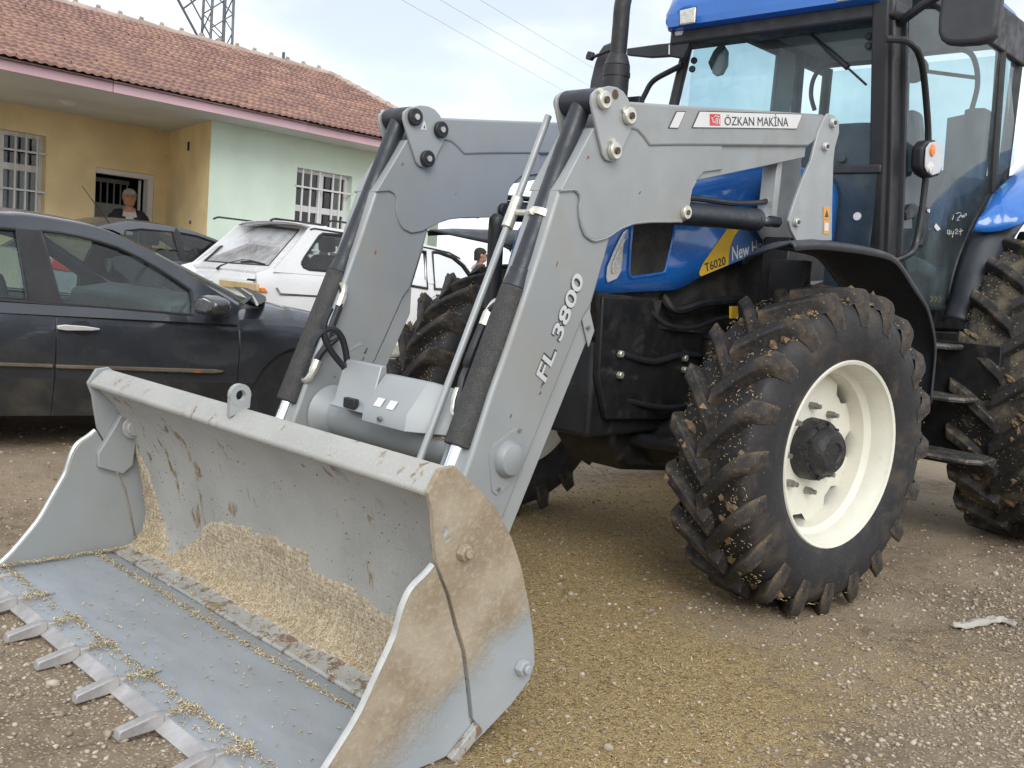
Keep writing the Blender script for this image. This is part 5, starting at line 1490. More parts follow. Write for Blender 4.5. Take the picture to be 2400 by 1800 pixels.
    def hs(p): 
        q = on_h(p); return (float(np.dot(q - HP0, hd)), q[2])
    SMAX = 1.56
    botpx = V('h', (320, 1590), (700, 1572), (1250, 1545), (1350, 1500), (1450, 1440), (1540, 1385), (1915, 1230), (2212, 1115))
    bot = [hs(p) for p in botpx]
    bs = np.array([b[0] for b in bot]); bz = np.array([b[1] for b in bot])
    def zbot(s): return float(np.interp(s, np.append(bs, SMAX), np.append(bz, bz[-1] + 0.06)))
    def ztop(s): return 1.64 + 0.27 * min(max(s, 0) / 1.05, 1.0) - 0.16 * max(0.0, 1 - (s + 0.12) / 0.30) ** 2
    def half(s): return 0.245 + (0.385 - 0.245) * max(s, 0) / 1.208
    st = [-0.19, -0.17, -0.12, -0.06, 0.0] + list(np.linspace(0.05, SMAX, 26))
    rows = []
    for s in st:
        x = HP0[0] + s * hd[0]
        if s < 0:
            t = s / -0.19
            hw = half(0) * math.sqrt(max(0.02, 1 - t ** 2.4)); zb = zbot(0.0) + 0.06 * t * t; zt = ztop(s) - 0.12 * t * t
        else:
            hw = half(s); zb = zbot(s); zt = ztop(s)
        rc = 0.16
        sec = [(-hw, zb), (-hw, zb + (zt - rc - zb) * 0.33), (-hw, zb + (zt - rc - zb) * 0.66), (-hw, zt - rc)]
        for a_ in np.linspace(0.2, math.pi / 2, 6):
            sec.append((-hw + min(rc, hw) * (1 - math.cos(a_)) , zt - rc + rc * math.sin(a_)))
        sec.append((0, zt + 0.012))
        sec = sec + [(-y, z) for y, z in sec[-2::-1]]
        rows.append([(x, CY + y, z) for y, z in sec])
    HB = MB().grid(rows)
    HB.add(rows[0], [tuple(range(len(rows[0])))])
    H = HB.build('bonnet', 'tractor_blue', T, smooth=40)
    so = H.modifiers.new('thick', 'SOLIDIFY'); so.thickness = 0.012; so.offset = -1
    HL = lambda ps, l: [on_h(p) + HN * l for p in ps]
    def hflat(name, ps, l, mat): return flat(name, [on_h(p) for p in ps], HN, l, mat, H)
    gr = V('h', (700, 430), (1300, 420), (1230, 670), (1160, 990), (1100, 1250), (1080, 1310), (1040, 1332), (860, 1358), (660, 1386), (630, 1360), (622, 1290), (640, 980), (665, 700))
    gm = MB().extrude([on_h(p) - HN * 0.001 for p in gr], HN * 0.004).build('side_grille', 'mesh_black', H)
    fr = [on_h(p) + HN * 0.004 for p in gr]
    MB().tube(fr + [fr[0]], 0.007, 6, caps=False).build('grille_rim', 'tractor_blue', H)
    hl = V('h', (590, 760), (545, 870), (530, 1000), (522, 1150), (505, 1300), (450, 1400), (330, 1450), (318, 1380), (330, 1250), (400, 1080), (470, 930), (540, 800))
    hlp = [on_h(p) for p in hl]
    wrap = []
    for q in hlp:
        s_ = float(np.dot(q - HP0, hd))
        wrap.append(q + HN * 0.004)
    HLm = MB().extrude(wrap, HN * 0.010).build('headlight', 'decal_white', H, bevel=0.004)
    ins = [np.mean(wrap, 0) + (q - np.mean(wrap, 0)) * 0.66 + HN * 0.012 for q in wrap]
    MB().extrude(ins, HN * 0.006).build('headlight_lens', 'lamp_lens', H, bevel=0.003)
    sw = V('h', (1900, 750), (2050, 760), (1990, 850), (1945, 960), (1920, 1090), (1915, 1220), (1560, 1368), (1540, 1350), (1536, 1310), (1580, 1210), (1640, 1120), (1700, 1030), (1830, 850))
    hflat('yellow_flash', sw, 0.0030, 'decal_yellow')
    sw2 = V('h', (2050, 760), (2420, 790), (2420, 1020), (1915, 1220), (1920, 1090), (1945, 960), (1990, 850))
    hflat('blue_flash', sw2, 0.0024, 'decal_blue')
    text_mesh('model_number', 'T6020', [on_h(p) for p in V('h', (1612, 1316), (1878, 1216), (1868, 1104), (1598, 1204))], HN, 'decal_black', H, 0.014, 0.0042)
    text_mesh('brand_lettering', 'New Holland', [on_h(p) for p in ((1714, 612), (1822, 575), (1820, 551), (1714, 578))], HN, 'decal_white', H, 0.016, 0.0042)

    # pipes, hoses and castings on the engine's near side
    for pts, r_, m_ in ((((3.12, CY - 0.27, 0.98), (3.35, CY - 0.29, 0.94), (3.62, CY - 0.28, 0.97), (3.95, CY - 0.27, 0.93)), 0.013, 'black_plastic'),
                        (((3.30, CY - 0.25, 1.18), (3.42, CY - 0.29, 1.10), (3.62, CY - 0.30, 1.09), (3.90, CY - 0.28, 1.14), (4.15, CY - 0.26, 1.12)), 0.011, 'black_plastic'),
                        (((3.45, CY - 0.24, 1.22), (3.50, CY - 0.28, 1.16), (3.70, CY - 0.29, 1.20), (4.05, CY - 0.28, 1.23)), 0.020, 'black_paint'),
                        (((3.20, CY - 0.26, 0.78), (3.45, CY - 0.31, 0.74), (3.68, CY - 0.34, 0.76)), 0.012, 'black_plastic')):
        MB().tube(smooth_curve(pts, 5), r_, 8).build('engine_hose', m_, T)
    MB().cyl((3.78, CY - 0.30, 0.86), (3.78, CY - 0.30, 1.04), 0.048, n=20).cyl((3.78, CY - 0.30, 1.04), (3.78, CY - 0.30, 1.06), 0.052, n=20).build('oil_filter', 'black_paint', T, bevel=0.004)
    MB().cyl((3.42, CY - 0.52, 0.60), (3.42, CY - 0.12, 0.58), 0.032, n=18).cyl((3.42, CY - 0.70, 0.61), (3.42, CY - 0.52, 0.60), 0.015, n=12).build('steering_ram', 'black_paint', T)
    # guard post and the far mudguard seen past the bonnet
    MB().tube(smooth_curve([(3.07, 3.115, 1.10), (3.065, 3.11, 1.30), (3.05, 3.10, 1.45), (3.05, 3.10, 1.520)], 4), [0.036] * 11 + [0.030, 0.018], 14).build('guard_post', 'black_plastic', T)

    # ---------------------------------------------------------------- mudguards over the front wheels
    fp = xz([(1853, 566), (1905, 562), (1962, 566), (2030, 576), (2092, 593), (2120, 622), (2142, 658), (2163, 690), (2179, 719), (2193, 774), (2197, 815), (2195, 853), (2186, 944)], 1.70)
    fp = [(p[0], p[1]) for p in fp]
    fin = fp
    for side in (0, 1):
        g = (lambda y: y) if side == 0 else (lambda y: 2 * CY - y)
        rows = []
        cvs = smooth_curve(fin, 3)
        for k, (yy, dz) in enumerate(((1.695, -0.035), (1.70, -0.008), (1.72, 0.0), (1.86, 0.012), (2.02, 0.0), (2.045, -0.015), (2.05, -0.03))):
            row = []
            for i, p in enumerate(cvs):
                cdir = np.array([p[0] - 3.645, p[1] - 0.62]); cdir /= np.linalg.norm(cdir)
                xs_ = 3.145 + (yy - 1.70) / 0.35 * 0.24
                px_ = p[0] if p[0] > 3.7 else 3.7 - (3.7 - p[0]) * (3.7 - xs_) / (3.7 - fin[0][0])
                fd = min(1.0, i / 7.0)
                row.append((px_ + cdir[0] * dz * (fd if dz > 0 else 1), g(yy), p[1] + cdir[1] * dz * (fd if dz > 0 else 1) - 0.055 * max(0.0, (yy - 1.72)) / 0.33 * (1 - fd)))
            rows.append(row)
        F = MB().grid(rows).build('mudguard', 'fender_plastic', T)
        so = F.modifiers.new('thick', 'SOLIDIFY'); so.thickness = 0.008; so.offset = -1
        MB().box((3.88, g(2.03) if side == 0 else g(2.2), 0.95), (3.94, g(2.2) if side == 0 else g(2.03), 1.42)).build('mudguard_stay', 'black_paint', F, bevel=0.005)
        if side == 0:
            q = [on_y(p, 2.0) for p in V(6, (825, 195), (905, 165), (912, 158), (828, 163))]
            flat('white_sticker', q, NY, 0.002, 'decal_white', F)
    qs = [on_y(p, 2.15) for p in V(6, (318, 405), (378, 400), (382, 325), (318, 328))]
    MB().extrude(qs, (0, 0.012, 0)).build('badge_plate', 'decal_yellow', T)
    return T, YA, D

# ---------------------------------------------------------------- wheels
def make_wheel(T, centre, steer, out, R, wt, rr, nlug, mats, label, dirty=True, seed=1, hubr=0.125):
    """local y is the axle; 'out' = -1 when the outside faces -y"""
    rnd = random.Random(seed)
    W = bpy.data.objects.new('wheel', None)
    k = rr / 0.381
    s = out
    h = wt / 2
    # rim: flange, well and dished disc
    prof = [(s * 0.165 * k, rr), (s * 0.172 * k, rr - 0.006), (s * 0.168 * k, rr - 0.018), (s * 0.150 * k, rr - 0.022), (s * 0.135 * k, rr - 0.034), (s * 0.080 * k, rr - 0.040), (s * 0.060 * k, rr - 0.062),
            (s * -0.05 * k, rr - 0.070), (s * -0.10 * k, rr - 0.040), (s * -0.165 * k, rr - 0.018), (s * -0.170 * k, rr)]
    mb = MB()
    mb.lathe([(a, b) for a, b in prof] + [(s * -0.10 * k, rr + 0.005), (s * 0.10 * k, rr + 0.005)], (0, 0, 0), (0, 1, 0), 64, closed=True)
    n = 64
    ro = []; 
    for i in range(n):
        a = 2 * math.pi * i / n
        gap = 0.5 + 0.5 * math.cos(8 * a)
        r = (rr - 0.060) - (0.040 * k if gap > 0.55 else 0.0)
        ro.append((r * math.cos(a), s * -0.005 * k, r * math.sin(a)))
    r1 = [(p[0] * 0.80, s * 0.004 * k, p[2] * 0.80) for p in ro]
    c0 = [(0.10 * k * math.cos(2 * math.pi * i / n), s * 0.012 * k, 0.10 * k * math.sin(2 * math.pi * i / n)) for i in range(n)]
    mb.grid([c0, r1, ro], wrap=True)
    me_o = mb.build('wheel', mats[0], None, smooth=40)
    # use the rim mesh object itself as the wheel part
    W = me_o
    W.location = centre
    W.rotation_euler = (0, 0, steer)
    W.parent = T
    W.matrix_parent_inverse = world_of(T).inverted()
    if label: tag(W, label)
    # tyre
    rt = R - 0.054
    tp = [(-0.165 * k, rr - 0.004), (-0.178 * k, rr + 0.03), (-h - 0.022, rr + (rt - rr) * 0.42), (-h - 0.018, rr + (rt - rr) * 0.70), (-h + 0.004, rt - 0.022), (-h * 0.75, rt - 0.006), (0, rt)]
    tp = smooth_curve(tp, 4)
    prof = [(p[0], p[1]) for p in tp] + [(-p[0], p[1]) for p in tp[-2::-1]]
    MB().lathe(prof, (0, 0, 0), (0, 1, 0), 96, closed=True).build('tyre', mats[1], W, local=True, smooth=60)
    # lugs, one mesh per side, shared by all copies
    dphi = 2 * math.pi / nlug
    for side in (-1, 1):
        mb = MB()
        rows = []
        N = 7
        path = []
        for i in range(N):
            t = i / (N - 1)
            y = 0.012 - (h + 0.012) * t
            phi = 0.185 / R * (1 - t) ** 1.15
            path.append((y, phi, rt + 0.0, R - 0.004 * t, 0.080 - 0.006 * t, 0.050))
        path.append((-h - 0.016, -0.015, rt - 0.035, R - 0.034, 0.074, 0.050))
        path.append((-h - 0.024, -0.03, rt - 0.085, rt - 0.055, 0.064, 0.042))
        for (y, phi, r0, r1_, wb, wtp) in path:
            r0 = min(r0, rt) - 0.012
            row = []
            for (r, dw) in ((r0, -wb / 2), (r1_, -wtp / 2), (r1_, wtp / 2), (r0, wb / 2)):
                a = phi + dw / R * 1.25
                row.append((r * math.cos(a), y * -side, r * math.sin(a)))
            rows.append(row)
        mb.grid(rows)
        mb.add(rows[0], [(0, 1, 2, 3)]); mb.add(rows[-1], [(3, 2, 1, 0)])
        first = mb.build('lug', mats[2], W, local=True, bevel=0.008, seg=2, smooth=50)
        for i in range(nlug):
            a = -(i + (0.5 if side > 0 else 0.0)) * dphi
            if i == 0: first.rotation_euler = (0, a, 0)
            else: dup(first, W, rot=(0, a, 0))
    # hub and nuts
    MB().lathe([(s * 0.010 * k, hubr * 1.02), (s * 0.060 * k, hubr), (s * 0.075 * k, hubr * 0.96), (s * 0.080 * k, hubr * 0.80), (s * 0.120 * k, hubr * 0.72), (s * 0.135 * k, hubr * 0.60), (s * 0.137 * k, hubr * 0.35), (s * 0.130 * k, hubr * 0.30), (s * 0.130 * k, 0.0)], (0, 0, 0), (0, 1, 0), 40).build('hub', mats[3], W, local=True, smooth=35)
    for i in range(10):
        a = 2 * math.pi * (i + 0.3) / 10
        r = hubr * 0.90
        mb = MB().cyl((r * math.cos(a), s * 0.074 * k, r * math.sin(a)), (r * math.cos(a), s * 0.086 * k, r * math.sin(a)), 0.009, n=6)
        mb.build('hub_bolt', mats[3], W, local=True)
    for i in range(8):
        a = 2 * math.pi * (i + 0.12) / 8
        r = hubr * 1.42
        MB().cyl((r * math.cos(a), s * 0.004, r * math.sin(a)), (r * math.cos(a), s * 0.036, r * math.sin(a)), 0.0165, 0.0155, 6).cyl((r * math.cos(a), s * 0.036, r * math.sin(a)), (r * math.cos(a), s * 0.056, r * math.sin(a)), 0.010, n=10).build('wheel_nut', 'bolt_steel', W, local=True)
    # mud clods and straw caught between the lugs
    if dirty:
        mb = MB()
        for i in range(75):
            sd = rnd.choice((-1, 1))
            t = rnd.random() ** 0.45
            y = sd * (-0.012 + (h + 0.012) * t)
            base = (int(rnd.random() * nlug) + (0.5 if sd > 0 else 0)) * dphi
            lugphi = 0.185 / R * (1 - t) ** 1.15
            on_top = rnd.random() < 0.5
            a = base + lugphi + (rnd.uniform(-0.022, 0.022) if on_top else rnd.uniform(0.03, 0.10))
            r = (R - 0.006 * t if on_top else rt + 0.002)
            sz = rnd.uniform(0.005, 0.019)
            c = np.array([r * math.cos(a), y, r * math.sin(a)])
            vs = []
            for (u, v, w) in ((1, 0, 0), (-1, 0, 0), (0, 1, 0), (0, -1, 0), (0, 0, 1), (0, 0, -1)):
                q = np.array([u, v, w], float) * sz * rnd.uniform(0.6, 1.5)
                vs.append(c + q)
            mb.add(vs, [(0, 2, 4), (2, 1, 4), (1, 3, 4), (3, 0, 4), (2, 0, 5), (1, 2, 5), (3, 1, 5), (0, 3, 5)])
        for i in range(46):                      # mud packed against the foot of the lugs
            sd = rnd.choice((-1, 1)); t = 0.25 + 0.7 * rnd.random()
            y = sd * (-0.012 + (h + 0.012) * t)
            a = (int(rnd.random() * nlug) + (0.5 if sd > 0 else 0)) * dphi + 0.185 / R * (1 - t) ** 1.15 + rnd.choice((-1, 1)) * rnd.uniform(0.05, 0.08)
            er = np.array([math.cos(a), 0, math.sin(a)]); et = np.array([-math.sin(a), 0, math.cos(a)]); ey_ = np.array([0, 1.0, 0])
            L = rnd.uniform(0.018, 0.05); th = 0.6 * sd
            d1 = ey_ * math.cos(th) - et * math.sin(th) * sd; d2 = np.cross(er, d1)
            c = er * (rt - 0.003) + ey_ * y
            n_ = 9
            ring = [c + d1 * L * math.cos(2 * math.pi * k_ / n_) * rnd.uniform(0.7, 1.15) + d2 * 0.016 * math.sin(2 * math.pi * k_ / n_) * rnd.uniform(0.6, 1.3) for k_ in range(n_)]
            ring2 = [c + (p - c) * 0.55 + er * rnd.uniform(0.008, 0.018) for p in ring]
            mb.grid([ring, ring2], wrap=True); mb.add(ring2, [tuple(range(n_))])
        cl = mb.build('mud_clods', 'mud_clod', W, local=True, smooth=0)
        cl['kind'] = 'stuff'
        mb = MB()
        for i in range(2600):
            sd = rnd.choice((-1, 1)); t = rnd.random() ** 0.8
            y = sd * h * 1.04 * t
            a = rnd.uniform(0, 2 * math.pi)
            r = rt + 0.005 - 0.020 * max(0, t - 0.8) / 0.2
            pass
            c = np.array([r * math.cos(a), y, r * math.sin(a)])
            L = rnd.uniform(0.0025, 0.008); wd = rnd.uniform(0.0008, 0.0017)
            th = rnd.uniform(0, math.pi)
            e1 = np.array([-math.sin(a), 0, math.cos(a)]); e2 = np.array([0, 1.0, 0])
            d1 = e1 * math.cos(th) + e2 * math.sin(th); d2 = -e1 * math.sin(th) + e2 * math.cos(th)
            nn = np.array([math.cos(a), 0, math.sin(a)]) * 0.003
            mb.add([c - d1 * L, c + d2 * wd + nn, c + d1 * L, c - d2 * wd + nn], [(0, 1, 2), (0, 2, 3)], rnd.choice((0, 0, 1, 2)))
        st = mb.build('straw_bits', ['straw_a', 'straw_b', 'straw_c'], W, local=True, smooth=0, fix=False)
        st['kind'] = 'stuff'
    return W

def build_running_gear(T, YA):
    steer = -0.1298
    u = np.array([math.cos(steer), math.sin(steer), 0]); n = np.array([math.sin(steer), -math.cos(steer), 0])
    mid = np.array([3.644, 1.659, 0.652]) - n * 0.165
    m1 = ('rim_cream', 'rubber', 'lug_rubber', 'hub_black')
    make_wheel(T, mid, steer, -1, 0.664, 0.335, 0.381, 20, m1, 'front wheel with cream rim and muddy tyre, nearest the camera', True, 3)
    make_wheel(T, (mid[0], 2 * CY - mid[1], mid[2]), steer, 1, 0.664, 0.335, 0.381, 20, m1, 'front wheel half hidden behind the loader', True, 5)
    m2 = ('rim_cream', 'rear_rubber', 'rear_rubber', 'hub_black')
    make_wheel(T, (6.12, 1.62, 0.868), 0.0, -1, 0.885, 0.46, 0.49, 21, m2, 'big rear wheel cut off at the picture edge', True, 9, 0.14)
    make_wheel(T, (6.12, 2 * CY - 1.62, 0.868), 0.0, 1, 0.885, 0.46, 0.49, 21, m2, 'rear wheel on the far side', False, 10, 0.14)
    MB().cyl((6.10, CY - 0.9, 0.815), (6.10, CY + 0.9, 0.815), 0.12, n=20).build('rear_axle', 'black_paint', T)
    MB().box((4.9, CY - 0.25, 0.55), (6.4, CY + 0.25, 1.10)).build('transmission', 'black_paint', T, bevel=0.03)

def build_cab(T):
    NY = (0, -1, 0)
    XW = 4.62
    yz = lambda ps, x: [(q[1], q[2]) for q in (on_x(p, x) for p in ps)]
    YD = CY - 0.64
    # ------------------------------------------------ frame
    pil = xz(V(3, (1322, -60), (1310, 130), (1300, 600), (1290, 1060), (1278, 1300), (1262, 1750), (1412, 1750), (1430, 1500), (1445, 1100), (1455, 600), (1468, 130), (1478, -60)), CY - 0.62)
    m = MB()
    m.prism(pil, CY - 0.635, CY - 0.555)
    cab = m.build('cab', 'cab_frame', T, bevel=0.010, seg=2)
    tag(cab, 'glazed cab with blue roof')
    # ribs on the near pillar
    rib = xz(V(3, (1352, 130), (1335, 1100), (1310, 1700), (1322, 1700), (1348, 1100), (1366, 130)), CY - 0.64)
    MB().prism(rib, CY - 0.652, CY - 0.632).build('pillar_rib', 'cab_frame', cab, bevel=0.004)
    rib = xz(V(3, (1432, 130), (1420, 1100), (1395, 1700), (1405, 1700), (1432, 1100), (1444, 130)), CY - 0.64)
    MB().prism(rib, CY - 0.655, CY - 0.632).build('pillar_rib', 'cab_dark', cab, bevel=0.004)
    # far front pillar
    a = on_x(V1('q', 1400, 560), XW); b = on_x(V1('q', 1220, 1330), XW)
    b2 = b + (b - a) * 1.2
    MB().tube([a + (a - b) * 0.30, a, b, b2], 0.030, 10).build('windscreen_pillar', 'cab_frame', cab)
    # rear pillars
    rp = smooth_curve([(5.96, YD + 0.01, 2.84), (6.00, YD, 2.45), (6.04, YD - 0.005, 2.15), (6.08, YD - 0.01, 1.95)], 5)
    MB().tube(rp, 0.030, 10).build('rear_pillar', 'cab_frame', cab)
    MB().tube([(p[0], 2 * CY - p[1], p[2]) for p in rp], 0.035, 10).build('rear_pillar', 'cab_frame', cab)
    for sy in (YD + 0.03, 2 * CY - YD - 0.03):
        MB().tube([(6.32, sy, 2.84), (6.34, sy, 2.2), (6.36, sy, 1.5)], 0.035, 10).build('corner_post', 'cab_frame', cab)
    # lower front panel, sill bar
    barz = on_x(V1(3, 1200, 1097), XW)[2]
    MB().box((XW - 0.015, CY - 0.62, barz - 0.022), (XW + 0.02, CY + 0.6, barz + 0.022)).build('windscreen_bar', 'cab_frame', cab, bevel=0.008)
    MB().box((XW - 0.005, CY - 0.60, 1.02), (XW + 0.012, CY + 0.60, barz - 0.020)).build('front_panel', 'cab_panel', cab)
    q = on_x(V1(3, 1132, 1402), XW - 0.006)
    MB().cyl((XW - 0.006, q[1], q[2]), (XW - 0.010, q[1], q[2]), 0.020, n=20).build('white_button', 'decal_white', cab)
    # floor, rear wall, sills
    MB().box((4.66, CY - 0.62, 1.02), (6.5, CY + 0.62, 1.14)).build('cab_floor', 'cab_dark', cab, bevel=0.01)
    MB().box((5.55, CY - 0.60, 1.14), (6.5, CY + 0.60, 1.50)).build('rear_deck', 'cab_dark', cab, bevel=0.02)
    MB().box((6.29, CY - 0.60, 1.14), (6.325, CY + 0.60, 2.10)).build('rear_panel', 'cab_dark', cab, bevel=0.01)
    MB().box((5.30, CY + 0.585, 1.14), (6.29, CY + 0.615, 1.95)).build('side_panel', 'cab_dark', cab, bevel=0.01)
    # ------------------------------------------------ glass
    g = 0.006
    MB().add([(XW, CY - 0.565, barz + 0.02), (XW, CY + 0.545, barz + 0.02), (XW, CY + 0.545, 2.80), (XW, CY - 0.565, 2.80)], [(0, 1, 2, 3)]).build('windscreen', 'cab_glass', cab, smooth=0)
    dg = V(3, (1470, 60), (1455, 600), (1440, 1100), (1425, 1640)) + V('r', (720, 1080), (880, 1340), (985, 1495), (1215, 1475), (1245, 1290), (1340, 920), (1475, 575), (1560, 400), (1690, 160), (1795, 10)) + V(3, (2148, 1060), (2158, 900), (2130, 550), (2085, 250), (2060, 60))
    dpts = [on_y(p, YD) for p in dg]
    MB().add(dpts, [tuple(range(len(dpts)))]).build('door_glass', 'cab_glass', cab, smooth=0)
    edge = [on_y(p, YD - 0.004) for p in V('r', (985, 1505), (1215, 1487), (1240, 1300), (1335, 925), (1470, 580), (1555, 405), (1690, 165), (1800, 0))]
    MB().tube(smooth_curve(edge, 4), 0.014, 8).build('door_seal', 'cab_frame', cab)
    MB().tube(smooth_curve([p + np.array([0.035, -0.006, 0.01]) for p in edge[1:]], 4), 0.022, 8).build('door_frame', 'cab_frame', cab)
    MB().add([(5.0, 2 * CY - YD, 1.2), (6.05, 2 * CY - YD, 1.9), (6.0, 2 * CY - YD, 2.83), (4.68, 2 * CY - YD + 0.0, 2.83), (4.68, 2 * CY - YD, 1.2)], [(0, 1, 2, 3, 4)]).build('door_glass', 'cab_glass', cab, smooth=0)
    MB().add([(6.36, CY - 0.6, 1.5), (6.36, CY + 0.6, 1.5), (6.34, CY + 0.6, 2.83), (6.34, CY - 0.6, 2.83)], [(0, 1, 2, 3)]).build('rear_glass', 'cab_glass', cab, smooth=0)
    MB().add([(6.08, YD, 2.0), (6.34, YD + 0.02, 2.0), (6.33, YD + 0.02, 2.82), (6.02, YD, 2.82)], [(0, 1, 2, 3)]).build('quarter_glass', 'cab_glass', cab, smooth=0)
    # ------------------------------------------------ roof
    hw = 0.62
    rows = []
    for x, ins, z0, z1 in ((4.40, 0.05, 2.70, 2.76), (4.405, 0.025, 2.665, 2.81), (4.44, 0.005, 2.655, 2.86), (4.55, 0.0, 2.655, 2.92), (4.66, 0.0, 2.70, 2.97), (4.76, 0.0, 2.88, 3.0), (5.0, 0.0, 2.97, 3.06), (5.6, 0.0, 2.98, 3.10), (6.15, 0.0, 2.97, 3.07), (6.40, 0.02, 2.95, 3.0), (6.44, 0.06, 2.94, 2.96)):
        w = hw - ins
        zc = (z0 + z1) / 2
        sec = [(-w * 0.97, z0), (-w, z0 + 0.03), (-w, zc), (-w * 0.95, z1 - 0.03), (-w * 0.85, z1), (0, z1 + 0.02), (w * 0.85, z1), (w * 0.95, z1 - 0.03), (w, zc), (w, z0 + 0.03), (w * 0.97, z0)]
        rows.append([(x, CY + y, z) for y, z in sec])
    mb = MB().grid(rows, wrap=True)
    mb.add(rows[0], [tuple(range(11))]); mb.add(rows[-1], [tuple(range(10, -1, -1))])
    mb.build('roof', 'tractor_blue', cab, smooth=50)
    MB().box((4.46, CY - 0.66, 2.585), (4.61, CY + 0.60, 2.668)).build('roof_visor', 'cab_frame', cab, bevel=0.015)
    MB().box((4.70, CY - 0.60, 2.875), (6.36, CY + 0.60, 2.895)).build('headliner', 'cab_liner', cab)
    MB().box((4.64, CY - 0.66, 2.75), (6.36, CY - 0.61, 2.98)).build('roof_rail', 'cab_frame', cab, bevel=0.01)
    MB().box((4.64, CY + 0.61, 2.80), (6.36, CY + 0.66, 2.955)).build('roof_rail', 'cab_frame', cab, bevel=0.01)
    MB().box((5.64, CY + 0.60, 1.14), (5.86, CY + 0.63, 2.84)).build('door_post', 'cab_liner', cab, bevel=0.01)
    # interior light sun-visor stuff
    lp = [on_x(p, 4.405) for p in V('q', (1300, 140), (1512, 92), (1495, 298), (1300, 332))]
    MB().extrude(lp, (-0.012, 0, 0)).build('work_lamp', 'lamp_lens', cab, bevel=0.006)
    c_ = np.mean(lp, 0)
    MB().extrude([c_ + (p - c_) * 1.12 for p in lp], (-0.006, 0, 0)).build('lamp_bezel', 'decal_black', cab, bevel=0.003)
    lp2 = [(p[0], 2 * CY - p[1], p[2]) for p in lp]
    MB().extrude(lp2, (-0.012, 0, 0)).build('work_lamp', 'lamp_lens', cab, bevel=0.006)
    MB().lathe([(0, 0.05), (0.02, 0.045), (0.024, 0.0)], (4.50, CY + 0.54, 2.652), (0, 0, -1), 18).build('marker_lamp', 'decal_white', cab)
    # ------------------------------------------------ inside the cab
    w0 = on_x(V1(3, 690, 95), XW - 0.02); w1 = on_x(V1(3, 1190, 550), XW - 0.02); wm = on_x(V1(3, 1070, 440), XW - 0.02); wk = on_x(V1(3, 930, 315), XW - 0.02)
    MB().tube([w0, wk], 0.010, 8).tube([wk, wm], 0.014, 8).tube([wm, w1], 0.006, 6).build('wiper', 'black_plastic', cab)
    im = [on_x(p, 4.80) for p in V(3, (185, 470), (190, 400), (215, 320), (262, 292), (285, 330), (282, 420), (250, 480), (210, 492))]
    MB().extrude(im, (0.03, 0, 0)).build('inside_mirror', 'decal_white', cab, bevel=0.008)
    im = [on_x(p, 4.79) for p in V(3, (165, 405), (200, 330), (235, 292), (270, 292), (272, 310), (225, 350), (195, 405), (185, 455))]
    MB().extrude(im, (0.006, 0, 0)).build('mirror_glass', 'black_plastic', cab)
    # dash cowl, wheel, seat
    dc = [on_y(p, CY - 0.20) for p in V(3, (990, 960), (1040, 850), (1100, 805), (1200, 792), (1300, 792), (1300, 1160), (990, 1160))]
    MB().extrude(dc, (0, 0.45, 0)).build('dash_cowl', 'seat_blue', cab, bevel=0.04, seg=3)
    MB().prism([(5.62, 1.28), (6.05, 1.30), (6.15, 1.95), (6.08, 2.20), (5.98, 2.22), (5.92, 1.95), (5.86, 1.46), (5.62, 1.44)], CY - 0.26, CY + 0.26).build('driver_seat', 'seat_blue', cab, bevel=0.05, seg=3)
    sc = [on_x(p, 5.95) for p in V(3, (1440, 715), (1500, 706), (1515, 740), (1545, 1000), (1550, 1200), (1440, 1200))]
    MB().extrude(sc, (0.12, 0, 0)).build('side_console', 'cab_grey', cab, bevel=0.02)
    sc = [on_x(p, 5.95) for p in V(3, (1715, 765), (1825, 742), (1830, 712), (1870, 700), (1960, 700), (1985, 725), (2030, 722), (2080, 1150), (1685, 1150))]
    sc = [np.array([p[0], max(p[1], CY - 0.60), p[2]]) for p in sc]
    MB().extrude(sc, (0.14, 0, 0)).build('control_box', 'cab_grey', cab, bevel=0.02)
    sc = [on_x(p, 5.60) for p in V(3, (1430, 1120), (1700, 1100), (2100, 1090), (2150, 1250), (2050, 1500), (1900, 1620), (1430, 1620))]
    sc = [np.array([p[0], max(p[1], CY - 0.60 + 0.02 * i), p[2]]) for i, p in enumerate(sc)]
    MB().extrude(sc, (0.10, 0, 0)).build('seat_base', 'seat_blue', cab, bevel=0.03)
    ringp = [(5.05 + 0.10 * math.sin(t) , CY + 0.20 * math.cos(t), 1.86 + 0.17 * math.sin(t)) for t in np.linspace(0, 2 * math.pi, 28)]
    MB().tube(ringp, 0.014, 8, caps=False).tube([(5.05, CY, 1.86), (4.92, CY, 1.55)], 0.03, 8).build('steering_wheel', 'black_plastic', cab)
    hoop = [on_x(p, 6.2) for p in V(3, (855, 712), (832, 620), (845, 520), (890, 450), (960, 425), (1250, 400), (1400, 380), (1720, 325), (1850, 335), (1900, 420), (1910, 560), (1870, 720))]
    MB().tube(smooth_curve(hoop, 4), 0.016, 8).build('rear_hoop', 'cab_dark', cab)
    MB().tube([on_x(p, 6.25) for p in V(3, (1470, 430), (1600, 465), (1910, 505))], 0.012, 8).build('rear_wiper', 'cab_dark', cab)
    fan = on_x(V1(3, 1500, 450), 6.1)
    MB().lathe([(-0.03, 0.0), (-0.03, 0.05), (0, 0.085), (0.03, 0.05), (0.03, 0.0)], fan, (1, 0.4, 0), 20).build('cab_fan', 'cab_dark', cab)
    st = [on_x(p, 4.70) for p in V(3, (1270, 420), (1262, 620))]
    MB().tube(st, 0.012, 8).tube([st[1], st[1] + np.array([0, 0, -0.06])], 0.005, 6).build('gas_strut', 'cab_dark', cab)
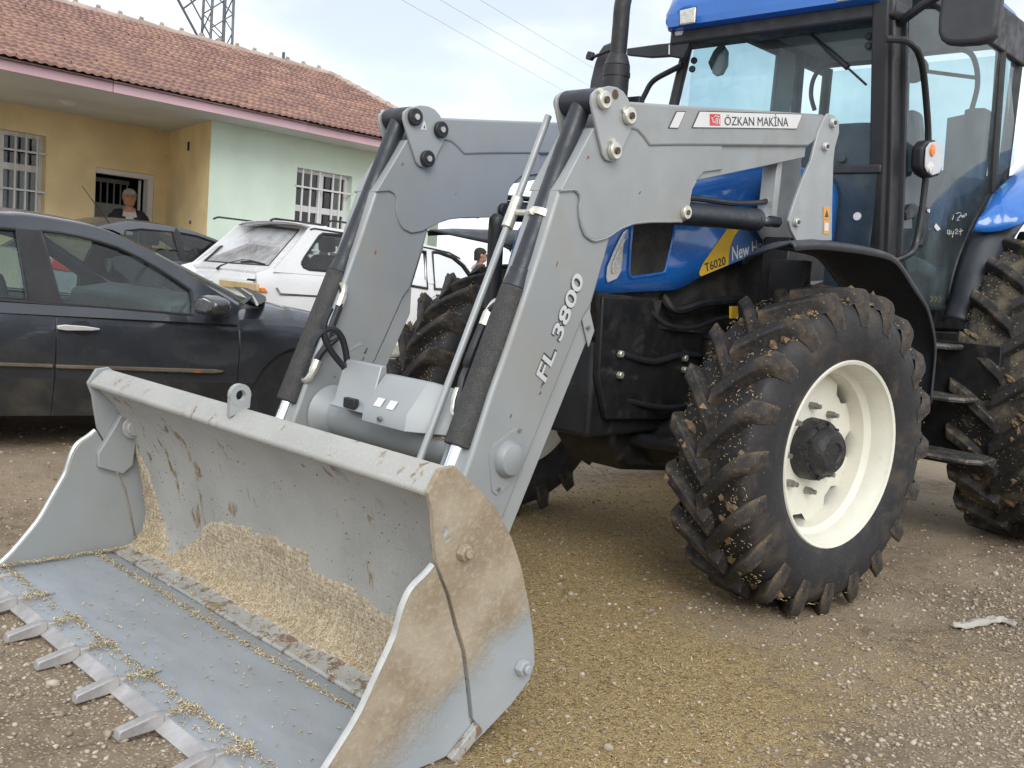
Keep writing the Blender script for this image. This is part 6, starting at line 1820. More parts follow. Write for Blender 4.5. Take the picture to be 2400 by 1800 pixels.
    for vx, vy in ((1212, 240), (1210, 300), (80, 395), (68, 450)):
        q = on_x(V1(3, vx, vy), XW - 0.004)
        MB().cyl(q, q + np.array([-0.02, 0, 0]), 0.018, n=16).build('glass_stud', 'cab_dark', cab, bevel=0.004)
    q = on_x(V1(3, 1035, 1035), XW - 0.004)
    MB().cyl(q, q + np.array([-0.02, 0, 0]), 0.018, n=16).build('glass_stud', 'cab_dark', cab, bevel=0.004)
    # door furniture
    hr = V(3, (1385, 245), (1440, 262), (1500, 300), (1535, 360), (1560, 470), (1582, 700), (1592, 900), (1580, 1060), (1570, 1200), (1545, 1400), (1515, 1560), (1480, 1640), (1450, 1690))
    hp = [on_y(p, YD - 0.075) for p in hr]
    hp[0] = hp[0] + np.array([0.0, 0.05, 0]); hp[-1] = hp[-1] + np.array([0, 0.05, 0])
    MB().tube(smooth_curve(hp, 4), 0.0165, 10).build('grab_rail', 'black_plastic', cab)
    dh = [on_y(p, YD - 0.02) for p in V('r', (690, 250), (740, 170), (820, 150), (850, 200), (850, 300), (760, 350), (690, 370))]
    MB().extrude(dh, (0, 0.03, 0)).build('door_lock', 'black_plastic', cab, bevel=0.006)
    dh = [on_y(p, YD - 0.03) for p in V('r', (930, 180), (975, 200), (990, 280), (980, 600), (950, 680), (880, 710), (850, 690), (890, 640), (905, 560), (905, 300))]
    MB().extrude(dh, (0, 0.03, 0)).build('door_handle', 'black_plastic', cab, bevel=0.006)
    q = on_y(V1('r', 965, 245), YD - 0.032)
    MB().cyl(q, q + np.array([0, -0.008, 0]), 0.010, n=12).build('lock_barrel', 'decal_white', cab)
    # chalk numbers on the door glass
    strokes = [[(1296, 295), (1298, 315), (1290, 340), (1280, 362)], [(1332, 282), (1362, 268), (1396, 272), (1392, 300), (1352, 345), (1338, 372), (1372, 362)],
               [(1396, 322), (1404, 300), (1408, 330), (1412, 335), (1424, 298), (1430, 330), (1436, 330), (1452, 285), (1466, 278), (1464, 310)],
               [(1228, 488), (1216, 540), (1252, 546)], [(1250, 490), (1238, 560)], [(1268, 500), (1262, 540), (1296, 540)], [(1300, 505), (1282, 590)],
               [(1318, 498), (1344, 478), (1352, 500), (1318, 545), (1356, 540)], [(1372, 490), (1366, 520), (1420, 498)], [(1396, 470), (1384, 560)]]
    mb = MB()
    for s_ in strokes:
        P = [on_y(p, YD - 0.005) for p in V('r', *s_)]
        mb.tube(P, 0.0016, 5)
    mb.build('chalk_writing', 'marker_white', cab)
    sm = [on_y(p, YD - 0.003) for p in V('r', (1040, 450), (1065, 405), (1100, 445), (1125, 480), (1085, 505), (1060, 480))]
    flat('paper_scrap', sm, NY, 0.003, 'decal_white', cab)
    # ribbed ducts and chevron mat behind the glass
    pf = lambda x, y: on_y(V1('r', x, y), YD + 0.10)
    MB().tube([pf(740, 930), pf(880, 980), pf(1040, 1080), pf(1170, 1170)], 0.045, 14).build('floor_duct', 'cab_grey', cab)
    MB().tube([pf(1020, 1330), pf(1025, 1480)], 0.075, 18).build('floor_drum', 'cab_grey', cab)
    for i in range(3):
        x0 = 985 + i * 50
        ch = [on_y(p, YD + 0.018) for p in V('r', (x0, 1345), (x0 + 28, 1345), (x0 + 56, 1385), (x0 + 20, 1428), (x0 - 8, 1428), (x0 + 28, 1385))]
        flat('chevron', ch, NY, 0.002 + 0.001 * i, 'decal_yellow', cab)
    # ------------------------------------------------ mirrors and lamps outside
    XM = 4.50
    mp = [on_x(p, XM) for p in V(3, (1672, -40), (1650, 120), (1648, 210), (1665, 255), (1700, 280), (1780, 288), (1900, 280), (1985, 262), (2025, 220), (2040, 150), (2062, -40))]
    top = [p + np.array([0, 0, 0.12]) for p in (mp[-1], mp[0])]
    MB().extrude(mp + top, (0.07, 0, 0)).build('wing_mirror', 'mirror_shell', cab, bevel=0.022, seg=3)
    a = on_x(V1(3, 1400, 150), 4.58); b = on_x(V1(3, 1560, 30), XM + 0.04); c2 = on_x(V1(3, 1760, -90), XM + 0.05)
    MB().tube([a, b, c2], 0.022, 10).build('mirror_arm', 'black_plastic', cab)
    XF = 4.50
    mf = [on_x(p, XF) for p in V('q', (105, 1180), (120, 1050), (180, 800), (235, 660), (290, 580), (380, 545), (460, 560), (480, 700), (470, 1180))]
    MB().extrude(mf, (0.06, 0, 0)).build('wing_mirror', 'mirror_shell', cab, bevel=0.018, seg=3)
    ar = [on_x(p, XF - 0.03) for p in V('q', (1420, 510), (1260, 545), (1000, 570), (600, 625), (600, 715), (900, 745), (1150, 730), (1330, 760), (1380, 640))]
    MB().extrude(ar, (0.03, 0, 0)).build('mirror_bracket', 'black_plastic', cab, bevel=0.006)
    ar = [on_x(p, XF - 0.05) for p in V('q', (410, 640), (180, 735))]
    MB().tube(ar, 0.010, 8).build('mirror_stem', 'black_plastic', cab)
    kb = [on_x(p, XF - 0.06) for p in V('q', (70, 720), (95, 660), (150, 670), (155, 740), (120, 780), (65, 765))]
    MB().extrude(kb, (0.03, 0, 0)).build('stem_knob', 'black_plastic', cab, bevel=0.004)
    st = [on_x(p, XF - 0.033) for p in V('q', (1145, 705), (1165, 705), (1165, 580), (1148, 580))]
    flat('bracket_stripe', st, (-1, 0, 0), 0.002, 'decal_white', cab)
    hr = [on_x(p, XW - 0.05) for p in V('q', (1325, 840), (1180, 915), (1000, 1010), (910, 1090), (850, 1200), (790, 1320), (760, 1400))]
    MB().tube(smooth_curve(hr, 4), 0.016, 10).build('grab_rail', 'black_plastic', cab)
    # turn lamp on the near rail
    ln = [on_y(p, YD - 0.10) for p in V(3, (1553, 1040), (1560, 950), (1590, 912), (1640, 905), (1680, 930), (1690, 980), (1688, 1090), (1665, 1140), (1610, 1155), (1570, 1130), (1552, 1090))]
    MB().extrude(ln, (0, 0.06, 0)).build('turn_lamp', 'black_plastic', cab, bevel=0.015, seg=3)
    c_ = np.mean(ln, 0)
    MB().extrude([c_ + (p - c_) * np.array([0.80, 1, 0.88]) + np.array([-0.012, -0.004, 0]) for p in ln], (0, -0.008, 0)).build('lamp_face', 'decal_silver', cab, bevel=0.004)
    for vx, vy, m_ in ((1615, 975, 'amber'), (1605, 1090, 'lamp_lens')):
        q = on_y(V1(3, vx, vy), YD - 0.112)
        MB().lathe([(0, 0.030), (0.008, 0.027), (0.012, 0.0)], q, NY, 20).build('lamp_bulb', m_, cab)
    # ------------------------------------------------ exhaust stack
    ex, ey = 4.09, CY + 0.65
    E_ = MB().cyl((ex, ey, 1.5), (ex, ey, 2.40), 0.070, n=28).cyl((ex, ey, 2.40), (ex, ey, 2.46), 0.070, 0.050, 28).build('exhaust', 'exhaust_black', T, bevel=0.004)
    MB().tube(smooth_curve([(ex, ey, 2.46), (ex, ey, 2.60), (ex, ey, 2.72), (ex + 0.03, ey, 2.80), (ex + 0.10, ey, 2.86)], 4), 0.044, 20).build('exhaust_pipe', 'exhaust_black', E_)
    MB().lathe([(-0.012, 0.07), (-0.012, 0.074), (0.012, 0.074), (0.012, 0.07)], (ex, ey, 2.355), (0, 0, 1), 28, closed=True).build('exhaust_band', 'exhaust_black', E_)
    MB().box((ex + 0.10, ey - 0.09, 2.0), (ex + 0.15, ey + 0.03, 2.26)).build('heat_shield', 'black_plastic', E_, bevel=0.004)
    # ------------------------------------------------ rear fenders
    def line(pxs, ys): return [on_y(p, y) for p, y in zip(pxs, ys)]
    apL = line(V('r', (1575, 490), (1480, 700), (1400, 920), (1310, 1230), (1250, 1480), (1165, 1680)), [2.015] * 6)
    apR = line(V('r', (2260, 350), (2100, 560), (1960, 790), (1760, 1130), (1600, 1420), (1470, 1690)), [1.83, 1.83, 1.84, 1.85, 1.86, 1.87])
    blI = line(V('r', (1575, 490), (1640, 300), (1720, 130), (1810, 0)) + [(2400, 383), (2470, 335)], [2.02] * 6)
    blO = line(V('r', (1545, 508), (1700, 520), (1860, 508), (2010, 470), (2212, 385)) + [(2470, 480)], [1.985, 1.93, 1.88, 1.83, 1.77, 1.72])
    ends = [(np.array([7.0, 2.02, 2.12]), np.array([7.0, 1.45, 1.90])), (np.array([7.25, 2.02, 1.75]), np.array([7.25, 1.45, 1.55]))]
    for side in (0, 1):
        g = (lambda p: tuple(p)) if side == 0 else (lambda p: (p[0], 2 * CY - p[1], p[2]))
        rows = []
        for L_, R__ in zip(smooth_curve(apL, 4), smooth_curve(apR, 4)):
            rows.append([g(L_ * (1 - t) + R__ * t + np.array([-0.05, 0, 0.02]) * math.sin(math.pi * t)) for t in np.linspace(0, 1, 7)])
        F = MB().grid(rows).build('fender_apron', 'fender_plastic', T, smooth=60)
        so = F.modifiers.new('thick', 'SOLIDIFY'); so.thickness = 0.012
        rows = []
        for L_, R__ in zip(smooth_curve(blI + [e[0] for e in ends], 4), smooth_curve(blO + [e[1] for e in ends], 4)):
            rows.append([g(L_ * (1 - t) + R__ * t + np.array([-0.03, -0.03, 0.07]) * math.sin(math.pi * t) ** 0.8) for t in np.linspace(0, 1, 10)])
        F = MB().grid(rows).build('rear_fender', 'tractor_blue', T, smooth=60)
        so = F.modifiers.new('thick', 'SOLIDIFY'); so.thickness = 0.012
    # ------------------------------------------------ steps
    S_ = MB().prism([(4.98, 1.13), (5.30, 1.13), (5.42, 0.50), (5.36, 0.46), (5.02, 0.46), (4.94, 0.70)], 2.02, 2.05).build('step_ladder', 'black_paint', T, bevel=0.006)
    for (xc, ya, yb, z) in ((5.13, 1.81, 2.03, 1.075), (5.15, 1.71, 2.03, 0.815), (5.17, 1.595, 2.03, 0.515)):
        x0, x1 = xc - 0.14, xc + 0.14
        tr = MB()
        ol = [(x0, yb), (x0, ya + 0.05), (x0 + 0.05, ya), (x1 - 0.05, ya), (x1, ya + 0.05), (x1, yb)]
        tr.tube([(x, y, z) for x, y in ol], 0.014, 6)
        tr.build('step_rim', 'step_grey', S_)
        for i in range(6):
            x = x0 + 0.03 + i * (x1 - x0 - 0.06) / 5
            MB().box((x - 0.008, ya + 0.02, z - 0.012), (x + 0.008, yb, z + 0.012)).build('step_bar', 'step_grey', S_)
        MB().box((x0 + 0.02, yb - 0.03, z - 0.30), (x0 + 0.05, yb, z)).build('step_bracket', 'black_paint', S_)
    MB().prism([(5.24, 1.10), (5.30, 1.10), (5.44, 0.44), (5.36, 0.44)], 1.62, 2.03).build('ladder_side', 'black_paint', S_, bevel=0.004)
    q = on_y(V1('r', 1360, 1590), 1.98)
    MB().cyl(q, q + np.array([-0.01, -0.02, 0]), 0.018, n=14).build('fender_bolt', 'decal_silver', S_)

pmat('cab_panel', (0.030, 0.045, 0.060), 0.25, 0, 0.2, 5.0, dirt=((0.10, 0.10, 0.09), 0.55, 0.8, 5.0, 0.3))
pmat('cab_grey', (0.20, 0.22, 0.23), 0.7, 0, 0.1, 6.0)
pmat('exhaust_black', (0.020, 0.020, 0.022), 0.5, 0.0, 0.2, 10.0, 0.1, 60)
pmat('step_grey', (0.075, 0.075, 0.075), 0.55, 0.3, 0.25, 12.0, dirt=((0.28, 0.23, 0.15), 0.50, 0.66, 25.0, 0.7))
def bucket_mats():
    m, nt, b, out = new_mat('bucket_side')
    v = coords(nt, 'Object')
    sp = nt.nodes.new('ShaderNodeSeparateXYZ'); nt.links.new(v, sp.inputs[0])
    n1 = noise(nt, v, 9.0, 7, 0.62); n2 = noise(nt, v, 60.0, 5, 0.7)
    t = math_(nt, 'SUBTRACT', sp.outputs['Z'], math_(nt, 'MULTIPLY', math_(nt, 'SUBTRACT', sp.outputs['X'], 1.40), 0.62))
    t = math_(nt, 'ADD', t, math_(nt, 'MULTIPLY', math_(nt, 'SUBTRACT', n1, 0.5), 0.22))
    t = math_(nt, 'ADD', t, math_(nt, 'MULTIPLY', math_(nt, 'SUBTRACT', n2, 0.5), 0.05))
    f = maprange(nt, t, -0.05, 0.13, 0.0, 0.95)
    f = math_(nt, 'MULTIPLY', f, maprange(nt, math_(nt, 'ADD', noise(nt, coords(nt, 'Object', (2.2, 1, 0.8)), 26.0, 7, 0.7), math_(nt, 'MULTIPLY', f, 0.45)), 0.42, 0.68, 0.12, 1.0))
    hole = maprange(nt, noise(nt, v, 4.5, 4, 0.6), 0.66, 0.70, 1, 0.1)
    f = math_(nt, 'MULTIPLY', f, hole)
    mudc = mixcol(nt, maprange(nt, noise(nt, v, 5.0, 6), 0.35, 0.7), (0.28, 0.215, 0.14), (0.43, 0.365, 0.27))
    mudc = mixcol(nt, maprange(nt, n2, 0.45, 0.75, 0, 0.6), mudc, (0.50, 0.45, 0.35))
    grey = mixcol(nt, maprange(nt, noise(nt, v, 3.0, 3), 0.3, 0.7), (0.31, 0.345, 0.37), (0.37, 0.405, 0.43))
    grey = mixcol(nt, maprange(nt, noise(nt, v, 110.0, 3), 0.70, 0.74), grey, (0.62, 0.58, 0.48))
    nt.links.new(mixcol(nt, f, grey, mudc), b.inputs['Base Color'])
    r = maprange(nt, f, 0, 1, 0.42, 0.95, False)
    nt.links.new(r, b.inputs['Roughness'])
    bp = nt.nodes.new('ShaderNodeBump'); bp.inputs['Strength'].default_value = 0.5; bp.inputs['Distance'].default_value = 0.006
    nt.links.new(math_(nt, 'MULTIPLY', f, math_(nt, 'ADD', n2, 1.0)), bp.inputs['Height']); nt.links.new(bp.outputs[0], b.inputs['Normal'])
    m, nt, b, out = new_mat('bucket_skin')
    v = coords(nt, 'Object')
    sp = nt.nodes.new('ShaderNodeSeparateXYZ'); nt.links.new(v, sp.inputs[0])
    vs = coords(nt, 'Object', (1.0, 1.0, 0.42))
    base = mixcol(nt, maprange(nt, noise(nt, v, 3.0, 5), 0.3, 0.7), (0.315, 0.318, 0.305), (0.395, 0.395, 0.375))
    base = mixcol(nt, maprange(nt, noise(nt, v, 190.0, 3), 0.55, 0.72, 0, 0.5), base, (0.62, 0.58, 0.48))
    st = maprange(nt, noise(nt, vs, 15.0, 6, 0.62, 0.4), 0.575, 0.64)
    zone = maprange(nt, noise(nt, v, 2.6, 2), 0.40, 0.56)
    f = math_(nt, 'MULTIPLY', st, zone)
    stain = mixcol(nt, maprange(nt, noise(nt, v, 50.0, 3), 0.4, 0.7), (0.17, 0.115, 0.055), (0.34, 0.26, 0.15))
    c = mixcol(nt, f, base, stain)
    rust = math_(nt, 'MULTIPLY', maprange(nt, noise(nt, vs, 22.0, 6, 0.7), 0.52, 0.60), maprange(nt, sp.outputs['Z'], 0.17, 0.06))
    c = mixcol(nt, rust, c, (0.20, 0.13, 0.09))
    nt.links.new(c, b.inputs['Base Color'])
    b.inputs['Roughness'].default_value = 0.62
    bp = nt.nodes.new('ShaderNodeBump'); bp.inputs['Strength'].default_value = 0.35; bp.inputs['Distance'].default_value = 0.005
    nt.links.new(math_(nt, 'ADD', f, math_(nt, 'MULTIPLY', noise(nt, v, 160.0, 4), 0.4)), bp.inputs['Height']); nt.links.new(bp.outputs[0], b.inputs['Normal'])
bucket_mats()

# ================================================================== PEOPLE
pmat('skin', (0.38, 0.185, 0.12), 0.6, 0, 0.1, 25.0)
pmat('skin_dark', (0.34, 0.17, 0.11), 0.6, 0, 0.1, 25.0)
pmat('hair_grey', (0.30, 0.30, 0.30), 0.8, 0, 0.25, 60.0, 0.5, 200)
pmat('hair_black', (0.012, 0.012, 0.014), 0.7, 0, 0.25, 60.0, 0.5, 200)
pmat('jacket_black', (0.014, 0.015, 0.019), 0.85, 0, 0.15, 15.0, 0.2, 80)
pmat('shirt_light', (0.48, 0.45, 0.46), 0.85, 0, 0.15, 20.0, 0.2, 80)
pmat('shirt_grey', (0.40, 0.36, 0.36), 0.85, 0, 0.15, 20.0, 0.2, 80)
pmat('shirt_pink', (0.36, 0.17, 0.15), 0.85, 0, 0.2, 20.0, 0.2, 80)
pmat('trousers', (0.05, 0.055, 0.065), 0.9, 0, 0.15, 15.0, 0.2, 80)
pmat('brow_grey', (0.12, 0.10, 0.09), 0.8, 0, 0.2, 40.0)
pmat('eye_dark', (0.02, 0.015, 0.012), 0.3, 0, 0.1, 20.0)
pmat('lips', (0.30, 0.12, 0.10), 0.6, 0, 0.1, 20.0)

def skin_mesh(name, verts, edges, radii, mat, parent, sub=2):
    me = bpy.data.meshes.new(name)
    me.from_pydata([tuple(v) for v in verts], edges, [])
    o = bpy.data.objects.new(name, me)
    COL.objects.link(o)
    o.modifiers.new('skin', 'SKIN')
    sv = me.skin_vertices[0].data
    for i, r in enumerate(radii):
        sv[i].radius = r if isinstance(r, tuple) else (r, r)
    sv[0].use_root = True
    o.modifiers['skin'].use_smooth_shade = True
    s = o.modifiers.new('sub', 'SUBSURF'); s.levels = sub; s.render_levels = sub
    bake(o)
    o.data.materials.clear(); o.data.materials.append(MATS[mat])
    o.data.polygons.foreach_set('use_smooth', [True] * len(o.data.polygons))
    o.parent = parent
    return o

def person(loc, rz, hgt, label, skin, hair, top_mat, jacket, shirt, arm_fwd=0.0):
    """standing figure, local +x is where it faces; body is one continuous surface"""
    root = empty('person', loc, rz)
    tag(root, label, 'person')
    s = hgt / 1.75
    q = lambda *p: tuple(c * s for c in p)
    V_ = [q(0, 0, 0.95), q(0, 0, 1.10), q(0.0, 0, 1.28), q(-0.01, 0, 1.42), q(0.0, 0, 1.50), q(0.02, 0, 1.56)]
    E_ = [(0, 1), (1, 2), (2, 3), (3, 4), (4, 5)]
    Rr = [(0.155, 0.11), (0.150, 0.105), (0.165, 0.115), (0.15, 0.100), (0.056, 0.060), (0.052, 0.058)]
    for sy in (-1, 1):
        b = len(V_)
        V_ += [q(-0.01, 0.17 * sy, 1.40), q(-0.02, 0.23 * sy, 1.16), q(0.03 + arm_fwd, 0.24 * sy, 0.92), q(0.05 + arm_fwd, 0.24 * sy, 0.83)]
        E_ += [(3, b), (b, b + 1), (b + 1, b + 2), (b + 2, b + 3)]
        Rr += [0.072, 0.055, 0.038, 0.034]
        palm = b + 3
        for k, (dy, L) in enumerate(((-0.028, 0.070), (-0.010, 0.080), (0.009, 0.075), (0.027, 0.060))):
            f = len(V_)
            V_ += [q(0.055 + arm_fwd, 0.24 * sy + dy, 0.79), q(0.065 + arm_fwd, 0.24 * sy + dy, 0.79 - L)]
            E_ += [(palm, f), (f, f + 1)]; Rr += [0.010, 0.008]
        f = len(V_)
        V_ += [q(0.085 + arm_fwd, 0.235 * sy, 0.80), q(0.10 + arm_fwd, 0.235 * sy, 0.765)]
        E_ += [(palm, f), (f, f + 1)]; Rr += [0.011, 0.009]
        b = len(V_)
        V_ += [q(0, 0.09 * sy, 0.86), q(0.01, 0.10 * sy, 0.48), q(-0.02, 0.105 * sy, 0.09), q(0.11, 0.12 * sy, 0.035)]
        E_ += [(0, b), (b, b + 1), (b + 1, b + 2), (b + 2, b + 3)]
        Rr += [0.092, 0.062, 0.045, 0.036]
    Rr = [tuple(c * s for c in r) if isinstance(r, tuple) else r * s for r in Rr]
    # head: shaped by stacked rings joined to the neck top
    body = skin_mesh('body', V_, E_, Rr, skin, root, 2)
    hd = MB()
    rings = [(1.530, 0.045, 0.050, 0.012), (1.548, 0.058, 0.072, 0.024), (1.565, 0.066, 0.082, 0.026), (1.590, 0.072, 0.088, 0.022), (1.620, 0.076, 0.093, 0.015), (1.650, 0.078, 0.096, 0.008), (1.685, 0.078, 0.096, 0.002), (1.715, 0.070, 0.086, -0.002), (1.738, 0.050, 0.062, -0.004), (1.750, 0.018, 0.022, -0.004)]
    rows = []
    for z, ry, rx, ox in rings:
        row = []
        for k in range(20):
            a = 2 * math.pi * k / 20
            x = ox + rx * math.cos(a) * (0.96 if math.cos(a) > 0 else 1.04); y = ry * math.sin(a)
            fr = max(0, math.cos(a)) ** 6
            if abs(z - 1.650) < 0.02: x -= 0.010 * max(0, math.cos(a)) ** 2 * (abs(math.sin(a)) > 0.2)
            row.append(q(x, y, z))
        rows.append(row)
    hd.grid(rows, wrap=True)
    hd.add(rows[-1], [tuple(range(20))]); hd.add(rows[0], [tuple(range(19, -1, -1))])
    # nose and ears are part of the head surface
    hd.add([q(0.100, -0.014, 1.655), q(0.100, 0.014, 1.655), q(0.108, -0.020, 1.610), q(0.108, 0.020, 1.610), q(0.134, 0, 1.618), q(0.106, 0, 1.672)], [(0, 2, 4), (1, 4, 3), (0, 4, 5), (1, 5, 4), (2, 3, 4), (0, 5, 1, 3, 2)])
    for sy in (-1, 1):
        hd.lathe([(-0.006, 0.012), (0.0, 0.030), (0.008, 0.026), (0.010, 0.0)], q(-0.002, 0.078 * sy, 1.640), (0.2, sy, 0), 12)
    n0 = hd.build('head', skin, root, smooth=70, local=True)
    # merge the head into the body mesh so that the figure is one surface
    bm = bmesh.new(); bm.from_mesh(body.data); bm.from_mesh(n0.data); bm.to_mesh(body.data); bm.free()
    body.data.polygons.foreach_set('use_smooth', [True] * len(body.data.polygons))
    bpy.data.objects.remove(n0)
    for sy in (-1, 1):
        MB().lathe([(-0.004, 0.008), (0.002, 0.006), (0.003, 0.0)], q(0.098, 0.031 * sy, 1.652), (1, 0.3 * sy, 0), 10).build('eye', 'eye_dark', root, local=True)
        MB().tube([q(0.103, 0.012 * sy, 1.668), q(0.104, 0.032 * sy, 1.673), q(0.088, 0.052 * sy, 1.667)], 0.0035 * s, 6).build('eyebrow', 'hair_black' if hair == 'hair_black' else 'brow_grey', root, local=True)
    MB().tube([q(0.104, -0.024, 1.585), q(0.111, 0, 1.588), q(0.104, 0.024, 1.585)], 0.005 * s, 6).build('mouth', 'lips', root, local=True)
    # hair cap
    rows = []
    for z, ry, rx, ox in [(1.610, 0.081, 0.094, -0.004), (1.640, 0.085, 0.100, -0.002), (1.665, 0.087, 0.104, -0.002), (1.690, 0.087, 0.106, -0.002), (1.718, 0.081, 0.098, -0.004), (1.745, 0.064, 0.077, -0.005), (1.764, 0.034, 0.042, -0.006), (1.770, 0.004, 0.005, -0.006)]:
        row = []
        for k in range(24):
            a = 2 * math.pi * k / 24
            c = math.cos(a)
            zz = z
            if c > 0.30: zz = max(z, 1.692 - 0.012 * (1 - c))
            elif c > 0.0: zz = max(z, 1.650)
            if c < -0.3 and z < 1.66: zz = z - 0.055
            jit = 1 + 0.02 * math.sin(7 * a + z * 90)
            row.append(q(ox + rx * c * 1.0 * jit, ry * math.sin(a) * jit, zz))
        rows.append(row)
    MB().grid(rows, wrap=True).build('hair', hair, root, smooth=70, local=True)
    # clothing as slightly larger shells over the same skeleton
    def cloth(name, idx_r, mat, extra=0.012):
        vs = []; ed = []; rr = []
        keep = {}
        for i, m_ in idx_r:
            keep[i] = len(vs); vs.append(V_[i]); r = Rr[i]
            rr.append(tuple(c * m_ + extra for c in r) if isinstance(r, tuple) else r * m_ + extra)
        for a, b in E_:
            if a in keep and b in keep: ed.append((keep[a], keep[b]))
        return skin_mesh(name, vs, ed, rr, mat, root, 2)
    arm0, arm1 = 6, 6 + 4 + 10 + 4
    tr = []
    for b in (20, 20 + 18):
        pass
    legs = []
    for b in (6 + 4 + 10, 6 + 2 * (4 + 10) + 4):
        legs += [(b, 1.05), (b + 1, 1.1), (b + 2, 1.25)]
    cloth('trousers', [(0, 1.0)] + legs, 'trousers', 0.014)
    torso = [(1, 1.0), (0, 0.98), (2, 1.0), (3, 1.0), (4, 0.98)]
    arms = []
    for b in (6, 6 + 4 + 10 + 4):
        arms += [(b, 1.0), (b + 1, 1.05), (b + 2, 1.12)]
    cloth('shirt', torso + arms, top_mat, 0.012)
    if jacket:
        j = cloth('jacket', torso + arms, jacket, 0.030)
        # open front: drop the strip of faces over the chest
        bm = bmesh.new(); bm.from_mesh(j.data)
        kill = []
        for f in bm.faces:
            c = f.calc_center_median()
            if c.x > 0.02 * s and abs(c.y) < (0.022 + 0.055 * max(0, (c.z / s - 1.15)) / 0.3) * s: kill.append(f)
        bmesh.ops.delete(bm, geom=kill, context='FACES')
        bm.to_mesh(j.data); bm.free()
        so = j.modifiers.new('thick', 'SOLIDIFY'); so.thickness = 0.008; so.offset = -1
    # collar
    for sy in (-1, 1):
        MB().add([q(0.040, 0.012 * sy, 1.470), q(0.085, 0.012 * sy, 1.420), q(0.060, 0.075 * sy, 1.455), q(-0.02, 0.075 * sy, 1.520), q(-0.05, 0.03 * sy, 1.530)], [(0, 1, 2, 3, 4)]).build('collar', top_mat, root, smooth=0, local=True)
    return root

def build_people():
    a = math.radians(3.46)
    Vv = np.array([-math.sin(a), math.cos(a), 0])
    P0 = on_y((497, 282), 11.9); O = np.array([P0[0], P0[1], 0])
    q = on_plane((304, 445), O + Vv * 1.55, Vv)
    face = math.atan2(-q[1], -q[0])
    person((q[0], q[1], 0.20), face + 0.10, q[2] - 0.20, 'white-haired man in a dark jacket and pale shirt standing in the doorway', 'skin', 'hair_grey', 'shirt_light', 'jacket_black', None)
    d = ray(1127, 583)
    p = CAM + d * (13.0 / math.hypot(d[0], d[1]))
    person((p[0], p[1], 0.14), math.radians(-20), p[2] - 0.14, 'dark-haired man in a grey shirt standing beyond the white wagon', 'skin_dark', 'hair_black', 'shirt_grey', None, None)

# ================================================================== CHAFF, STRAW, GRAVEL, LITTER
def scatter_bits(name, pts, normals, n_mats, lo, hi, wlo, whi, parent=None, label=None, seed=0, lift=0.002, flat_=0.35):
    r = np.random.default_rng(seed)
    N = len(pts)
    P = np.asarray(pts, float); Nn = np.asarray(normals, float)
    t = r.normal(size=(N, 3)); t -= Nn * (t * Nn).sum(1)[:, None]; t /= np.linalg.norm(t, axis=1)[:, None]
    tilt = r.normal(size=(N, 1)) * flat_
    d1 = t + Nn * tilt; d1 /= np.linalg.norm(d1, axis=1)[:, None]
    d2 = np.cross(Nn, t)
    L = r.uniform(lo, hi, (N, 1)); w = r.uniform(wlo, whi, (N, 1))
    up = Nn * (w * 1.2 + lift)
    Pl = P + Nn * (np.abs(tilt) * L * 0.8)
    v = np.stack([Pl - d1 * L, Pl + d2 * w + up, Pl + d1 * L, Pl - d2 * w + up], 1).reshape(-1, 3)
    i = np.arange(N) * 4
    f = np.concatenate([np.stack([i, i + 1, i + 2], 1), np.stack([i, i + 2, i + 3], 1)])
    me = bpy.data.meshes.new(name)
    me.vertices.add(len(v)); me.vertices.foreach_set('co', v.ravel())
    me.loops.add(f.size); me.loops.foreach_set('vertex_index', f.ravel().astype(np.int32))
    me.polygons.add(len(f)); me.polygons.foreach_set('loop_start', np.arange(len(f), dtype=np.int32) * 3)
    for m_ in n_mats: me.materials.append(MATS[m_])
    mi = r.integers(0, len(n_mats), N); me.polygons.foreach_set('material_index', np.concatenate([mi, mi]).astype(np.int32))
    me.update(); me.validate()
    o = bpy.data.objects.new(name, me)
    place(o, parent)
    tag(o, label, None, None, 'stuff')
    return o

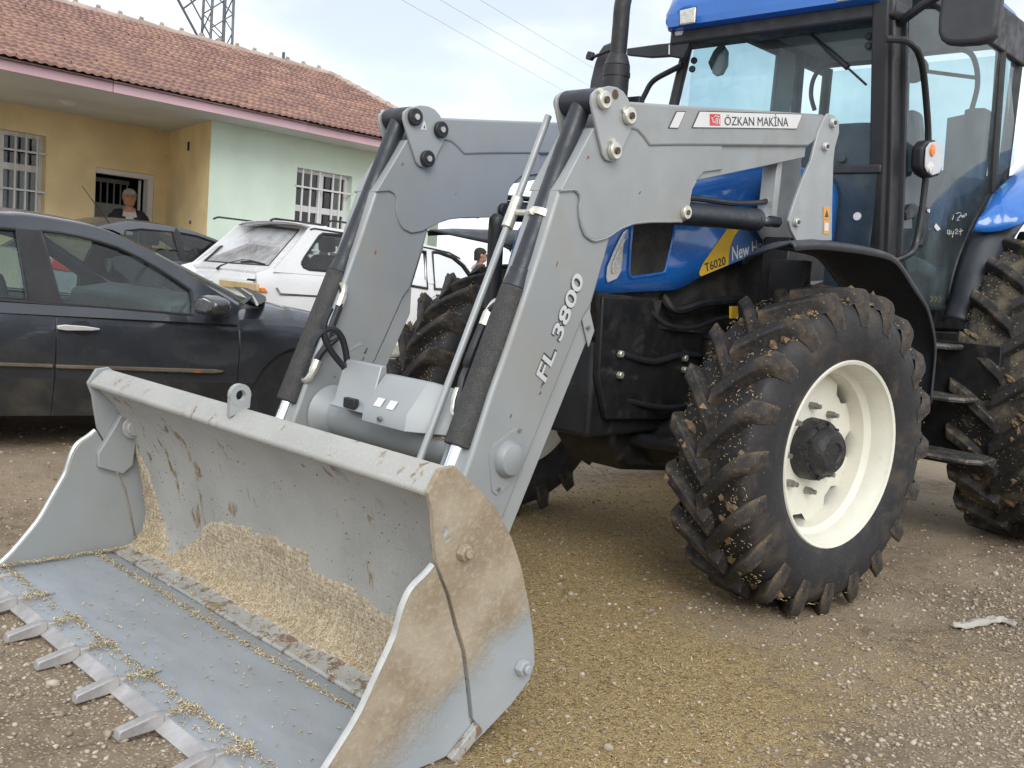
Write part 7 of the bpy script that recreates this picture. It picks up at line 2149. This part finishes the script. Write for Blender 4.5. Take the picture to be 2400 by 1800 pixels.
def build_scatter(tractor):
    r = np.random.default_rng(4)
    # loose straw on the ground
    N = 60000
    x = r.uniform(0.4, 6.0, N); y = r.uniform(0.3, 5.0, N)
    keep = r.uniform(0, 1, N) < np.clip(straw_amt(x, y) * 1.15 + 0.03, 0, 1) * np.exp(-np.maximum(0, np.hypot(x, y) - 3.2) / 2.2)
    x, y = x[keep], y[keep]
    z = ground_z(x, y)
    scatter_bits('loose_straw', np.stack([x, y, z + 0.001], 1), np.tile([0, 0, 1.0], (len(x), 1)), ['straw_a', 'straw_b', 'straw_b', 'straw_c'], 0.004, 0.013, 0.0008, 0.0019, None, 'loose chopped straw scattered over the dirt', 1)
    # gravel
    N = 150000
    x = r.uniform(0.3, 6.5, N); y = r.uniform(0.3, 6.0, N)
    g = gravel_amt(x, y) * (1 - 0.55 * straw_amt(x, y)) * sstep(-0.55, 0.25, field(x, y, 4.2, 4, 6)) * 1.15
    keep = r.uniform(0, 1, N) < np.clip(g * 0.75 + 0.03, 0, 1) * np.exp(-np.maximum(0, np.hypot(x, y) - 4) / 2.5)
    x, y = x[keep], y[keep]; n = len(x)
    z = ground_z(x, y)
    size = 0.0030 + 0.0070 * r.uniform(0, 1, n) ** 2.2
    big = r.uniform(0, 1, n) < 0.012
    size[big] *= 1.8
    t = (1 + 5 ** 0.5) / 2
    ico = np.array([(-1, t, 0), (1, t, 0), (-1, -t, 0), (1, -t, 0), (0, -1, t), (0, 1, t), (0, -1, -t), (0, 1, -t), (t, 0, -1), (t, 0, 1), (-t, 0, -1), (-t, 0, 1)], float) / math.sqrt(1 + t * t)
    icf = np.array([(0, 11, 5), (0, 5, 1), (0, 1, 7), (0, 7, 10), (0, 10, 11), (1, 5, 9), (5, 11, 4), (11, 10, 2), (10, 7, 6), (7, 1, 8), (3, 9, 4), (3, 4, 2), (3, 2, 6), (3, 6, 8), (3, 8, 9), (4, 9, 5), (2, 4, 11), (6, 2, 10), (8, 6, 7), (9, 8, 1)])
    sc = np.stack([size * r.uniform(0.9, 1.5, n), size * r.uniform(0.7, 1.1, n), size * r.uniform(0.45, 0.8, n)], 1)
    a = r.uniform(0, 6.28, n)
    v = ico[None] * (1 + 0.18 * r.normal(size=(n, 12, 1))) * sc[:, None, :]
    vx = v[..., 0] * np.cos(a)[:, None] - v[..., 1] * np.sin(a)[:, None]; vy = v[..., 0] * np.sin(a)[:, None] + v[..., 1] * np.cos(a)[:, None]
    v = np.stack([vx + x[:, None], vy + y[:, None], v[..., 2] + (z + sc[:, 2] * 0.35)[:, None]], 2).reshape(-1, 3)
    f = (icf[None] + (np.arange(n) * 12)[:, None, None]).reshape(-1, 3)
    me = bpy.data.meshes.new('gravel')
    me.vertices.add(len(v)); me.vertices.foreach_set('co', v.ravel())
    me.loops.add(f.size); me.loops.foreach_set('vertex_index', f.ravel().astype(np.int32))
    me.polygons.add(len(f)); me.polygons.foreach_set('loop_start', np.arange(len(f), dtype=np.int32) * 3)
    for m_ in ('pebble_a', 'pebble_b', 'pebble_c', 'pebble_d'): me.materials.append(MATS[m_])
    me.polygons.foreach_set('material_index', np.repeat(r.choice(4, n, p=[0.35, 0.3, 0.2, 0.15]), 20).astype(np.int32))
    me.polygons.foreach_set('use_smooth', [True] * len(f))
    me.update(); me.validate()
    o = bpy.data.objects.new('gravel', me); COL.objects.link(o)
    tag(o, 'pale gravel stones strewn over the dirt yard', None, None, 'stuff')
    # crumpled white scrap by the front wheel
    def scrap(name, pxs, label, cat, mat='plastic_scrap'):
        P = [on_z(p, 0.02) for p in pxs]
        rows = []
        rnd = random.Random(len(label))
        for i, p in enumerate(P):
            d = P[min(i + 1, len(P) - 1)] - P[max(i - 1, 0)]; d /= np.linalg.norm(d)
            s_ = np.cross(d, [0, 0, 1.0])
            row = []
            for t in np.linspace(-1, 1, 7):
                w = 0.022 * (0.5 + 0.8 * math.sin(math.pi * (i + 0.6) / (len(P) + 0.2)))
                q = p + s_ * t * w
                gz = float(ground_z(np.array(q[0]), np.array(q[1])))
                row.append((q[0], q[1], gz + 0.008 + 0.020 * (1 - t * t) * rnd.uniform(0.3, 1) + rnd.uniform(0, 0.008)))
            rows.append(row)
        o = MB().grid(rows).build(name, mat, None, smooth=25)
        so = o.modifiers.new('thick', 'SOLIDIFY'); so.thickness = 0.002
        tag(o, label, cat)
    cv = smooth_curve([(2232, 1460), (2255, 1462), (2290, 1455), (2320, 1448), (2350, 1450), (2385, 1462)], 3)
    scrap('plastic_scrap', [tuple(p) for p in cv], 'crumpled white plastic scrap lying right of the front wheel', 'litter')
    # chaff caked inside the bucket
    prof = [(1.600, 0.640), (1.650, 0.570), (1.693, 0.470), (1.722, 0.370), (1.742, 0.270), (1.755, 0.180), (1.748, 0.120), (1.730, 0.085), (1.700, 0.064), (1.660, 0.054)]
    cs = np.array(smooth_curve(prof, 6))
    ns, ny = len(cs), 200
    ys = np.linspace(CY - 0.94, CY + 0.965, ny)
    tang = np.gradient(cs, axis=0); tang /= np.linalg.norm(tang, axis=1)[:, None]
    nor = np.stack([tang[:, 1], -tang[:, 0]], 1)
    nor[nor[:, 0] > 0] *= -1
    S, Y = np.meshgrid(np.arange(ns) / (ns - 1), ys, indexing='ij')
    Z = cs[:, 1][:, None] + 0 * Y
    # upper limit of the cake as it runs across the bucket (y, z)
    lim = np.interp(Y, [CY - 0.94, CY - 0.80, CY - 0.60, CY - 0.35, CY - 0.1, CY + 0.15, CY + 0.35, CY + 0.50, CY + 0.62, CY + 0.72, CY + 0.80, CY + 0.90, CY + 0.965], [0.20, 0.24, 0.29, 0.32, 0.345, 0.36, 0.34, 0.28, 0.20, 0.13, 0.20, 0.40, 0.52])
    lowl = np.interp(Y, [CY - 0.94, CY - 0.7, CY - 0.5, CY - 0.2, CY + 0.1, CY + 0.4, CY + 0.7, CY + 0.965], [0.05, 0.11, 0.09, 0.13, 0.12, 0.10, 0.08, 0.06])
    fz = 0.065 * field(Y * 1.0, Z * 1.6, 13.0, 5, 4)
    m_up = sstep(0.0, 0.09, lim + fz - Z); m_lo = sstep(0.04, -0.03, S - 0.90 + 0.05 * field(Y, Y * 0.3, 6.0, 4, 8) - 0.6 * fz)
    th = m_up * m_lo * (0.012 + 0.008 * field(Y, Z, 22.0, 4, 5) + 0.006 * field(Y, Z, 75.0, 4, 6)) 
    th = th - 0.0045
    crack = np.abs(Y - (CY + 0.13) + 0.05 * (Z - 0.2) + 0.02 * np.sin(Z * 40)) < 0.007
    th = np.where(crack & (Z > 0.2), th * 0.3 - 0.002, th)
    PX_ = cs[:, 0][:, None] + nor[:, 0][:, None] * th; PZ_ = cs[:, 1][:, None] + nor[:, 1][:, None] * th
    v = np.stack([PX_, Y, PZ_], 2)
    me_b = MB().grid([[tuple(v[i, j]) for j in range(ny)] for i in range(ns)])
    bucket = [o for o in tractor.children if o.name.startswith('bucket')][0]
    o = me_b.build('chaff_cake', 'chaff', bucket, smooth=80)
    tag(o, 'dry beige chaff caked on the bucket back', None, None, 'stuff')
    idx = np.argwhere(th > 0.002)
    sel = idx[r.integers(0, len(idx), 9000)]
    P = v[sel[:, 0], sel[:, 1]] + r.uniform(-0.004, 0.004, (len(sel), 3)) * np.array([0, 1, 0])
    Nn = np.stack([nor[sel[:, 0], 0], 0 * sel[:, 0], nor[sel[:, 0], 1]], 1)
    P = P + Nn * 0.001
    scatter_bits('chaff_flakes', P, Nn, ['chaff_lite', 'chaff_lite', 'straw_a', 'straw_b'], 0.0018, 0.0060, 0.0009, 0.0019, bucket, 'loose flakes on the chaff in the bucket', 7, 0.001, 0.12)
    n_ = 2600
    si = np.clip((r.uniform(0, 1, n_) ** 0.7 * (ns - 1)).astype(int), 0, ns - 1); yy = r.uniform(CY - 0.95, CY + 0.96, n_)
    ok = field(yy, cs[si, 1] * 2, 6.0, 3, 3) + 0.5 * r.uniform(-1, 1, n_) > 0.1
    si, yy = si[ok], yy[ok]
    scatter_bits('wall_flakes', np.stack([cs[si, 0] + nor[si, 0] * 0.001, yy, cs[si, 1] + nor[si, 1] * 0.001], 1), np.stack([nor[si, 0], 0 * yy, nor[si, 1]], 1), ['chaff_lite', 'straw_c', 'straw_b', 'mud_clod'], 0.0015, 0.0048, 0.0008, 0.0022, bucket, 'stray chaff flakes stuck to the bucket back', 12, 0.0008, 0.08)
    # flakes lying on the bucket floor, along its seams and on the lip
    pts = []
    for (x0, sd, n_) in ((1.558, 0.010, 1300), (1.226, 0.008, 900), (1.19, 0.02, 250), (1.40, 0.10, 260), (1.63, 0.02, 300)):
        xx = r.normal(x0, sd, n_); yy = r.uniform(CY - 0.97, CY + 0.97, n_)
        ok = field(xx * 3, yy, 5.0, 3, 2) + 0.3 * r.uniform(-1, 1, n_) > -0.1
        pts.append(np.stack([xx[ok], yy[ok], np.interp(xx[ok], [1.12, 1.16, 1.232, 1.24, 1.556, 1.56, 1.616, 1.622, 1.715], [0.014, 0.038, 0.042, 0.037, 0.048, 0.044, 0.044, 0.054, 0.070])], 1))
    for ty in (3.318, 3.046, 2.795, 2.531, 2.264, 2.000, 1.735):
        xx = r.uniform(1.16, 1.24, 90); yy = ty - 0.03 + r.normal(0, 0.012, 90)
        pts.append(np.stack([xx, yy, np.full(90, 0.046) + r.uniform(0, 0.012, 90)], 1))
    yy = CY + 0.97 - np.abs(r.normal(0, 0.012, 500)); xx = r.uniform(1.2, 1.7, 500)
    pts.append(np.stack([xx, yy, np.full(500, 0.052)], 1))
    P = np.concatenate(pts)
    scatter_bits('floor_flakes', P, np.tile([0, 0, 1.0], (len(P), 1)), ['chaff_lite', 'straw_c', 'straw_a'], 0.004, 0.010, 0.001, 0.0022, bucket, 'chaff flakes on the bucket floor', 8)
    # chaff on the cross tube beside the near cylinder
    n_ = 900
    yy = r.uniform(2.26, 2.42, n_); aa = r.normal(1.4, 0.45, n_)
    P = np.stack([2.235 - 0.081 * np.cos(aa), yy, 0.655 + 0.081 * np.sin(aa)], 1)
    Nn = np.stack([-np.cos(aa), 0 * aa, np.sin(aa)], 1)
    scatter_bits('tube_chaff', P, Nn, ['straw_c', 'straw_a'], 0.005, 0.012, 0.001, 0.0025, tractor, 'chaff caught on the loader cross tube', 9, 0.004)

pmat('pebble_a', (0.39, 0.33, 0.25), 0.85, 0, 0.25, 40.0)
pmat('pebble_b', (0.34, 0.28, 0.21), 0.85, 0, 0.25, 40.0)
pmat('pebble_c', (0.24, 0.19, 0.14), 0.85, 0, 0.25, 40.0)
pmat('pebble_d', (0.48, 0.43, 0.35), 0.85, 0, 0.2, 40.0)
pmat('plastic_scrap', (0.40, 0.375, 0.33), 0.5, 0, 0.1, 20.0)
pmat('chaff_lite', (0.66, 0.58, 0.44), 0.9, 0, 0.2, 20.0)
build_house()
build_pylon()
build_wires()
build_sedan()
build_silver()
build_wagon()
TRACTOR, YA_, D_ = build_tractor()
build_running_gear(TRACTOR, YA_)
build_cab(TRACTOR)
build_people()
build_scatter(TRACTOR)
